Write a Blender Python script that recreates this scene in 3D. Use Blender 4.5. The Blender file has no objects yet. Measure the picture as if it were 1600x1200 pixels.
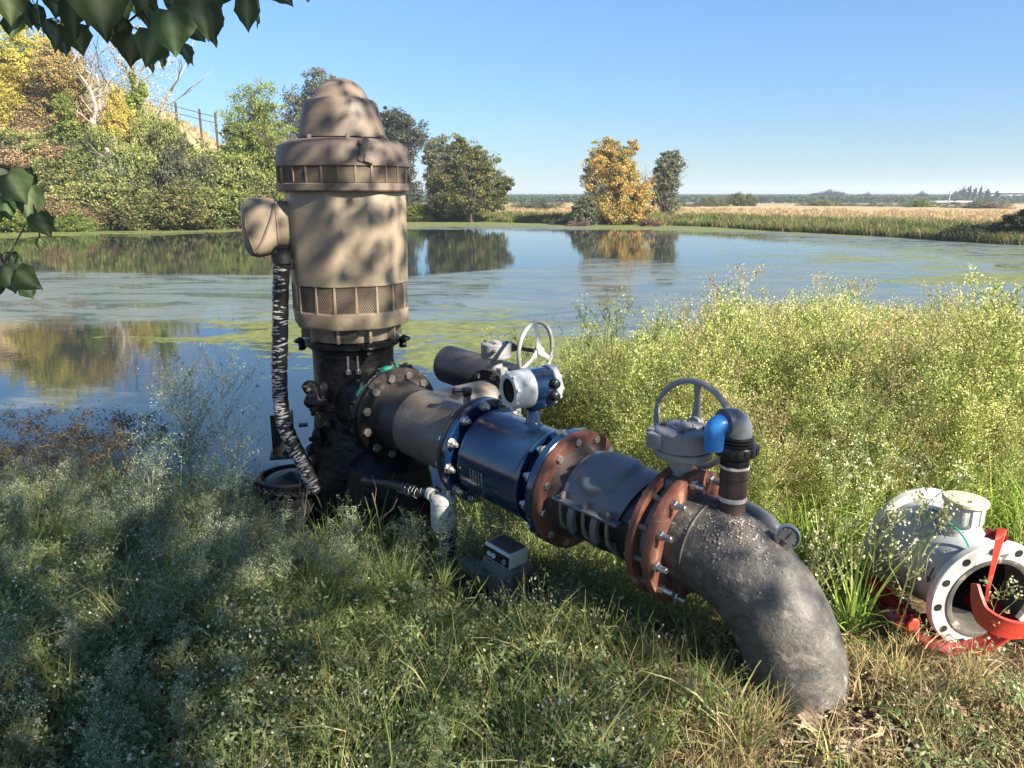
import bpy, bmesh, math, random
import numpy as np
from mathutils import Vector, Matrix, noise as mnoise
R = math.radians
random.seed(7); rng = np.random.default_rng(11)
scene = bpy.context.scene
COL = scene.collection

# ------------------------------------------------------------ camera, sky, sun, exposure
CAM = Vector((0, 0, 1.6)); PITCH = R(13.9)
cam_d = bpy.data.cameras.new('camera'); cam = bpy.data.objects.new('camera', cam_d); COL.objects.link(cam)
cam.location = CAM; cam.rotation_euler = (R(90) - PITCH, 0, 0)
cam_d.sensor_width = 36; cam_d.lens = 27.0; cam_d.clip_start = 0.05; cam_d.clip_end = 20000
scene.camera = cam
SUN_EL = 34.0; SUN_DIR = Vector((0.77, -0.64, 0)).normalized()          # horizontal direction towards the sun
az = math.atan2(SUN_DIR.x, SUN_DIR.y)                                   # clockwise from +Y
world = bpy.data.worlds.new('World'); scene.world = world; world.use_nodes = True
wn = world.node_tree.nodes; wl = world.node_tree.links
sky = wn.new('ShaderNodeTexSky'); sky.sky_type = 'NISHITA'; sky.sun_disc = False
sky.sun_elevation = R(SUN_EL); sky.sun_rotation = az
sky.altitude = 60; sky.air_density = 1.0; sky.dust_density = 0.15; sky.ozone_density = 4.0
bg = wn['Background']; bg.inputs['Strength'].default_value = 0.047
tint = wn.new('ShaderNodeMix'); tint.data_type = 'RGBA'; tint.blend_type = 'MULTIPLY'; tint.inputs[0].default_value = 1; tint.inputs[7].default_value = (0.82, 0.98, 1.16, 1)
wl.new(sky.outputs[0], tint.inputs[6]); wt = wn.new('ShaderNodeTexCoord'); wz = wn.new('ShaderNodeSeparateXYZ'); wl.new(wt.outputs['Generated'], wz.inputs[0])
wr = wn.new('ShaderNodeMapRange'); wr.interpolation_type = 'SMOOTHSTEP'; wr.inputs[1].default_value = -0.05; wr.inputs[2].default_value = 0.30; wr.inputs[3].default_value = 0.66; wr.inputs[4].default_value = 1.0; wl.new(wz.outputs[2], wr.inputs[0])
low = wn.new('ShaderNodeVectorMath'); low.operation = 'SCALE'; wl.new(tint.outputs[2], low.inputs[0]); wl.new(wr.outputs[0], low.inputs['Scale']); wl.new(low.outputs[0], bg.inputs[0])
sd = bpy.data.lights.new('sun', 'SUN'); sd.energy = 5.0; sd.angle = R(0.53); sd.color = (1.0, 0.93, 0.80)
sun = bpy.data.objects.new('sun', sd); COL.objects.link(sun)
sv = Vector((SUN_DIR.x * math.cos(R(SUN_EL)), SUN_DIR.y * math.cos(R(SUN_EL)), math.sin(R(SUN_EL))))
sun.rotation_euler = sv.to_track_quat('Z', 'Y').to_euler(); sun.location = (20, -15, 30)
scene.view_settings.view_transform = 'Standard'; scene.view_settings.look = 'None'
scene.view_settings.exposure = 1.85; scene.view_settings.gamma = 1.0
scene.view_settings.use_curve_mapping = False
scene.cycles.max_bounces = 5; scene.cycles.diffuse_bounces = 3; scene.cycles.glossy_bounces = 3; scene.cycles.volume_bounces = 0; scene.cycles.sample_clamp_indirect = 6; scene.cycles.transparent_max_bounces = 8
scene.cycles.use_denoising = True

def at(px, py, depth):
    """photo pixel (1600x1200) and depth along the optical axis -> world point"""
    r = (px - 800) / 1200; u = (600 - py) / 1200
    c, s = math.cos(PITCH), math.sin(PITCH)
    return CAM + Vector((r * depth, depth * (c + u * s), depth * (-s + u * c)))
def ray_z(px, py, z):
    """point on the plane z seen at a photo pixel"""
    d = at(px, py, 1.0) - CAM
    return CAM + d * ((z - CAM.z) / d.z)
def far_x(px, Y, z=0.0):
    depth = Y * math.cos(PITCH) - (z - CAM.z) * math.sin(PITCH)
    return (px - 800) / 1200 * depth
def far_z(py, Y):
    u = (600 - py) / 1200; c, s = math.cos(PITCH), math.sin(PITCH)
    return CAM.z + Y * (u * c - s) / (c + u * s)

# ------------------------------------------------------------ tagging and objects
def tag(o, label=None, cat=None, group=None, kind=None):
    if label: o['label'] = label
    if cat: o['category'] = cat
    if group: o['group'] = group
    if kind: o['kind'] = kind
    return o
def thing(name, label, cat, loc=(0, 0, 0), group=None, rz=0.0):
    o = bpy.data.objects.new(name, None); COL.objects.link(o); o.location = loc; o.rotation_euler = (0, 0, rz)
    o.empty_display_size = 0.1
    return tag(o, label, cat, group)
def link(name, me, parent=None, mat=None):
    o = bpy.data.objects.new(name, me); COL.objects.link(o)
    if parent: o.parent = parent
    if mat and not me.materials: me.materials.append(mat)
    return o
def copy_part(src, parent, mw):
    o = src.copy(); COL.objects.link(o); o.parent = parent; o.matrix_local = mw
    return o
def root_loc(p):
    v = Vector((0, 0, 0))
    while p is not None:
        v = v + Vector(p.location); p = p.parent
    return v

def frame(origin, zdir, up=(0, 0, 1)):
    z = Vector(zdir).normalized(); up = Vector(up)
    if abs(z.dot(up.normalized())) > 0.98: up = Vector((0, 1, 0))
    x = up.cross(z).normalized(); y = z.cross(x)
    m = Matrix((x, y, z)).transposed().to_4x4(); m.translation = Vector(origin)
    return m

class MB:
    """mesh builder in world coordinates; build() makes them relative to the parent thing"""
    def __init__(s): s.v = []; s.f = []
    def add(s, vs, fs, M=None):
        n = len(s.v)
        s.v += [(M @ Vector(p)) if M is not None else Vector(p) for p in vs]
        s.f += [tuple(i + n for i in f) for f in fs]
        return s
    def box(s, c, size, rot=None, bev=0.0, M=None, taper=1.0):
        bm = bmesh.new(); bmesh.ops.create_cube(bm, size=1.0)
        for v in bm.verts:
            k = taper if v.co.z > 0 else 1.0
            v.co = Vector((v.co.x * size[0] * k, v.co.y * size[1] * k, v.co.z * size[2]))
        if bev > 0: bmesh.ops.bevel(bm, geom=bm.edges[:], offset=bev, segments=2, affect='EDGES', profile=0.6)
        T = Matrix.Translation(Vector(c)) @ (rot.to_4x4() if rot else Matrix.Identity(4))
        if M is not None: T = M @ T
        bm.verts.index_update()
        s.add([v.co for v in bm.verts], [[v.index for v in f.verts] for f in bm.faces], T); bm.free()
        return s
    def lathe(s, prof, M, n=48, cap0=True, cap1=True, a0=0.0, a1=2 * math.pi, rf=None):
        """prof: list of (radius, height along local z)"""
        full = abs(a1 - a0 - 2 * math.pi) < 1e-6
        m = n if full else n + 1
        vs = []
        for (r, h) in prof:
            for i in range(m):
                a = a0 + (a1 - a0) * i / n
                k = rf(a) if rf else 1.0
                vs.append((r * k * math.cos(a), r * k * math.sin(a), h))
        fs = []
        for j in range(len(prof) - 1):
            for i in range(n):
                i2 = (i + 1) % m if full else i + 1
                fs.append((j * m + i, j * m + i2, (j + 1) * m + i2, (j + 1) * m + i))
        if full and cap0 and prof[0][0] > 1e-6: fs.append(tuple(reversed(range(m))))
        if full and cap1 and prof[-1][0] > 1e-6: fs.append(tuple((len(prof) - 1) * m + i for i in range(m)))
        return s.add(vs, fs, M)
    def cyl(s, p0, p1, r0, r1=None, n=16, bev=0.0):
        p0, p1 = Vector(p0), Vector(p1); L = (p1 - p0).length; r1 = r0 if r1 is None else r1
        M = frame(p0, p1 - p0)
        if bev: pr = [(r0 - bev, 0), (r0, bev), (r1, L - bev), (r1 - bev, L)]
        else: pr = [(r0, 0), (r1, L)]
        return s.lathe(pr, M, n)
    def tube(s, path, rad, n=12, caps=True, squash=None):
        path = [Vector(p) for p in path]; k = len(path)
        if not hasattr(rad, '__len__'): rad = [rad] * k
        t0 = (path[1] - path[0]).normalized()
        ref = Vector((0, 0, 1)) if abs(t0.z) < 0.9 else Vector((1, 0, 0))
        x = ref.cross(t0).normalized(); vs = []
        for i, p in enumerate(path):
            t = (path[min(i + 1, k - 1)] - path[max(i - 1, 0)]).normalized()
            x = (x - t * x.dot(t)).normalized(); y = t.cross(x)
            for j in range(n):
                a = 2 * math.pi * j / n
                vs.append(p + (x * math.cos(a) + y * math.sin(a)) * rad[i])
        fs = [(i * n + j, i * n + (j + 1) % n, (i + 1) * n + (j + 1) % n, (i + 1) * n + j) for i in range(k - 1) for j in range(n)]
        if caps: fs.append(tuple(reversed(range(n)))); fs.append(tuple((k - 1) * n + j for j in range(n)))
        return s.add(vs, fs)
    def torus(s, c, normal, Rm, r, n=40, m=10, a0=0, a1=2 * math.pi):
        M = frame(c, normal); full = abs(a1 - a0 - 2 * math.pi) < 1e-6; k = n if full else n + 1
        vs = []
        for i in range(k):
            a = a0 + (a1 - a0) * i / n
            for j in range(m):
                b = 2 * math.pi * j / m
                vs.append(((Rm + r * math.cos(b)) * math.cos(a), (Rm + r * math.cos(b)) * math.sin(a), r * math.sin(b)))
        fs = [(i * m + j, ((i + 1) % k) * m + j, ((i + 1) % k) * m + (j + 1) % m, i * m + (j + 1) % m) for i in range(n) for j in range(m)]
        return s.add(vs, fs, M)
    def ball(s, c, r, n=12, sc=(1, 1, 1)):
        prof = [(max(1e-4, r * math.sin(math.pi * i / n)), -r * math.cos(math.pi * i / n)) for i in range(n + 1)]
        return s.lathe(prof, Matrix.Translation(Vector(c)) @ Matrix.Diagonal((*sc, 1)), n * 2)
    def lump(s, c, r, seed, amp=0.3, n=10, sc=(1, 1, 1)):
        k0 = len(s.v); s.ball(c, r, n, sc); c = Vector(c)
        for i in range(k0, len(s.v)):
            d = s.v[i] - c
            f = 1 + amp * mnoise.noise(d * (2.2 / r) * 0.6 + Vector((seed * 7.3, 0, 0)))
            s.v[i] = c + d * f
        return s
    def build(s, name, mat, parent=None, smooth=35, jitter=0.0, sub=0):
        off = root_loc(parent) if parent else Vector((0, 0, 0))
        me = bpy.data.meshes.new(name)
        me.from_pydata([tuple(p - off) for p in s.v], [], s.f); me.update()
        bm = bmesh.new(); bm.from_mesh(me)
        bmesh.ops.recalc_face_normals(bm, faces=bm.faces[:]); bm.to_mesh(me); bm.free()
        if smooth:
            me.polygons.foreach_set('use_smooth', [True] * len(me.polygons))
            me.set_sharp_from_angle(angle=R(smooth))
        o = link(name, me, parent, mat)
        return o

def np_mesh(name, V, F, cols=None, mat=None, smooth=False, mats=None, midx=None):
    """V (n,3) float, F (m,k) int"""
    me = bpy.data.meshes.new(name); V = np.asarray(V, dtype=np.float32); F = np.asarray(F, dtype=np.int32)
    me.vertices.add(len(V)); me.vertices.foreach_set('co', V.ravel())
    k = F.shape[1]; me.loops.add(F.size); me.loops.foreach_set('vertex_index', F.ravel())
    me.polygons.add(len(F)); me.polygons.foreach_set('loop_start', np.arange(0, F.size, k, dtype=np.int32))
    if cols is not None:
        at_ = me.color_attributes.new('Col', 'FLOAT_COLOR', 'POINT')
        c4 = np.ones((len(V), 4), dtype=np.float32); c4[:, :3] = cols; at_.data.foreach_set('color', c4.ravel())
    for m_ in (mats or ([mat] if mat else [])): me.materials.append(m_)
    if midx is not None: me.polygons.foreach_set('material_index', np.asarray(midx, dtype=np.int32))
    me.update(calc_edges=True); me.validate()
    if smooth: me.polygons.foreach_set('use_smooth', np.ones(len(me.polygons), dtype=bool))
    return me

# ------------------------------------------------------------ materials
def new_mat(name):
    m = bpy.data.materials.new(name); m.use_nodes = True
    nt = m.node_tree; return m, nt, nt.nodes, nt.links, nt.nodes['Principled BSDF']
def ramp(nodes, stops, interp='LINEAR'):
    r = nodes.new('ShaderNodeValToRGB'); r.color_ramp.interpolation = interp
    e = r.color_ramp.elements
    while len(e) < len(stops): e.new(0.5)
    for i, (p, c) in enumerate(stops):
        e[i].position = p; e[i].color = (*c, 1) if len(c) == 3 else c
    return r
def nz(nodes, links, scale, detail=4, rough=0.55, vec=None, dist=0.0):
    n = nodes.new('ShaderNodeTexNoise'); n.inputs['Scale'].default_value = scale
    n.inputs['Detail'].default_value = detail; n.inputs['Roughness'].default_value = rough
    n.inputs['Distortion'].default_value = dist
    if vec: links.new(vec, n.inputs['Vector'])
    return n
def mixc(nodes, links, fac, a, b, mode='MIX'):
    m = nodes.new('ShaderNodeMix'); m.data_type = 'RGBA'; m.blend_type = mode
    for s_, val in ((m.inputs[0], fac), (m.inputs[6], a), (m.inputs[7], b)):
        if hasattr(val, 'is_linked') or hasattr(val, 'links'): links.new(val, s_)
        elif isinstance(val, (int, float)): s_.default_value = val
        else: s_.default_value = (*val, 1)
    return m.outputs[2]
def mth(nodes, links, op, a, b=None, clamp=False):
    m = nodes.new('ShaderNodeMath'); m.operation = op; m.use_clamp = clamp
    for s_, val in ((m.inputs[0], a), (m.inputs[1], b)):
        if val is None: continue
        if isinstance(val, (int, float)): s_.default_value = val
        else: links.new(val, s_)
    return m.outputs[0]
def pmat(name, c1, c2=None, scale=6, rough=0.5, metal=0.0, bump=0.0, bscale=40, splotch=None, sp_scale=9, sp_th=(0.58, 0.64),
         coat=0.0, dust=None, rvar=0.15, spec=0.5, dist=0.0, stretch=None, fine=0.0):
    m, nt, N, L, P = new_mat(name)
    tc = N.new('ShaderNodeTexCoord'); vec = tc.outputs['Object']
    if stretch:
        mp = N.new('ShaderNodeMapping'); mp.inputs['Scale'].default_value = stretch; L.new(vec, mp.inputs[0]); vec = mp.outputs[0]
    c2 = c2 or tuple(x * 0.72 for x in c1)
    n1 = nz(N, L, scale, 6, 0.6, vec, dist)
    r1 = ramp(N, [(0.32, c2), (0.66, c1)]); L.new(n1.outputs[0], r1.inputs[0]); col = r1.outputs[0]
    if splotch:
        n2 = nz(N, L, sp_scale, 8, 0.65, vec, 0.4)
        r2 = ramp(N, [(sp_th[0], (0, 0, 0)), (sp_th[1], (1, 1, 1))]); L.new(n2.outputs[0], r2.inputs[0])
        col = mixc(N, L, r2.outputs[0], col, splotch)
    if dust:                                                             # settled dust on up-facing surfaces
        ge = N.new('ShaderNodeNewGeometry'); sx = N.new('ShaderNodeSeparateXYZ'); L.new(ge.outputs['Normal'], sx.inputs[0])
        n3 = nz(N, L, 14, 6, 0.6, vec)
        f = mth(N, L, 'MULTIPLY', mth(N, L, 'ADD', sx.outputs[2], -0.25, True), mth(N, L, 'MULTIPLY', n3.outputs[0], 1.2), True)
        col = mixc(N, L, f, col, dust)
    if fine > 0:
        n5 = nz(N, L, 160, 3, 0.6, vec)
        col = mixc(N, L, fine, col, mixc(N, L, n5.outputs[0], (0, 0, 0), (1, 1, 1)), 'OVERLAY')
    L.new(col, P.inputs['Base Color'])
    rr = N.new('ShaderNodeMapRange'); rr.inputs[3].default_value = max(0.02, rough - rvar); rr.inputs[4].default_value = min(1, rough + rvar)
    n4 = nz(N, L, scale * 2.3, 5, 0.6, vec); L.new(n4.outputs[0], rr.inputs[0]); L.new(rr.outputs[0], P.inputs['Roughness'])
    P.inputs['Metallic'].default_value = metal; P.inputs['Coat Weight'].default_value = coat
    P.inputs['Specular IOR Level'].default_value = spec
    if bump:
        b = N.new('ShaderNodeBump'); b.inputs['Strength'].default_value = min(1, bump); b.inputs['Distance'].default_value = 0.01
        nb = nz(N, L, bscale, 6, 0.6, vec); L.new(nb.outputs[0], b.inputs['Height']); L.new(b.outputs[0], P.inputs['Normal'])
    return m

M = {}
M['tan'] = pmat('tan_paint', (0.268, 0.210, 0.146), (0.222, 0.174, 0.120), 3, 0.45, bump=0.12, bscale=90, dust=(0.20, 0.15, 0.105), splotch=(0.17, 0.125, 0.083), sp_scale=4.5, sp_th=(0.56, 0.74), fine=0.12)
M['tan_shade'] = pmat('weathered_tan_paint_shade', (0.158, 0.120, 0.090), (0.115, 0.086, 0.064), 4, 0.58, bump=0.08, bscale=60, dust=(0.21, 0.165, 0.12), splotch=(0.085, 0.06, 0.042), sp_scale=7, sp_th=(0.56, 0.72), fine=0.14)  # tan paint darkened as tree shade on the motor top, plus dust and stains
M['screen'] = pmat('screen_wire', (0.23, 0.172, 0.118), (0.15, 0.11, 0.078), 20, 0.6)
M['cavity'] = pmat('hollow_shade_dark', (0.065, 0.050, 0.037), (0.03, 0.024, 0.018), 12, 0.8)  # dark colour stands in for shade inside the vents and shaft window
M['grease'] = pmat('oily_black_grease', (0.009, 0.0085, 0.009), (0.004, 0.004, 0.0045), 9, 0.38, bump=0.8, spec=0.35, bscale=24, splotch=(0.030, 0.025, 0.020), sp_scale=16, sp_th=(0.62, 0.72), rvar=0.2)
M['drum'] = pmat('black_coated_steel', (0.014, 0.013, 0.014), (0.006, 0.006, 0.007), 9, 0.6, bump=0.5, bscale=30, dust=(0.05, 0.045, 0.045))
M['pipe_black'] = pmat('black_pipe_coating', (0.022, 0.020, 0.020), (0.010, 0.010, 0.011), 7, 0.5, bump=0.25, bscale=40, dust=(0.075, 0.062, 0.05), splotch=(0.06, 0.05, 0.042), sp_scale=8)
M['pipe_far'] = pmat('weathered_dark_pipe', (0.055, 0.042, 0.036), (0.02, 0.02, 0.024), 5, 0.45, bump=0.2, bscale=40, dust=(0.12, 0.10, 0.085), splotch=(0.03, 0.035, 0.05), sp_scale=4)
M['pipe_brown'] = pmat('muddy_steel_pipe', (0.185, 0.142, 0.108), (0.115, 0.086, 0.068), 5, 0.5, bump=0.3, bscale=60, splotch=(0.18, 0.165, 0.145), sp_scale=7, sp_th=(0.56, 0.66), dust=(0.22, 0.18, 0.14), fine=0.1)
M['pipe_grey'] = pmat('grey_paint_pipe', (0.24, 0.22, 0.19), (0.13, 0.11, 0.09), 6, 0.5, bump=0.2, bscale=50, splotch=(0.085, 0.06, 0.045), sp_scale=6)
M['old_mud'] = pmat('pink_brown_mud_crust', (0.17, 0.13, 0.105), (0.055, 0.04, 0.033), 9, 0.85, bump=0.8, bscale=30, splotch=(0.05, 0.035, 0.03), sp_scale=10, sp_th=(0.5, 0.56))
M['green_paint'] = pmat('green_paint', (0.02, 0.30, 0.16), (0.012, 0.17, 0.10), 14, 0.4)
M['blue'] = pmat('dark_blue_enamel', (0.006, 0.024, 0.070), (0.004, 0.018, 0.056), 3, 0.16, coat=0.6, rvar=0.06, bump=0.02, bscale=20, dust=(0.03, 0.06, 0.11))
M['white'] = pmat('white_plastic', (0.62, 0.62, 0.60), (0.50, 0.50, 0.47), 8, 0.4, bump=0.02)
M['glass_dark'] = pmat('dark_display_glass', (0.012, 0.018, 0.016), (0.008, 0.012, 0.012), 5, 0.08, rvar=0.03)
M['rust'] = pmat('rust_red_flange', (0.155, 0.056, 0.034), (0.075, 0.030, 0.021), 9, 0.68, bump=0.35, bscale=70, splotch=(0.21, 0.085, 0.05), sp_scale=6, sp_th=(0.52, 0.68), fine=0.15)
M['rust_dark'] = pmat('rust_dark_hub', (0.085, 0.052, 0.040), (0.028, 0.021, 0.018), 8, 0.6, bump=0.35, bscale=50, splotch=(0.13, 0.09, 0.07), sp_scale=9)
M['rust_lit'] = pmat('rust_flange_sunlit', (0.22, 0.075, 0.045), (0.11, 0.042, 0.028), 9, 0.7, bump=0.4, bscale=70, splotch=(0.32, 0.19, 0.13), sp_scale=12, sp_th=(0.58, 0.68), fine=0.15)  # flange rust brightened in colour where sun falls on the front pair
M['rubber'] = pmat('black_rubber_sleeve', (0.018, 0.018, 0.020), (0.009, 0.009, 0.011), 7, 0.42, bump=0.1, bscale=30, dust=(0.05, 0.05, 0.05))
M['saddle'] = pmat('grey_cast_saddle', (0.155, 0.158, 0.165), (0.10, 0.10, 0.105), 5, 0.4, bump=0.12, bscale=60, dust=(0.19, 0.19, 0.195), splotch=(0.12, 0.095, 0.075), sp_scale=6, sp_th=(0.62, 0.7))
M['zinc'] = pmat('zinc_plated_bolt', (0.62, 0.61, 0.58), (0.42, 0.40, 0.36), 30, 0.3, metal=0.85)
M['dull_bolt'] = pmat('dull_painted_bolt', (0.27, 0.24, 0.20), (0.13, 0.11, 0.085), 30, 0.55, metal=0.3)
M['gearbox'] = pmat('light_grey_casting', (0.29, 0.285, 0.28), (0.20, 0.197, 0.192), 7, 0.5, bump=0.15, bscale=70, splotch=(0.16, 0.12, 0.08), sp_scale=16, sp_th=(0.66, 0.72), dust=(0.27, 0.26, 0.25))
M['wheel'] = pmat('grey_handwheel_paint', (0.33, 0.325, 0.31), (0.24, 0.235, 0.225), 9, 0.5, splotch=(0.13, 0.08, 0.055), sp_scale=14, sp_th=(0.62, 0.67), bump=0.1)
M['elbow'] = pmat('rough_grey_steel', (0.112, 0.100, 0.086), (0.050, 0.047, 0.044), 11, 0.60, bump=0.75, bscale=34, splotch=(0.19, 0.165, 0.145), sp_scale=17, sp_th=(0.57, 0.64), fine=0.7, dist=2.2)
M['scale_rust'] = pmat('flaking_rust_scale', (0.46, 0.40, 0.36), (0.17, 0.10, 0.07), 25, 0.9, bump=0.8, bscale=60)
M['riser'] = pmat('brown_rusted_nipple', (0.075, 0.045, 0.035), (0.035, 0.022, 0.018), 12, 0.6, bump=0.3)
M['tape_white'] = pmat('thread_tape', (0.66, 0.60, 0.54), (0.5, 0.44, 0.38), 20, 0.6)
M['black_plastic'] = pmat('black_plastic', (0.020, 0.020, 0.021), (0.011, 0.011, 0.012), 12, 0.32, splotch=(0.24, 0.22, 0.19), sp_scale=9, sp_th=(0.66, 0.70))
M['grey_pvc'] = pmat('grey_pvc_scuffed', (0.17, 0.18, 0.20), (0.08, 0.085, 0.095), 8, 0.35, splotch=(0.46, 0.42, 0.37), sp_scale=10, sp_th=(0.60, 0.66))
M['blue_pvc'] = pmat('bright_blue_plastic', (0.035, 0.24, 0.60), (0.028, 0.19, 0.50), 9, 0.35, splotch=(0.2, 0.4, 0.6), sp_scale=22, sp_th=(0.7, 0.76))
M['cap_dark'] = pmat('black_cap', (0.012, 0.012, 0.014), None, 12, 0.4)
M['conduit'] = pmat('black_taped_conduit', (0.016, 0.016, 0.018), (0.009, 0.009, 0.010), 10, 0.45, bump=0.2)
M['tape_torn'] = pmat('torn_silver_tape', (0.42, 0.40, 0.38), (0.24, 0.22, 0.21), 14, 0.45)
M['cbody'] = pmat('dirty_white_casting', (0.60, 0.59, 0.55), (0.42, 0.41, 0.37), 16, 0.55, splotch=(0.10, 0.08, 0.06), sp_scale=14, sp_th=(0.60, 0.66), bump=0.1)
M['register'] = pmat('cream_plastic', (0.68, 0.68, 0.60), (0.58, 0.58, 0.50), 10, 0.5)
M['register_top'] = pmat('dusty_grey_glass', (0.13, 0.105, 0.09), (0.09, 0.075, 0.065), 20, 0.5, fine=0.15)
M['galv'] = pmat('weathered_galvanised', (0.23, 0.225, 0.205), (0.13, 0.125, 0.11), 12, 0.55, metal=0.25, splotch=(0.10, 0.08, 0.06), sp_scale=18)
M['meter_white'] = pmat('chalky_white_paint', (0.56, 0.56, 0.53), (0.42, 0.42, 0.39), 8, 0.5, splotch=(0.12, 0.10, 0.085), sp_scale=22, sp_th=(0.60, 0.65), bump=0.05, fine=0.05)
M['meter_grey'] = pmat('faded_grey_white_barrel', (0.36, 0.38, 0.39), (0.27, 0.285, 0.30), 5, 0.5, splotch=(0.16, 0.14, 0.12), sp_scale=16, sp_th=(0.61, 0.67))
M['lid'] = pmat('yellowed_plastic_lid', (0.56, 0.52, 0.33), (0.47, 0.43, 0.27), 9, 0.45)
M['liner'] = pmat('dirty_dark_liner', (0.11, 0.10, 0.09), (0.04, 0.035, 0.03), 9, 0.6, bump=0.3, splotch=(0.25, 0.22, 0.18), sp_scale=12)
M['hollow_shade_black'] = pmat('hollow_shade_black', (0.006, 0.006, 0.006), None, 8, 0.8)  # shade of the bore and the flat bolt-hole discs, painted black
M['red'] = pmat('faded_red_paint', (0.62, 0.065, 0.035), (0.42, 0.04, 0.025), 8, 0.45, splotch=(0.55, 0.20, 0.12), sp_scale=12, sp_th=(0.6, 0.7), bump=0.15)
M['red_dark'] = pmat('dark_red_paint', (0.22, 0.012, 0.018), (0.11, 0.008, 0.012), 8, 0.35, splotch=(0.40, 0.14, 0.12), sp_scale=16, sp_th=(0.62, 0.68))
M['green_wire'] = pmat('green_wire', (0.02, 0.36, 0.24), None, 12, 0.4)
M['ink'] = pmat('black_print', (0.03, 0.028, 0.026), None, 12, 0.6)
M['silver_print'] = pmat('silver_print', (0.50, 0.50, 0.50), None, 12, 0.4, metal=0.4)
M['gauge_face'] = pmat('gauge_face', (0.34, 0.34, 0.32), (0.22, 0.22, 0.21), 25, 0.3)
M['steel'] = pmat('brushed_steel', (0.52, 0.52, 0.51), (0.38, 0.38, 0.37), 20, 0.3, metal=0.9)
M['post'] = pmat('dark_timber_post', (0.07, 0.05, 0.035), (0.035, 0.025, 0.02), 8, 0.8)
M['bark_pale'] = pmat('pale_bark', (0.31, 0.27, 0.225), (0.17, 0.14, 0.11), 2, 0.85, bump=0.5, bscale=12)
M['bark'] = pmat('brown_bark', (0.11, 0.085, 0.062), (0.055, 0.042, 0.03), 3, 0.9, bump=0.8, bscale=12)
M['far_white'] = pmat('far_white_roof', (0.7, 0.7, 0.7), None, 3, 0.6)
M['far_wall'] = pmat('far_grey_wall', (0.35, 0.36, 0.38), None, 3, 0.7)
M['concrete'] = pmat('old_concrete', (0.20, 0.18, 0.155), (0.12, 0.105, 0.09), 6, 0.85, bump=0.6)

def foliage_mat(name, trans=0.35, rough=0.55, var=0.35, spec=0.3, bright=1.0):
    m, nt, N, L, P = new_mat(name)
    ca = N.new('ShaderNodeVertexColor'); ca.layer_name = 'Col'
    oi = N.new('ShaderNodeObjectInfo')
    rr = N.new('ShaderNodeMapRange'); rr.inputs[3].default_value = bright * (1 - var); rr.inputs[4].default_value = bright * (1 + var)
    L.new(oi.outputs['Random'], rr.inputs[0])
    hs = N.new('ShaderNodeHueSaturation'); L.new(ca.outputs[0], hs.inputs['Color']); L.new(rr.outputs[0], hs.inputs['Value'])
    r2 = N.new('ShaderNodeMapRange'); r2.inputs[3].default_value = 0.485; r2.inputs[4].default_value = 0.515
    f = mth(N, L, 'FRACT', mth(N, L, 'MULTIPLY', oi.outputs['Random'], 17.31)); L.new(f, r2.inputs[0]); L.new(r2.outputs[0], hs.inputs['Hue'])
    L.new(hs.outputs[0], P.inputs['Base Color']); P.inputs['Roughness'].default_value = rough
    P.inputs['Specular IOR Level'].default_value = spec
    if trans > 0:
        t = N.new('ShaderNodeBsdfTranslucent'); L.new(hs.outputs[0], t.inputs['Color'])
        mx = N.new('ShaderNodeMixShader'); mx.inputs[0].default_value = trans
        L.new(P.outputs[0], mx.inputs[1]); L.new(t.outputs[0], mx.inputs[2])
        L.new(mx.outputs[0], N['Material Output'].inputs['Surface'])
    return m
M['foliage'] = foliage_mat('foliage', 0.35)
M['weed'] = foliage_mat('weed_foliage', 0.42, var=0.25, bright=1.5)
M['canopy'] = foliage_mat('canopy_leaf', 0.5, var=0.1)
M['dry_leaf'] = foliage_mat('dry_leaf', 0.2, var=0.3, rough=0.8)

M['hot_volute'] = M['grease']
HAZE = True
if HAZE:
    hm = bpy.data.materials.new('haze_air'); hm.use_nodes = True; hn = hm.node_tree.nodes; hn.remove(hn['Principled BSDF'])
    pv = hn.new('ShaderNodeVolumePrincipled'); pv.inputs['Color'].default_value = (0.80, 0.88, 1.0, 1); pv.inputs['Density'].default_value = 0.0005; pv.inputs['Anisotropy'].default_value = 0.2
    hm.node_tree.links.new(pv.outputs[0], hn['Material Output'].inputs['Volume'])
    hb = MB(); hb.add([(x_, y_, z_) for x_ in (-2200, 2200) for y_ in (-60, 2600) for z_ in (-4.2, 24)], [(0, 1, 3, 2), (4, 6, 7, 5), (0, 4, 5, 1), (2, 3, 7, 6), (0, 2, 6, 4), (1, 5, 7, 3)])
    tag(hb.build('haze', hm, smooth=0), kind='stuff')
# ------------------------------------------------------------ ground sheet, water
WATER_Z = -0.9
FAR = [(-4, 22), (-2, 36), (-1.2, 46), (-0.647, 53), (-0.405, 57), (-0.307, 62), (-0.13, 74), (-0.03, 73), (0.065, 67), (0.21, 64), (0.32, 56),
       (0.437, 49), (0.55, 43), (0.647, 40), (0.9, 33), (1.6, 24), (3, 16)]
FQ = np.array([f[0] for f in FAR]); FY = np.array([f[1] for f in FAR])
HQ = np.array([-3, -1.2, -0.65, -0.52, -0.447, -0.405, -0.365, -0.335, -0.307, -0.27, -0.22, 0.0]); HH = np.array([15, 15, 14, 12.6, 10.4, 9.0, 7.0, 5.2, 3.6, 1.6, 0.2, 0.0])
def sstep(t): t = np.clip(t, 0, 1); return t * t * (3 - 2 * t)
def near_shore(x): return 5.5 + 3.9 * sstep((x + 0.2) / 3.2) + 0.25 * np.sin(x * 1.7) + 0.12 * np.sin(x * 4.1 + 1)
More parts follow.
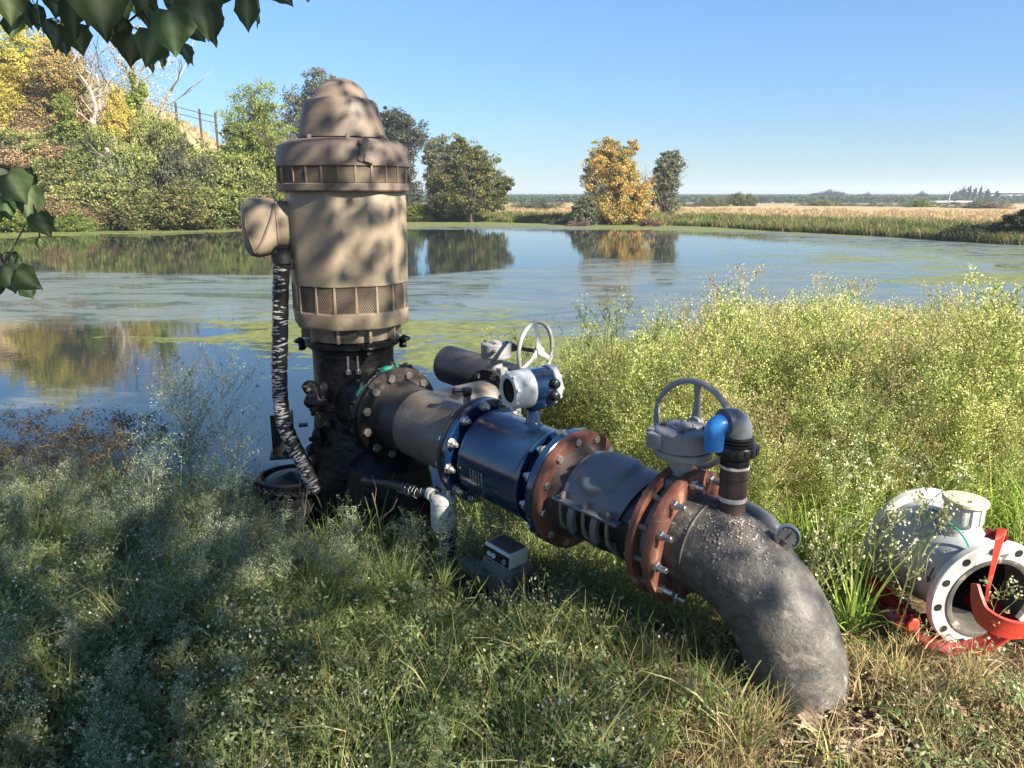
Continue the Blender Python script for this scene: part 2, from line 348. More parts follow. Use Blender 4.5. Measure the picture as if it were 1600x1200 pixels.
def height(x, y):
    x = np.asarray(x, float); y = np.asarray(y, float)
    ns = near_shore(x); t = np.clip((y - 2.3) / (ns - 2.3), 0, 1)
    zn = -0.90 * t ** 1.35
    zn = zn + 0.025 * np.sin(x * 2.3 + 1.1 * np.sin(y * 1.7)) * np.cos(y * 2.9) + 0.012 * np.sin(x * 7.1 + y * 3) * np.sin(y * 8.3 - x * 2)
    ys = np.maximum(y, 0.5); q = x / ys
    fs = np.interp(q, FQ, FY) + 0.5 * np.sin(x * 0.9) + 0.3 * np.sin(x * 2.3)
    dn = y - ns; df = fs - y; e = -df
    zp = -0.93 - np.minimum(1.4, 0.3 * np.minimum(dn, df))
    r = np.hypot(x, y)
    hill = np.interp(q, HQ, HH) * (sstep(e / 22) ** 0.9) * (1 - sstep((e - 120) / 500))
    hill = hill + (hill > 0.3) * (0.35 * np.sin(x * 0.35 + y * 0.2) * np.cos(y * 0.33))
    fall = -2.3 * sstep((r - 110) / 300)
    zf = WATER_Z - 0.03 + 0.42 * sstep(e / 4.0) + hill + fall + 0.05 * np.sin(x * 0.8) * np.sin(y * 0.7)
    z = np.where(dn < 0, zn, np.where(df < 0, zf, zp))
    return z
nA, nR = 560, 420
ang = np.concatenate([np.linspace(-math.pi, -1.0, 60, endpoint=False), np.linspace(-1.0, 1.0, 440, endpoint=False), np.linspace(1.0, math.pi, 60, endpoint=False)])
rad = np.concatenate([np.linspace(0.25, 12, 170, endpoint=False), np.geomspace(12, 9000, nR - 170)])
AA, RR = np.meshgrid(ang, rad)
gx = (RR * np.sin(AA)).ravel(); gy = (RR * np.cos(AA)).ravel()
gz = height(gx, gy); far_ = np.hypot(gx, gy) > 1500; gz[far_] = np.minimum(gz[far_], -2.65)
V = np.stack([gx, gy, gz], 1)
i, j = np.meshgrid(np.arange(nR - 1), np.arange(nA), indexing='ij'); j2 = (j + 1) % nA
F = np.stack([(i * nA + j), (i * nA + j2), ((i + 1) * nA + j2), ((i + 1) * nA + j)], -1).reshape(-1, 4)
V = np.vstack([V, [[0, 0, float(height(0, 0))]]])
def ground_mat():
    m, nt, N, L, P = new_mat('bank_and_field_ground')
    tc = N.new('ShaderNodeTexCoord'); vec = tc.outputs['Object']
    n1 = nz(N, L, 2.2, 8, 0.65, vec, 0.3); n2 = nz(N, L, 16, 8, 0.7, vec); n3 = nz(N, L, 0.05, 8, 0.65, vec)
    near = ramp(N, [(0.30, (0.045, 0.036, 0.024)), (0.46, (0.12, 0.092, 0.060)), (0.60, (0.20, 0.155, 0.10)), (0.75, (0.10, 0.10, 0.045))])
    L.new(n1.outputs[0], near.inputs[0])
    fine = ramp(N, [(0.35, (0.35, 0.33, 0.30)), (0.62, (1.25, 1.2, 1.1))]); L.new(n2.outputs[0], fine.inputs[0])
    nearc = mixc(N, L, 1.0, near.outputs[0], fine.outputs[0], 'MULTIPLY')
    # far: dry golden grass with worn paler and greener patches
    n5 = nz(N, L, 0.9, 8, 0.7, vec)
    farr = ramp(N, [(0.34, (0.20, 0.145, 0.075)), (0.5, (0.30, 0.225, 0.125)), (0.68, (0.36, 0.285, 0.175))]); L.new(n5.outputs[0], farr.inputs[0])
    grn = ramp(N, [(0.47, (0, 0, 0)), (0.60, (1, 1, 1))]); L.new(n3.outputs[0], grn.inputs[0])
    farc = mixc(N, L, mth(N, L, 'MULTIPLY', grn.outputs[0], 0.35), farr.outputs[0], (0.30, 0.27, 0.15))
    ln = N.new('ShaderNodeVectorMath'); ln.operation = 'LENGTH'; L.new(vec, ln.inputs[0])
    mr = N.new('ShaderNodeMapRange'); mr.inputs[1].default_value = 14; mr.inputs[2].default_value = 30; L.new(ln.outputs['Value'], mr.inputs[0])
    L.new(mixc(N, L, mr.outputs[0], nearc, farc), P.inputs['Base Color'])
    P.inputs['Roughness'].default_value = 0.95; P.inputs['Specular IOR Level'].default_value = 0.1
    b = N.new('ShaderNodeBump'); b.inputs['Strength'].default_value = 0.9; b.inputs['Distance'].default_value = 0.03
    L.new(n2.outputs[0], b.inputs['Height']); L.new(b.outputs[0], P.inputs['Normal'])
    return m
me = np_mesh('ground', V, F, mat=ground_mat(), smooth=True)
bm = bmesh.new(); bm.from_mesh(me); bm.verts.ensure_lookup_table()
for k in range(nA): bm.faces.new((bm.verts[(k + 1) % nA], bm.verts[k], bm.verts[len(V) - 1]))
bmesh.ops.recalc_face_normals(bm, faces=bm.faces[:]); bm.to_mesh(me); bm.free()
if me.polygons[1000].normal.z < 0: me.flip_normals()
tag(link('ground', me), kind='structure')

def water_mat():
    """dark clear water, a dull grey-green surface film in drifts, and yellow-green algae mats"""
    m, nt, N, L, P = new_mat('pond_water')
    tc = N.new('ShaderNodeTexCoord'); vec = tc.outputs['Object']
    sx = N.new('ShaderNodeSeparateXYZ'); L.new(vec, sx.inputs[0]); X, Y = sx.outputs[0], sx.outputs[1]
    def blob(cx, cy, rx, ry, soft=0.6):
        a = mth(N, L, 'DIVIDE', mth(N, L, 'SUBTRACT', X, cx), rx); b = mth(N, L, 'DIVIDE', mth(N, L, 'SUBTRACT', Y, cy), ry)
        d = mth(N, L, 'SQRT', mth(N, L, 'ADD', mth(N, L, 'MULTIPLY', a, a), mth(N, L, 'MULTIPLY', b, b)))
        r = N.new('ShaderNodeMapRange'); r.inputs[1].default_value = 1 + soft; r.inputs[2].default_value = 1 - soft; L.new(d, r.inputs[0]); return r.outputs[0]
    def band(v, a, b, c, d):
        r = N.new('ShaderNodeMapRange'); r.inputs[1].default_value = a; r.inputs[2].default_value = b; L.new(v, r.inputs[0])
        s = N.new('ShaderNodeMapRange'); s.inputs[1].default_value = d; s.inputs[2].default_value = c; L.new(v, s.inputs[0])
        return mth(N, L, 'MULTIPLY', r.outputs[0], s.outputs[0])
    def add(a, b): return mth(N, L, 'ADD', a, b)
    def mul(a, b): return mth(N, L, 'MULTIPLY', a, b)
    # drifting swirls
    mp = N.new('ShaderNodeMapping'); mp.inputs['Rotation'].default_value = (0, 0, 0.35); mp.inputs['Scale'].default_value = (0.55, 1.25, 1); L.new(vec, mp.inputs[0])
    nA_ = nz(N, L, 0.22, 9, 0.62, mp.outputs[0], 1.6); nB_ = nz(N, L, 0.9, 9, 0.68, mp.outputs[0], 1.0); nC_ = nz(N, L, 0.07, 5, 0.6, vec, 0.6)
    sw = add(mul(nA_.outputs[0], 0.6), mul(nB_.outputs[0], 0.4))
    # where the film lies (metres on the pond)
    film = add(mul(band(Y, 12.0, 17, 24, 28), 0.40), mul(mul(band(Y, 8.5, 13, 31, 38), band(X, -3.5, 1.5, 60, 80)), 0.54))
    film = add(film, mul(band(Y, 52, 58, 120, 140), 0.35))
    film = add(film, mul(mul(band(Y, 30, 36, 70, 80), band(X, 9, 20, 90, 100)), 0.40))
    film = add(film, mul(blob(-5.2, 9.4, 2.6, 1.2), 0.22))
    film = mth(N, L, 'SUBTRACT', film, mul(blob(-3.0, 38, 9.0, 12), 0.55))
    film = mth(N, L, 'SUBTRACT', film, mul(blob(9.5, 34, 4.0, 6), 0.45))
    film = mth(N, L, 'SUBTRACT', film, mul(blob(13.5, 20.5, 3.0, 1.2), 0.35))
    fr = ramp(N, [(0.50, (0, 0, 0)), (0.60, (1, 1, 1))]); L.new(add(film, mul(sw, 0.62)), fr.inputs[0])
    # thinner streaks inside the film
    st = nz(N, L, 0.5, 8, 0.7, mp.outputs[0], 1.8); sr = ramp(N, [(0.44, (0.40, 0.40, 0.40)), (0.50, (1, 1, 1))]); L.new(st.outputs[0], sr.inputs[0])
    filmf = mul(fr.outputs[0], sr.outputs[0])
    # algae mats
    alg = add(mul(blob(-0.9, 14.2, 3.0, 3.0), 0.15), mul(blob(7.8, 13.2, 3.6, 2.4), 0.19))
    alg = add(alg, mul(blob(-4.8, 14.0, 2.2, 2.8), 0.13)); alg = add(alg, mul(blob(1.6, 11.2, 2.6, 2.0), 0.17))
    fe = mth(N, L, 'ADD', Y, mth(N, L, 'MULTIPLY', mth(N, L, 'ABSOLUTE', mth(N, L, 'ADD', X, 2.0)), 0.62))
    alg = add(alg, mul(band(fe, 58, 66, 200, 220), 0.20)); alg = add(alg, mul(blob(19, 30, 10, 12), 0.12)); alg = add(alg, mul(blob(15.5, 23.0, 5, 1.2), 0.13))
    na = add(mul(nz(N, L, 0.75, 9, 0.72, mp.outputs[0], 0.8).outputs[0], 0.72), mul(nz(N, L, 4.0, 6, 0.75, vec).outputs[0], 0.28))
    ar = ramp(N, [(0.615, (0, 0, 0)), (0.645, (1, 1, 1))]); L.new(add(alg, na), ar.inputs[0])
    ng = nz(N, L, 5, 8, 0.75, vec)
    ac = ramp(N, [(0.33, (0.05, 0.062, 0.022)), (0.50, (0.115, 0.130, 0.036)), (0.68, (0.20, 0.205, 0.06))]); L.new(ng.outputs[0], ac.inputs[0])
    # clear water: mirror over dark green depth
    P.inputs['Base Color'].default_value = (0.012, 0.020, 0.022, 1); P.inputs['Roughness'].default_value = 0.02; P.inputs['IOR'].default_value = 1.333
    b = N.new('ShaderNodeBump'); b.inputs['Strength'].default_value = 0.05; b.inputs['Distance'].default_value = 0.02
    mq = N.new('ShaderNodeMapping'); mq.inputs['Scale'].default_value = (1, 2.2, 1); L.new(vec, mq.inputs[0])
    L.new(nz(N, L, 3.2, 3, 0.5, mq.outputs[0]).outputs[0], b.inputs['Height']); L.new(b.outputs[0], P.inputs['Normal'])
    # the film: a thin dull skin that still mirrors a little
    Pf = N.new('ShaderNodeBsdfPrincipled'); Pf.inputs['Roughness'].default_value = 0.42; Pf.inputs['IOR'].default_value = 1.4
    fc = ramp(N, [(0.3, (0.085, 0.105, 0.10)), (0.7, (0.145, 0.17, 0.15))]); L.new(nB_.outputs[0], fc.inputs[0]); L.new(fc.outputs[0], Pf.inputs['Base Color'])
    Pa = N.new('ShaderNodeBsdfPrincipled'); Pa.inputs['Roughness'].default_value = 0.7; L.new(ac.outputs[0], Pa.inputs['Base Color']); Pa.inputs['Specular IOR Level'].default_value = 0.2
    b2 = N.new('ShaderNodeBump'); b2.inputs['Strength'].default_value = 0.6; b2.inputs['Distance'].default_value = 0.03; L.new(ng.outputs[0], b2.inputs['Height']); L.new(b2.outputs[0], Pa.inputs['Normal'])
    m1 = N.new('ShaderNodeMixShader'); L.new(mul(filmf, 0.85), m1.inputs[0]); L.new(P.outputs[0], m1.inputs[1]); L.new(Pf.outputs[0], m1.inputs[2])
    m2 = N.new('ShaderNodeMixShader'); L.new(mul(ar.outputs[0], 0.90), m2.inputs[0]); L.new(m1.outputs[0], m2.inputs[1]); L.new(Pa.outputs[0], m2.inputs[2])
    L.new(m2.outputs[0], N['Material Output'].inputs['Surface'])
    return m
mb = MB(); mb.add([(-260, 3.5, WATER_Z), (260, 3.5, WATER_Z), (260, 110, WATER_Z), (-260, 110, WATER_Z)], [(0, 1, 2, 3)])
tag(mb.build('pond_water', water_mat(), smooth=0), kind='structure')
# ------------------------------------------------------------ pump motor
AX = Vector((-0.87, 4.13, 0))                      # vertical axis of the pump
def AZ(z): return Vector((AX.x, AX.y, CAM.z + z))  # z measured from the camera height
TOP = Matrix.Translation(Vector((AX.x, AX.y, CAM.z)))
motor = thing('pump_motor', 'tall tan vertical pump motor with domed cap in shade-darkened tan and mesh vent bands', 'motor', AZ(-0.75))
mb = MB(); mb.lathe([(0.001, .566), (0.035, .563), (.075, .548), (.105, .525), (.125, .497), (.137, .472), (.150, .462), (.168, .458), (.180, .449), (.187, .43), (.205, .36), (.216, .30), (.224, .285), (.224, .274), (.214, .272)], TOP, 64, cap0=False); mb.build('dome_cap', M['tan_shade'], motor)
mb = MB(); mb.lathe([(.05, .268), (.225, .268), (.272, .262), (.305, .252), (.322, .238), (.331, .218), (.337, .19), (.343, .150), (.343, .134), (.336, .130), (.30, .128)], TOP, 72, cap0=True)
for k in range(8):
    a = k * math.pi / 4 + .3; mb.cyl(AZ(.262) + Vector((math.cos(a) * .25, math.sin(a) * .25, 0)), AZ(.282) + Vector((math.cos(a) * .25, math.sin(a) * .25, 0)), .011, n=6)
mb.build('drip_canopy', M['tan_shade'], motor)
mb = MB()
for (a, ) in ((-1.08,),):
    d = Vector((math.cos(a), math.sin(a), 0)); t = Vector((-d.y, d.x, 0))
    Mx = Matrix((t, -d, Vector((0, 0, 1)))).transposed().to_4x4(); Mx.translation = AZ(.205) + d * .338
    mb.box((0, 0, 0), (.035, .012, .115), Matrix.Rotation(0.30, 3, 'Y') @ Matrix.Rotation(-.10, 3, 'X'), .003, Mx)
    mb.box((.022, -.012, -.045), (.05, .02, .03), Matrix.Rotation(0.3, 3, 'Y'), .004, Mx); mb.cyl(Mx @ Vector((-.012, -.012, .035)), Mx @ Vector((-.012, .01, .035)), .010, n=8)
mb.build('lifting_lug', M['tan_shade'], motor)
def screen(name, r, z0, z1, n, pitch_n, rf=None, turn=0.09):
    """a lattice of thin crossing wires round the motor"""
    mb = MB()
    for s_ in (1, -1):
        for k in range(pitch_n):
            a0 = 2 * math.pi * k / pitch_n; pts = []
            for i in range(n + 1):
                t = i / n; a = a0 + s_ * turn * t; rr = r * (rf(a) if rf else 1) + (.0012 if s_ > 0 else 0)
                pts.append((math.cos(a) * rr, math.sin(a) * rr, z0 + (z1 - z0) * t))
            w = .0016; vs = []
            for p in pts:
                tx, ty = -p[1] / r, p[0] / r
                vs += [(p[0] - tx * w, p[1] - ty * w, p[2]), (p[0] + tx * w, p[1] + ty * w, p[2])]
            mb.add(vs, [(2 * i, 2 * i + 1, 2 * i + 3, 2 * i + 2) for i in range(n)], TOP)
    o = mb.build(name, M['screen'], motor, smooth=0); tag(o, kind='stuff'); return o
mb = MB(); mb.lathe([(.315, .14), (.315, .05)], TOP, 48); mb.build('vent_cavity', M['cavity'], motor)
screen('vent_screen', .333, .056, .134, 3, 190, turn=.22)
ribs = 26
for k in range(ribs):
    a = 2 * math.pi * k / ribs; d = Vector((math.cos(a), math.sin(a), 0)); t = Vector((-d.y, d.x, 0))
    Mx = Matrix((t, d, Vector((0, 0, 1)))).transposed().to_4x4(); Mx.translation = AZ(.095) + d * .336
    if k == 0:
        mb = MB(); mb.box((0, 0, 0), (.010, .007, .082), None, .002, Mx); rib0 = mb.build('vent_rib', M['tan_shade'], motor); ribM = Mx.copy()
    else: copy_part(rib0, motor, Matrix.Translation(-root_loc(motor)) @ Mx @ ribM.inverted() @ Matrix.Translation(root_loc(motor)))
mb = MB(); mb.lathe([(.30, .052), (.340, .052), (.345, .048), (.345, .018), (.340, .012), (.30, .010)], TOP, 72); mb.build('ring_band', M['tan_shade'], motor)
NRM = [R(-69.5 + 45 * k) for k in range(8)]
def rbody(a, p=22.0):
    s_ = 0
    for i, n_ in enumerate(NRM):
        c = math.cos(a - n_)
        if c > 0: s_ += (c / (.300 if i % 2 == 0 else .306)) ** p
    return s_ ** (-1 / p) / .30
mb = MB(); mb.lathe([(.296, .014), (.300, .0), (.301, -.10), (.300, -.25), (.297, -.40), (.296, -.452), (.290, -.456), (.20, -.457)], TOP, 160, rf=rbody); mb.build('motor_body', M['tan'], motor, smooth=28)
mb = MB(); mb.lathe([(.268, -.45), (.268, -.60)], TOP, 64, rf=rbody); mb.build('vent_cavity', M['cavity'], motor)
screen('vent_screen', .290, -.458, -.592, 4, 150, rf=rbody, turn=.30)
for k in range(18):
    a = 2 * math.pi * (k + .37) / 18; d = Vector((math.cos(a), math.sin(a), 0)); t = Vector((-d.y, d.x, 0))
    Mx = Matrix((t, d, Vector((0, 0, 1)))).transposed().to_4x4(); Mx.translation = AZ(-.525) + d * .294 * rbody(a)
    mb = MB(); mb.box((0, 0, 0), (.016, .007, .14), None, .002, Mx, taper=.6); mb.build('vent_rib', M['tan'], motor)
mb = MB(); mb.lathe([(.27, -.588), (.294, -.590), (.297, -.594), (.292, -.66), (.286, -.672), (.262, -.677)], TOP, 160, rf=rbody); mb.build('lower_shroud', M['tan'], motor, smooth=28)
mb = MB(); mb.lathe([(.255, -.655), (.250, -.676), (.232, -.70), (.226, -.72), (.226, -.752), (.14, -.754)], TOP, 64, cap0=False); mb.build('motor_base', M['tan'], motor)
for k in range(10):
    a = R(-130 + 36 * k); d = Vector((math.cos(a), math.sin(a), 0))
    Mx = frame(AZ(-.712) + d * .243, Vector((0, 0, 1)), -d)
    mb = MB(); mb.box((0, 0, 0), (.016, .05, .075), None, .003, Mx); mb.build('base_rib', M['tan'], motor)
mb = MB(); a = R(-86); d = Vector((math.cos(a), math.sin(a), 0)); Mx = frame(AZ(-.695) + d * .232, Vector((0, 0, 1)), -d)
mb.box((0, 0, 0), (.115, .05, .055), None, .004, Mx); mb.build('shaft_window', M['cavity'], motor)
mb = MB(); a = R(-99); dd = Vector((math.cos(a), math.sin(a), 0)); mb.box((0, 0, 0), (.075, .055, .003), None, .001, frame(AZ(-.22) + dd * .3055 * 1.0, dd)); mb.build('nameplate', M['tan_shade'], motor)
mb = MB(); mb.box((0, 0, 0), (.003, .44, .003), None, .001, frame(AZ(-.23) + Vector((math.cos(R(-20)), math.sin(R(-20)), 0)) * .303, Vector((math.cos(R(-20)), math.sin(R(-20)), 0)))); mb.build('seam', M['tan'], motor)
# terminal box
bd = Vector((math.cos(R(-162)), math.sin(R(-162)), 0)); bt = Vector((-bd.y, bd.x, 0))
BXM = Matrix((bd, bt, Vector((0, 0, 1)))).transposed().to_4x4(); BXM.translation = AZ(-.155)
def loft_box(mb, sec, M_, n=28, p=4.0):
    """sections: (distance, half width, z lower, z upper)"""
    vs = []
    for (x, w, z0, z1) in sec:
        for k in range(n):
            a = 2 * math.pi * k / n; c, s_ = math.cos(a), math.sin(a)
            rr = (abs(c) ** p + abs(s_) ** p) ** (-1 / p)
            vs.append((x, c * rr * w, (z0 + z1) / 2 + s_ * rr * (z1 - z0) / 2))
    fs = [(i * n + k, i * n + (k + 1) % n, (i + 1) * n + (k + 1) % n, (i + 1) * n + k) for i in range(len(sec) - 1) for k in range(n)]
    fs += [tuple(reversed(range(n))), tuple((len(sec) - 1) * n + k for k in range(n))]
    return mb.add(vs, fs, M_)
mb = MB(); loft_box(mb, [(.27, .12, -.115, .12), (.345, .122, -.118, .122), (.350, .128, -.124, .128), (.358, .128, -.124, .128)], BXM); mb.build('terminal_box', M['tan'], motor)
mb = MB(); loft_box(mb, [(.361, .138, -.130, .132), (.390, .140, -.145, .136), (.45, .138, -.160, .137), (.490, .128, -.150, .130), (.516, .104, -.115, .110), (.524, .075, -.07, .08)], BXM, p=5.0)
tb = mb.build('terminal_cover', M['tan'], motor, smooth=50)
# raised diagonal panel and strap on the cover's near side
mb = MB(); pts = [BXM @ Vector((x, y, z)) for x, y, z in ((.358, .142, .11), (.385, .146, .03), (.425, .146, -.06), (.47, .134, -.13))]
mb.tube(pts, .006, 8)
pts = [BXM @ Vector((x, y, z)) for x, y, z in ((.500, .118, .09), (.505, .120, .0), (.49, .130, -.07), (.47, .134, -.13))]
mb.tube(pts, .0045, 8); mb.build('cover_ridge', M['tan_shade'], tb)

# taped conduit from the terminal box down to the pump base
cpath = [at(441, 384, 3.86), at(441, 402, 3.88), at(439, 450, 3.93), at(438, 520, 4.0), at(437, 580, 4.05), at(439, 630, 4.09), at(447, 668, 4.12), at(462, 702, 4.15), at(480, 735, 4.18), at(494, 770, 4.2)]
def smooth_path(p, n=8):
    p = [Vector(q) for q in p]; out = []
    for i in range(len(p) - 1):
        a, b, c, d = p[max(i - 1, 0)], p[i], p[i + 1], p[min(i + 2, len(p) - 1)]
        for k in range(n):
            t = k / n; out.append(0.5 * ((2 * b) + (c - a) * t + (2 * a - 5 * b + 4 * c - d) * t * t + (3 * b - a - 3 * c + d) * t ** 3))
    out.append(p[-1]); return out
cond = thing('taped_conduit', 'black flexible conduit wrapped in torn silver tape hanging from the motor terminal box', 'conduit', cpath[-1])
sp = smooth_path(cpath, 8)
mb = MB(); mb.tube(sp, [.040 + .0015 * math.sin(i * 1.9) for i in range(len(sp))], 20); mb.build('conduit_tube', M['conduit'], cond)
def torn_tape(mb, sp, r, n, s0=0, s1=None, seed=1, w=.006, span=(.5, 1.5)):
    rr = random.Random(seed); s1 = s1 or len(sp) - 2
    for k in range(n):
        f = s0 + (s1 - s0) * (k + rr.random() * .7) / n; i = int(f); t = f - i; p = sp[i].lerp(sp[i + 1], t); d = (sp[i + 1] - sp[i]).normalized()
        Mx = frame(p, d, Vector((0, 1, 0))); a0 = rr.uniform(-3.0, -.3); da = rr.uniform(*span); m_ = 7; sl = rr.uniform(-.012, .02)
        vs = []
        for q in range(m_ + 1):
            a = a0 + da * q / m_; ww = w * rr.uniform(.25, 1.0) * (1 - abs(2 * q / m_ - 1) ** 3); z = sl * q / m_
            for (rad_, zz) in ((r + .001, z - ww), (r + .0032, z), (r + .001, z + ww)): vs.append((math.cos(a) * rad_, math.sin(a) * rad_, zz))
        mb.add(vs, [(3 * q + e, 3 * q + 3 + e, 3 * q + 4 + e, 3 * q + 1 + e) for q in range(m_) for e in (0, 1)], Mx)
mb = MB(); torn_tape(mb, sp, .0415, 230, 5, None, 3, .0065, (.7, 2.0)); o = mb.build('torn_tape', M['tape_torn'], cond, smooth=60); tag(o, kind='stuff')
mb = MB(); mb.lathe([(.036, 0), (.050, 0), (.050, .05), (.042, .06), (.042, .075)], frame(at(441, 411, 3.885), Vector((0, 0, 1))), 20); mb.box(at(457, 412, 3.9), (.035, .03, .06), None, .004); mb.build('clamp_fitting', M['conduit'], cond)

# ------------------------------------------------------------ pump discharge head (oil-blackened)
P0 = Vector((0.64, 2.53, CAM.z - 1.19)); D_up = Vector((-0.755, 0.80, 0.05))
LU = D_up.length; d = (-D_up).normalized()          # downstream, towards the camera
def PA(a): return P0 + D_up * (2.0 - a / LU)        # a = metres downstream of the pump axis
def PF(a): return frame(PA(a), d)                    # local z runs downstream, local y is up
NS = LU * 2.0 - .01 - LU                             # (helper constant, flow meter flange sits at a = LU)
head = thing('pump_discharge_head', 'oil blackened cast pump discharge head with bolted side flange under the tan motor', 'pump head', AZ(-2.1))
def grease_lumps(mb, c, r, h, n, seed, s0=.012, s1=.034):
    rr = random.Random(seed)
    for k in range(n):
        a = rr.uniform(-math.pi, 0.3); z = rr.uniform(0, h)
        mb.lump(Vector(c) + Vector((math.cos(a) * r, math.sin(a) * r, z)), rr.uniform(s0, s1), seed + k, .5, 5, (1, 1, rr.uniform(.6, 1.6)))
mb = MB(); mb.lathe([(.10, -.757), (.250, -.757), (.256, -.762), (.256, -.785), (.248, -.792), (.222, -.80), (.218, -.84), (.218, -1.06), (.222, -1.075), (.245, -1.085), (.245, -1.115), (.226, -1.13)], TOP, 56, cap0=True, cap1=False)
grease_lumps(mb, AZ(-1.13), .215, .05, 16, 5, .010, .026); mb.build('column', M['grease'], head)
mb = MB(); mb.lathe([(.224, -1.12), (.235, -1.25), (.262, -1.40), (.275, -1.55), (.272, -1.72), (.300, -1.86), (.34, -1.90), (.36, -1.93), (.36, -1.99), (.2, -2.0)], TOP, 56, cap0=False)
grease_lumps(mb, AZ(-1.75), .250, .60, 30, 40, .016, .045); mb.build('head_casing', M['grease'], head)
mb = MB(); mb.box(AZ(-2.12), (.78, .78, .24), Matrix.Rotation(.5, 3, 'Z'), .02); mb.build('base_block', M['drum'], head)
mb = MB(); vc = PA(.30); VM = frame(Vector((vc.x, vc.y, 1.6 - 2.12)), Vector((0, 0, 1)), Vector((-d.y, d.x, 0)))
mb.lathe([(.30, 0), (.30, .10), (.27, .30), (.24, .55), (.21, .72), (.12, .80)], VM, 40); rr = random.Random(77)
for k in range(22):
    a = rr.uniform(0, 6.28); mb.lump(VM @ Vector((math.cos(a) * .26, math.sin(a) * .26, rr.uniform(.05, .6))), rr.uniform(.02, .05), k, .5, 6)
mb.build('casing_shadow_block', M['grease'], head)  # black mass added for the dark casing and the shadow below the pipe
for a in (R(-172), R(-62), R(8)):
    dd = Vector((math.cos(a), math.sin(a), 0)); c = AZ(-.772) + dd * .278
    mb = MB(); mb.torus(c, Vector((0, 0, 1)), .026, .010, 18, 8); mb.cyl(c - Vector((0, 0, .05)), c + Vector((0, 0, .02)), .012, n=8); mb.lump(c - dd * .01 - Vector((0, 0, .03)), .022, a, .5, 6); mb.build('lifting_ear', M['grease'], head)
for a in (R(-86), R(-73)):
    dd = Vector((math.cos(a), math.sin(a), 0)); c = AZ(-.87) + dd * .222
    mb = MB(); mb.cyl(c - Vector((0, 0, .035)), c + Vector((0, 0, .05)), .007, n=10); mb.lathe([(.008, 0), (.016, 0), (.016, .022), (.009, .024)], Matrix.Translation(c - Vector((0, 0, .045))), 6, cap0=False); mb.build('gland_stud', M['steel'], head)
# side lump (packing gland boss) on the left
mb = MB(); 
for k, (px, py, r_) in enumerate(((488, 608, .045), (494, 622, .05), (484, 626, .035), (500, 612, .045), (492, 640, .03))): mb.lump(at(px, py, 4.05), r_, k, .6, 8)
mb.build('side_boss', M['grease'], head)
# nozzle towards the pipe
mb = MB(); mb.lathe([(.20, .12), (.20, .24), (.215, .31), (.235, .345)], PF(0), 48, cap0=False, cap1=False); mb.build('nozzle', M['grease'], head)
mb = MB(); mb.lathe([(.12, .345), (.246, .345), (.252, .35), (.252, .378), (.246, .383), (.12, .383)], PF(0), 56)
rr = random.Random(9)
for k in range(9):
    a = rr.uniform(math.pi * .35, math.pi * 1.5); mb.lump(PF(.36) @ Vector((math.cos(a) * .242, math.sin(a) * .242, 0)), rr.uniform(.015, .03), k, .5, 5)
nfl = mb.build('nozzle_flange', M['grease'], head)
hexp = [(0.0165, 0), (0.019, .003), (0.019, .016), (0.0165, .019)]
def bolt_mesh(name, mat, head_r=.019, head_h=.016, shank=.0, shank_r=.010, tail=.0, washer=True):
    mb = MB()
    if washer: mb.lathe([(.0, 0), (head_r * 1.25, 0), (head_r * 1.25, .003), (0, .003)], Matrix.Identity(4), 16)
    z = .003 if washer else 0
    mb.lathe([(head_r * .9, z), (head_r, z + .002), (head_r, z + head_h - .003), (head_r * .86, z + head_h)], Matrix.Identity(4), 6)
    if tail: mb.lathe([(shank_r, z + head_h - .001), (shank_r, z + head_h + tail - .002), (shank_r * .8, z + head_h + tail)], Matrix.Identity(4), 12)
    if shank: mb.lathe([(shank_r, -shank), (shank_r, 0)], Matrix.Identity(4), 12)
    o = mb.build(name, mat, None, smooth=30); me = o.data; bpy.data.objects.remove(o); return me
def put_bolts(name, me, parent, F_, z, r, n, phase=0.0, flip=False, only=None, jit=0.0):
    off = Matrix.Translation(-root_loc(parent)); rr = random.Random(n + int(z * 100))
    for k in range(n):
        if only and k not in only: continue
        a = phase + 2 * math.pi * k / n
        L_ = Matrix.Translation((math.cos(a) * r, math.sin(a) * r, z)) @ (Matrix.Rotation(math.pi, 4, 'X') if flip else Matrix.Identity(4)) @ Matrix.Rotation(rr.uniform(0, 6), 4, 'Z')
        if jit: L_ = L_ @ Matrix.Rotation(rr.uniform(-jit, jit), 4, 'X')
        o = link(name, me, parent); o.matrix_local = off @ F_ @ L_
B_mud = bolt_mesh('mud_bolt', M['dull_bolt'], .023, .017, washer=False)
B_hex = bolt_mesh('hex_bolt', M['zinc'], .0165, .011, washer=False)
B_nut = bolt_mesh('nut_bolt', M['zinc'], .0195, .019, tail=.017, shank_r=.0105)
B_long = bolt_mesh('long_bolt', M['zinc'], .0185, .020, tail=.034, shank_r=.0115, washer=False)
put_bolts('bolt', B_mud, nfl, PF(0), .345, .226, 12, .26, flip=True, only=[3, 4, 5, 6, 7, 8])
# green paint left on the flange rim
mb = MB(); mb.lathe([(.240, .352), (.2545, .355), (.2555, .380), (.243, .3845), (.238, .3848)], PF(0), 14, cap0=False, cap1=False, a0=R(84), a1=R(110)); mb.build('green_paint_patch', M['green_paint'], head, smooth=60)
mb = MB(); mb.lathe([(.248, .346), (.2545, .352), (.255, .378)], PF(0), 6, cap0=False, cap1=False, a0=R(136), a1=R(150)); mb.build('green_paint_patch', M['green_paint'], head, smooth=60)
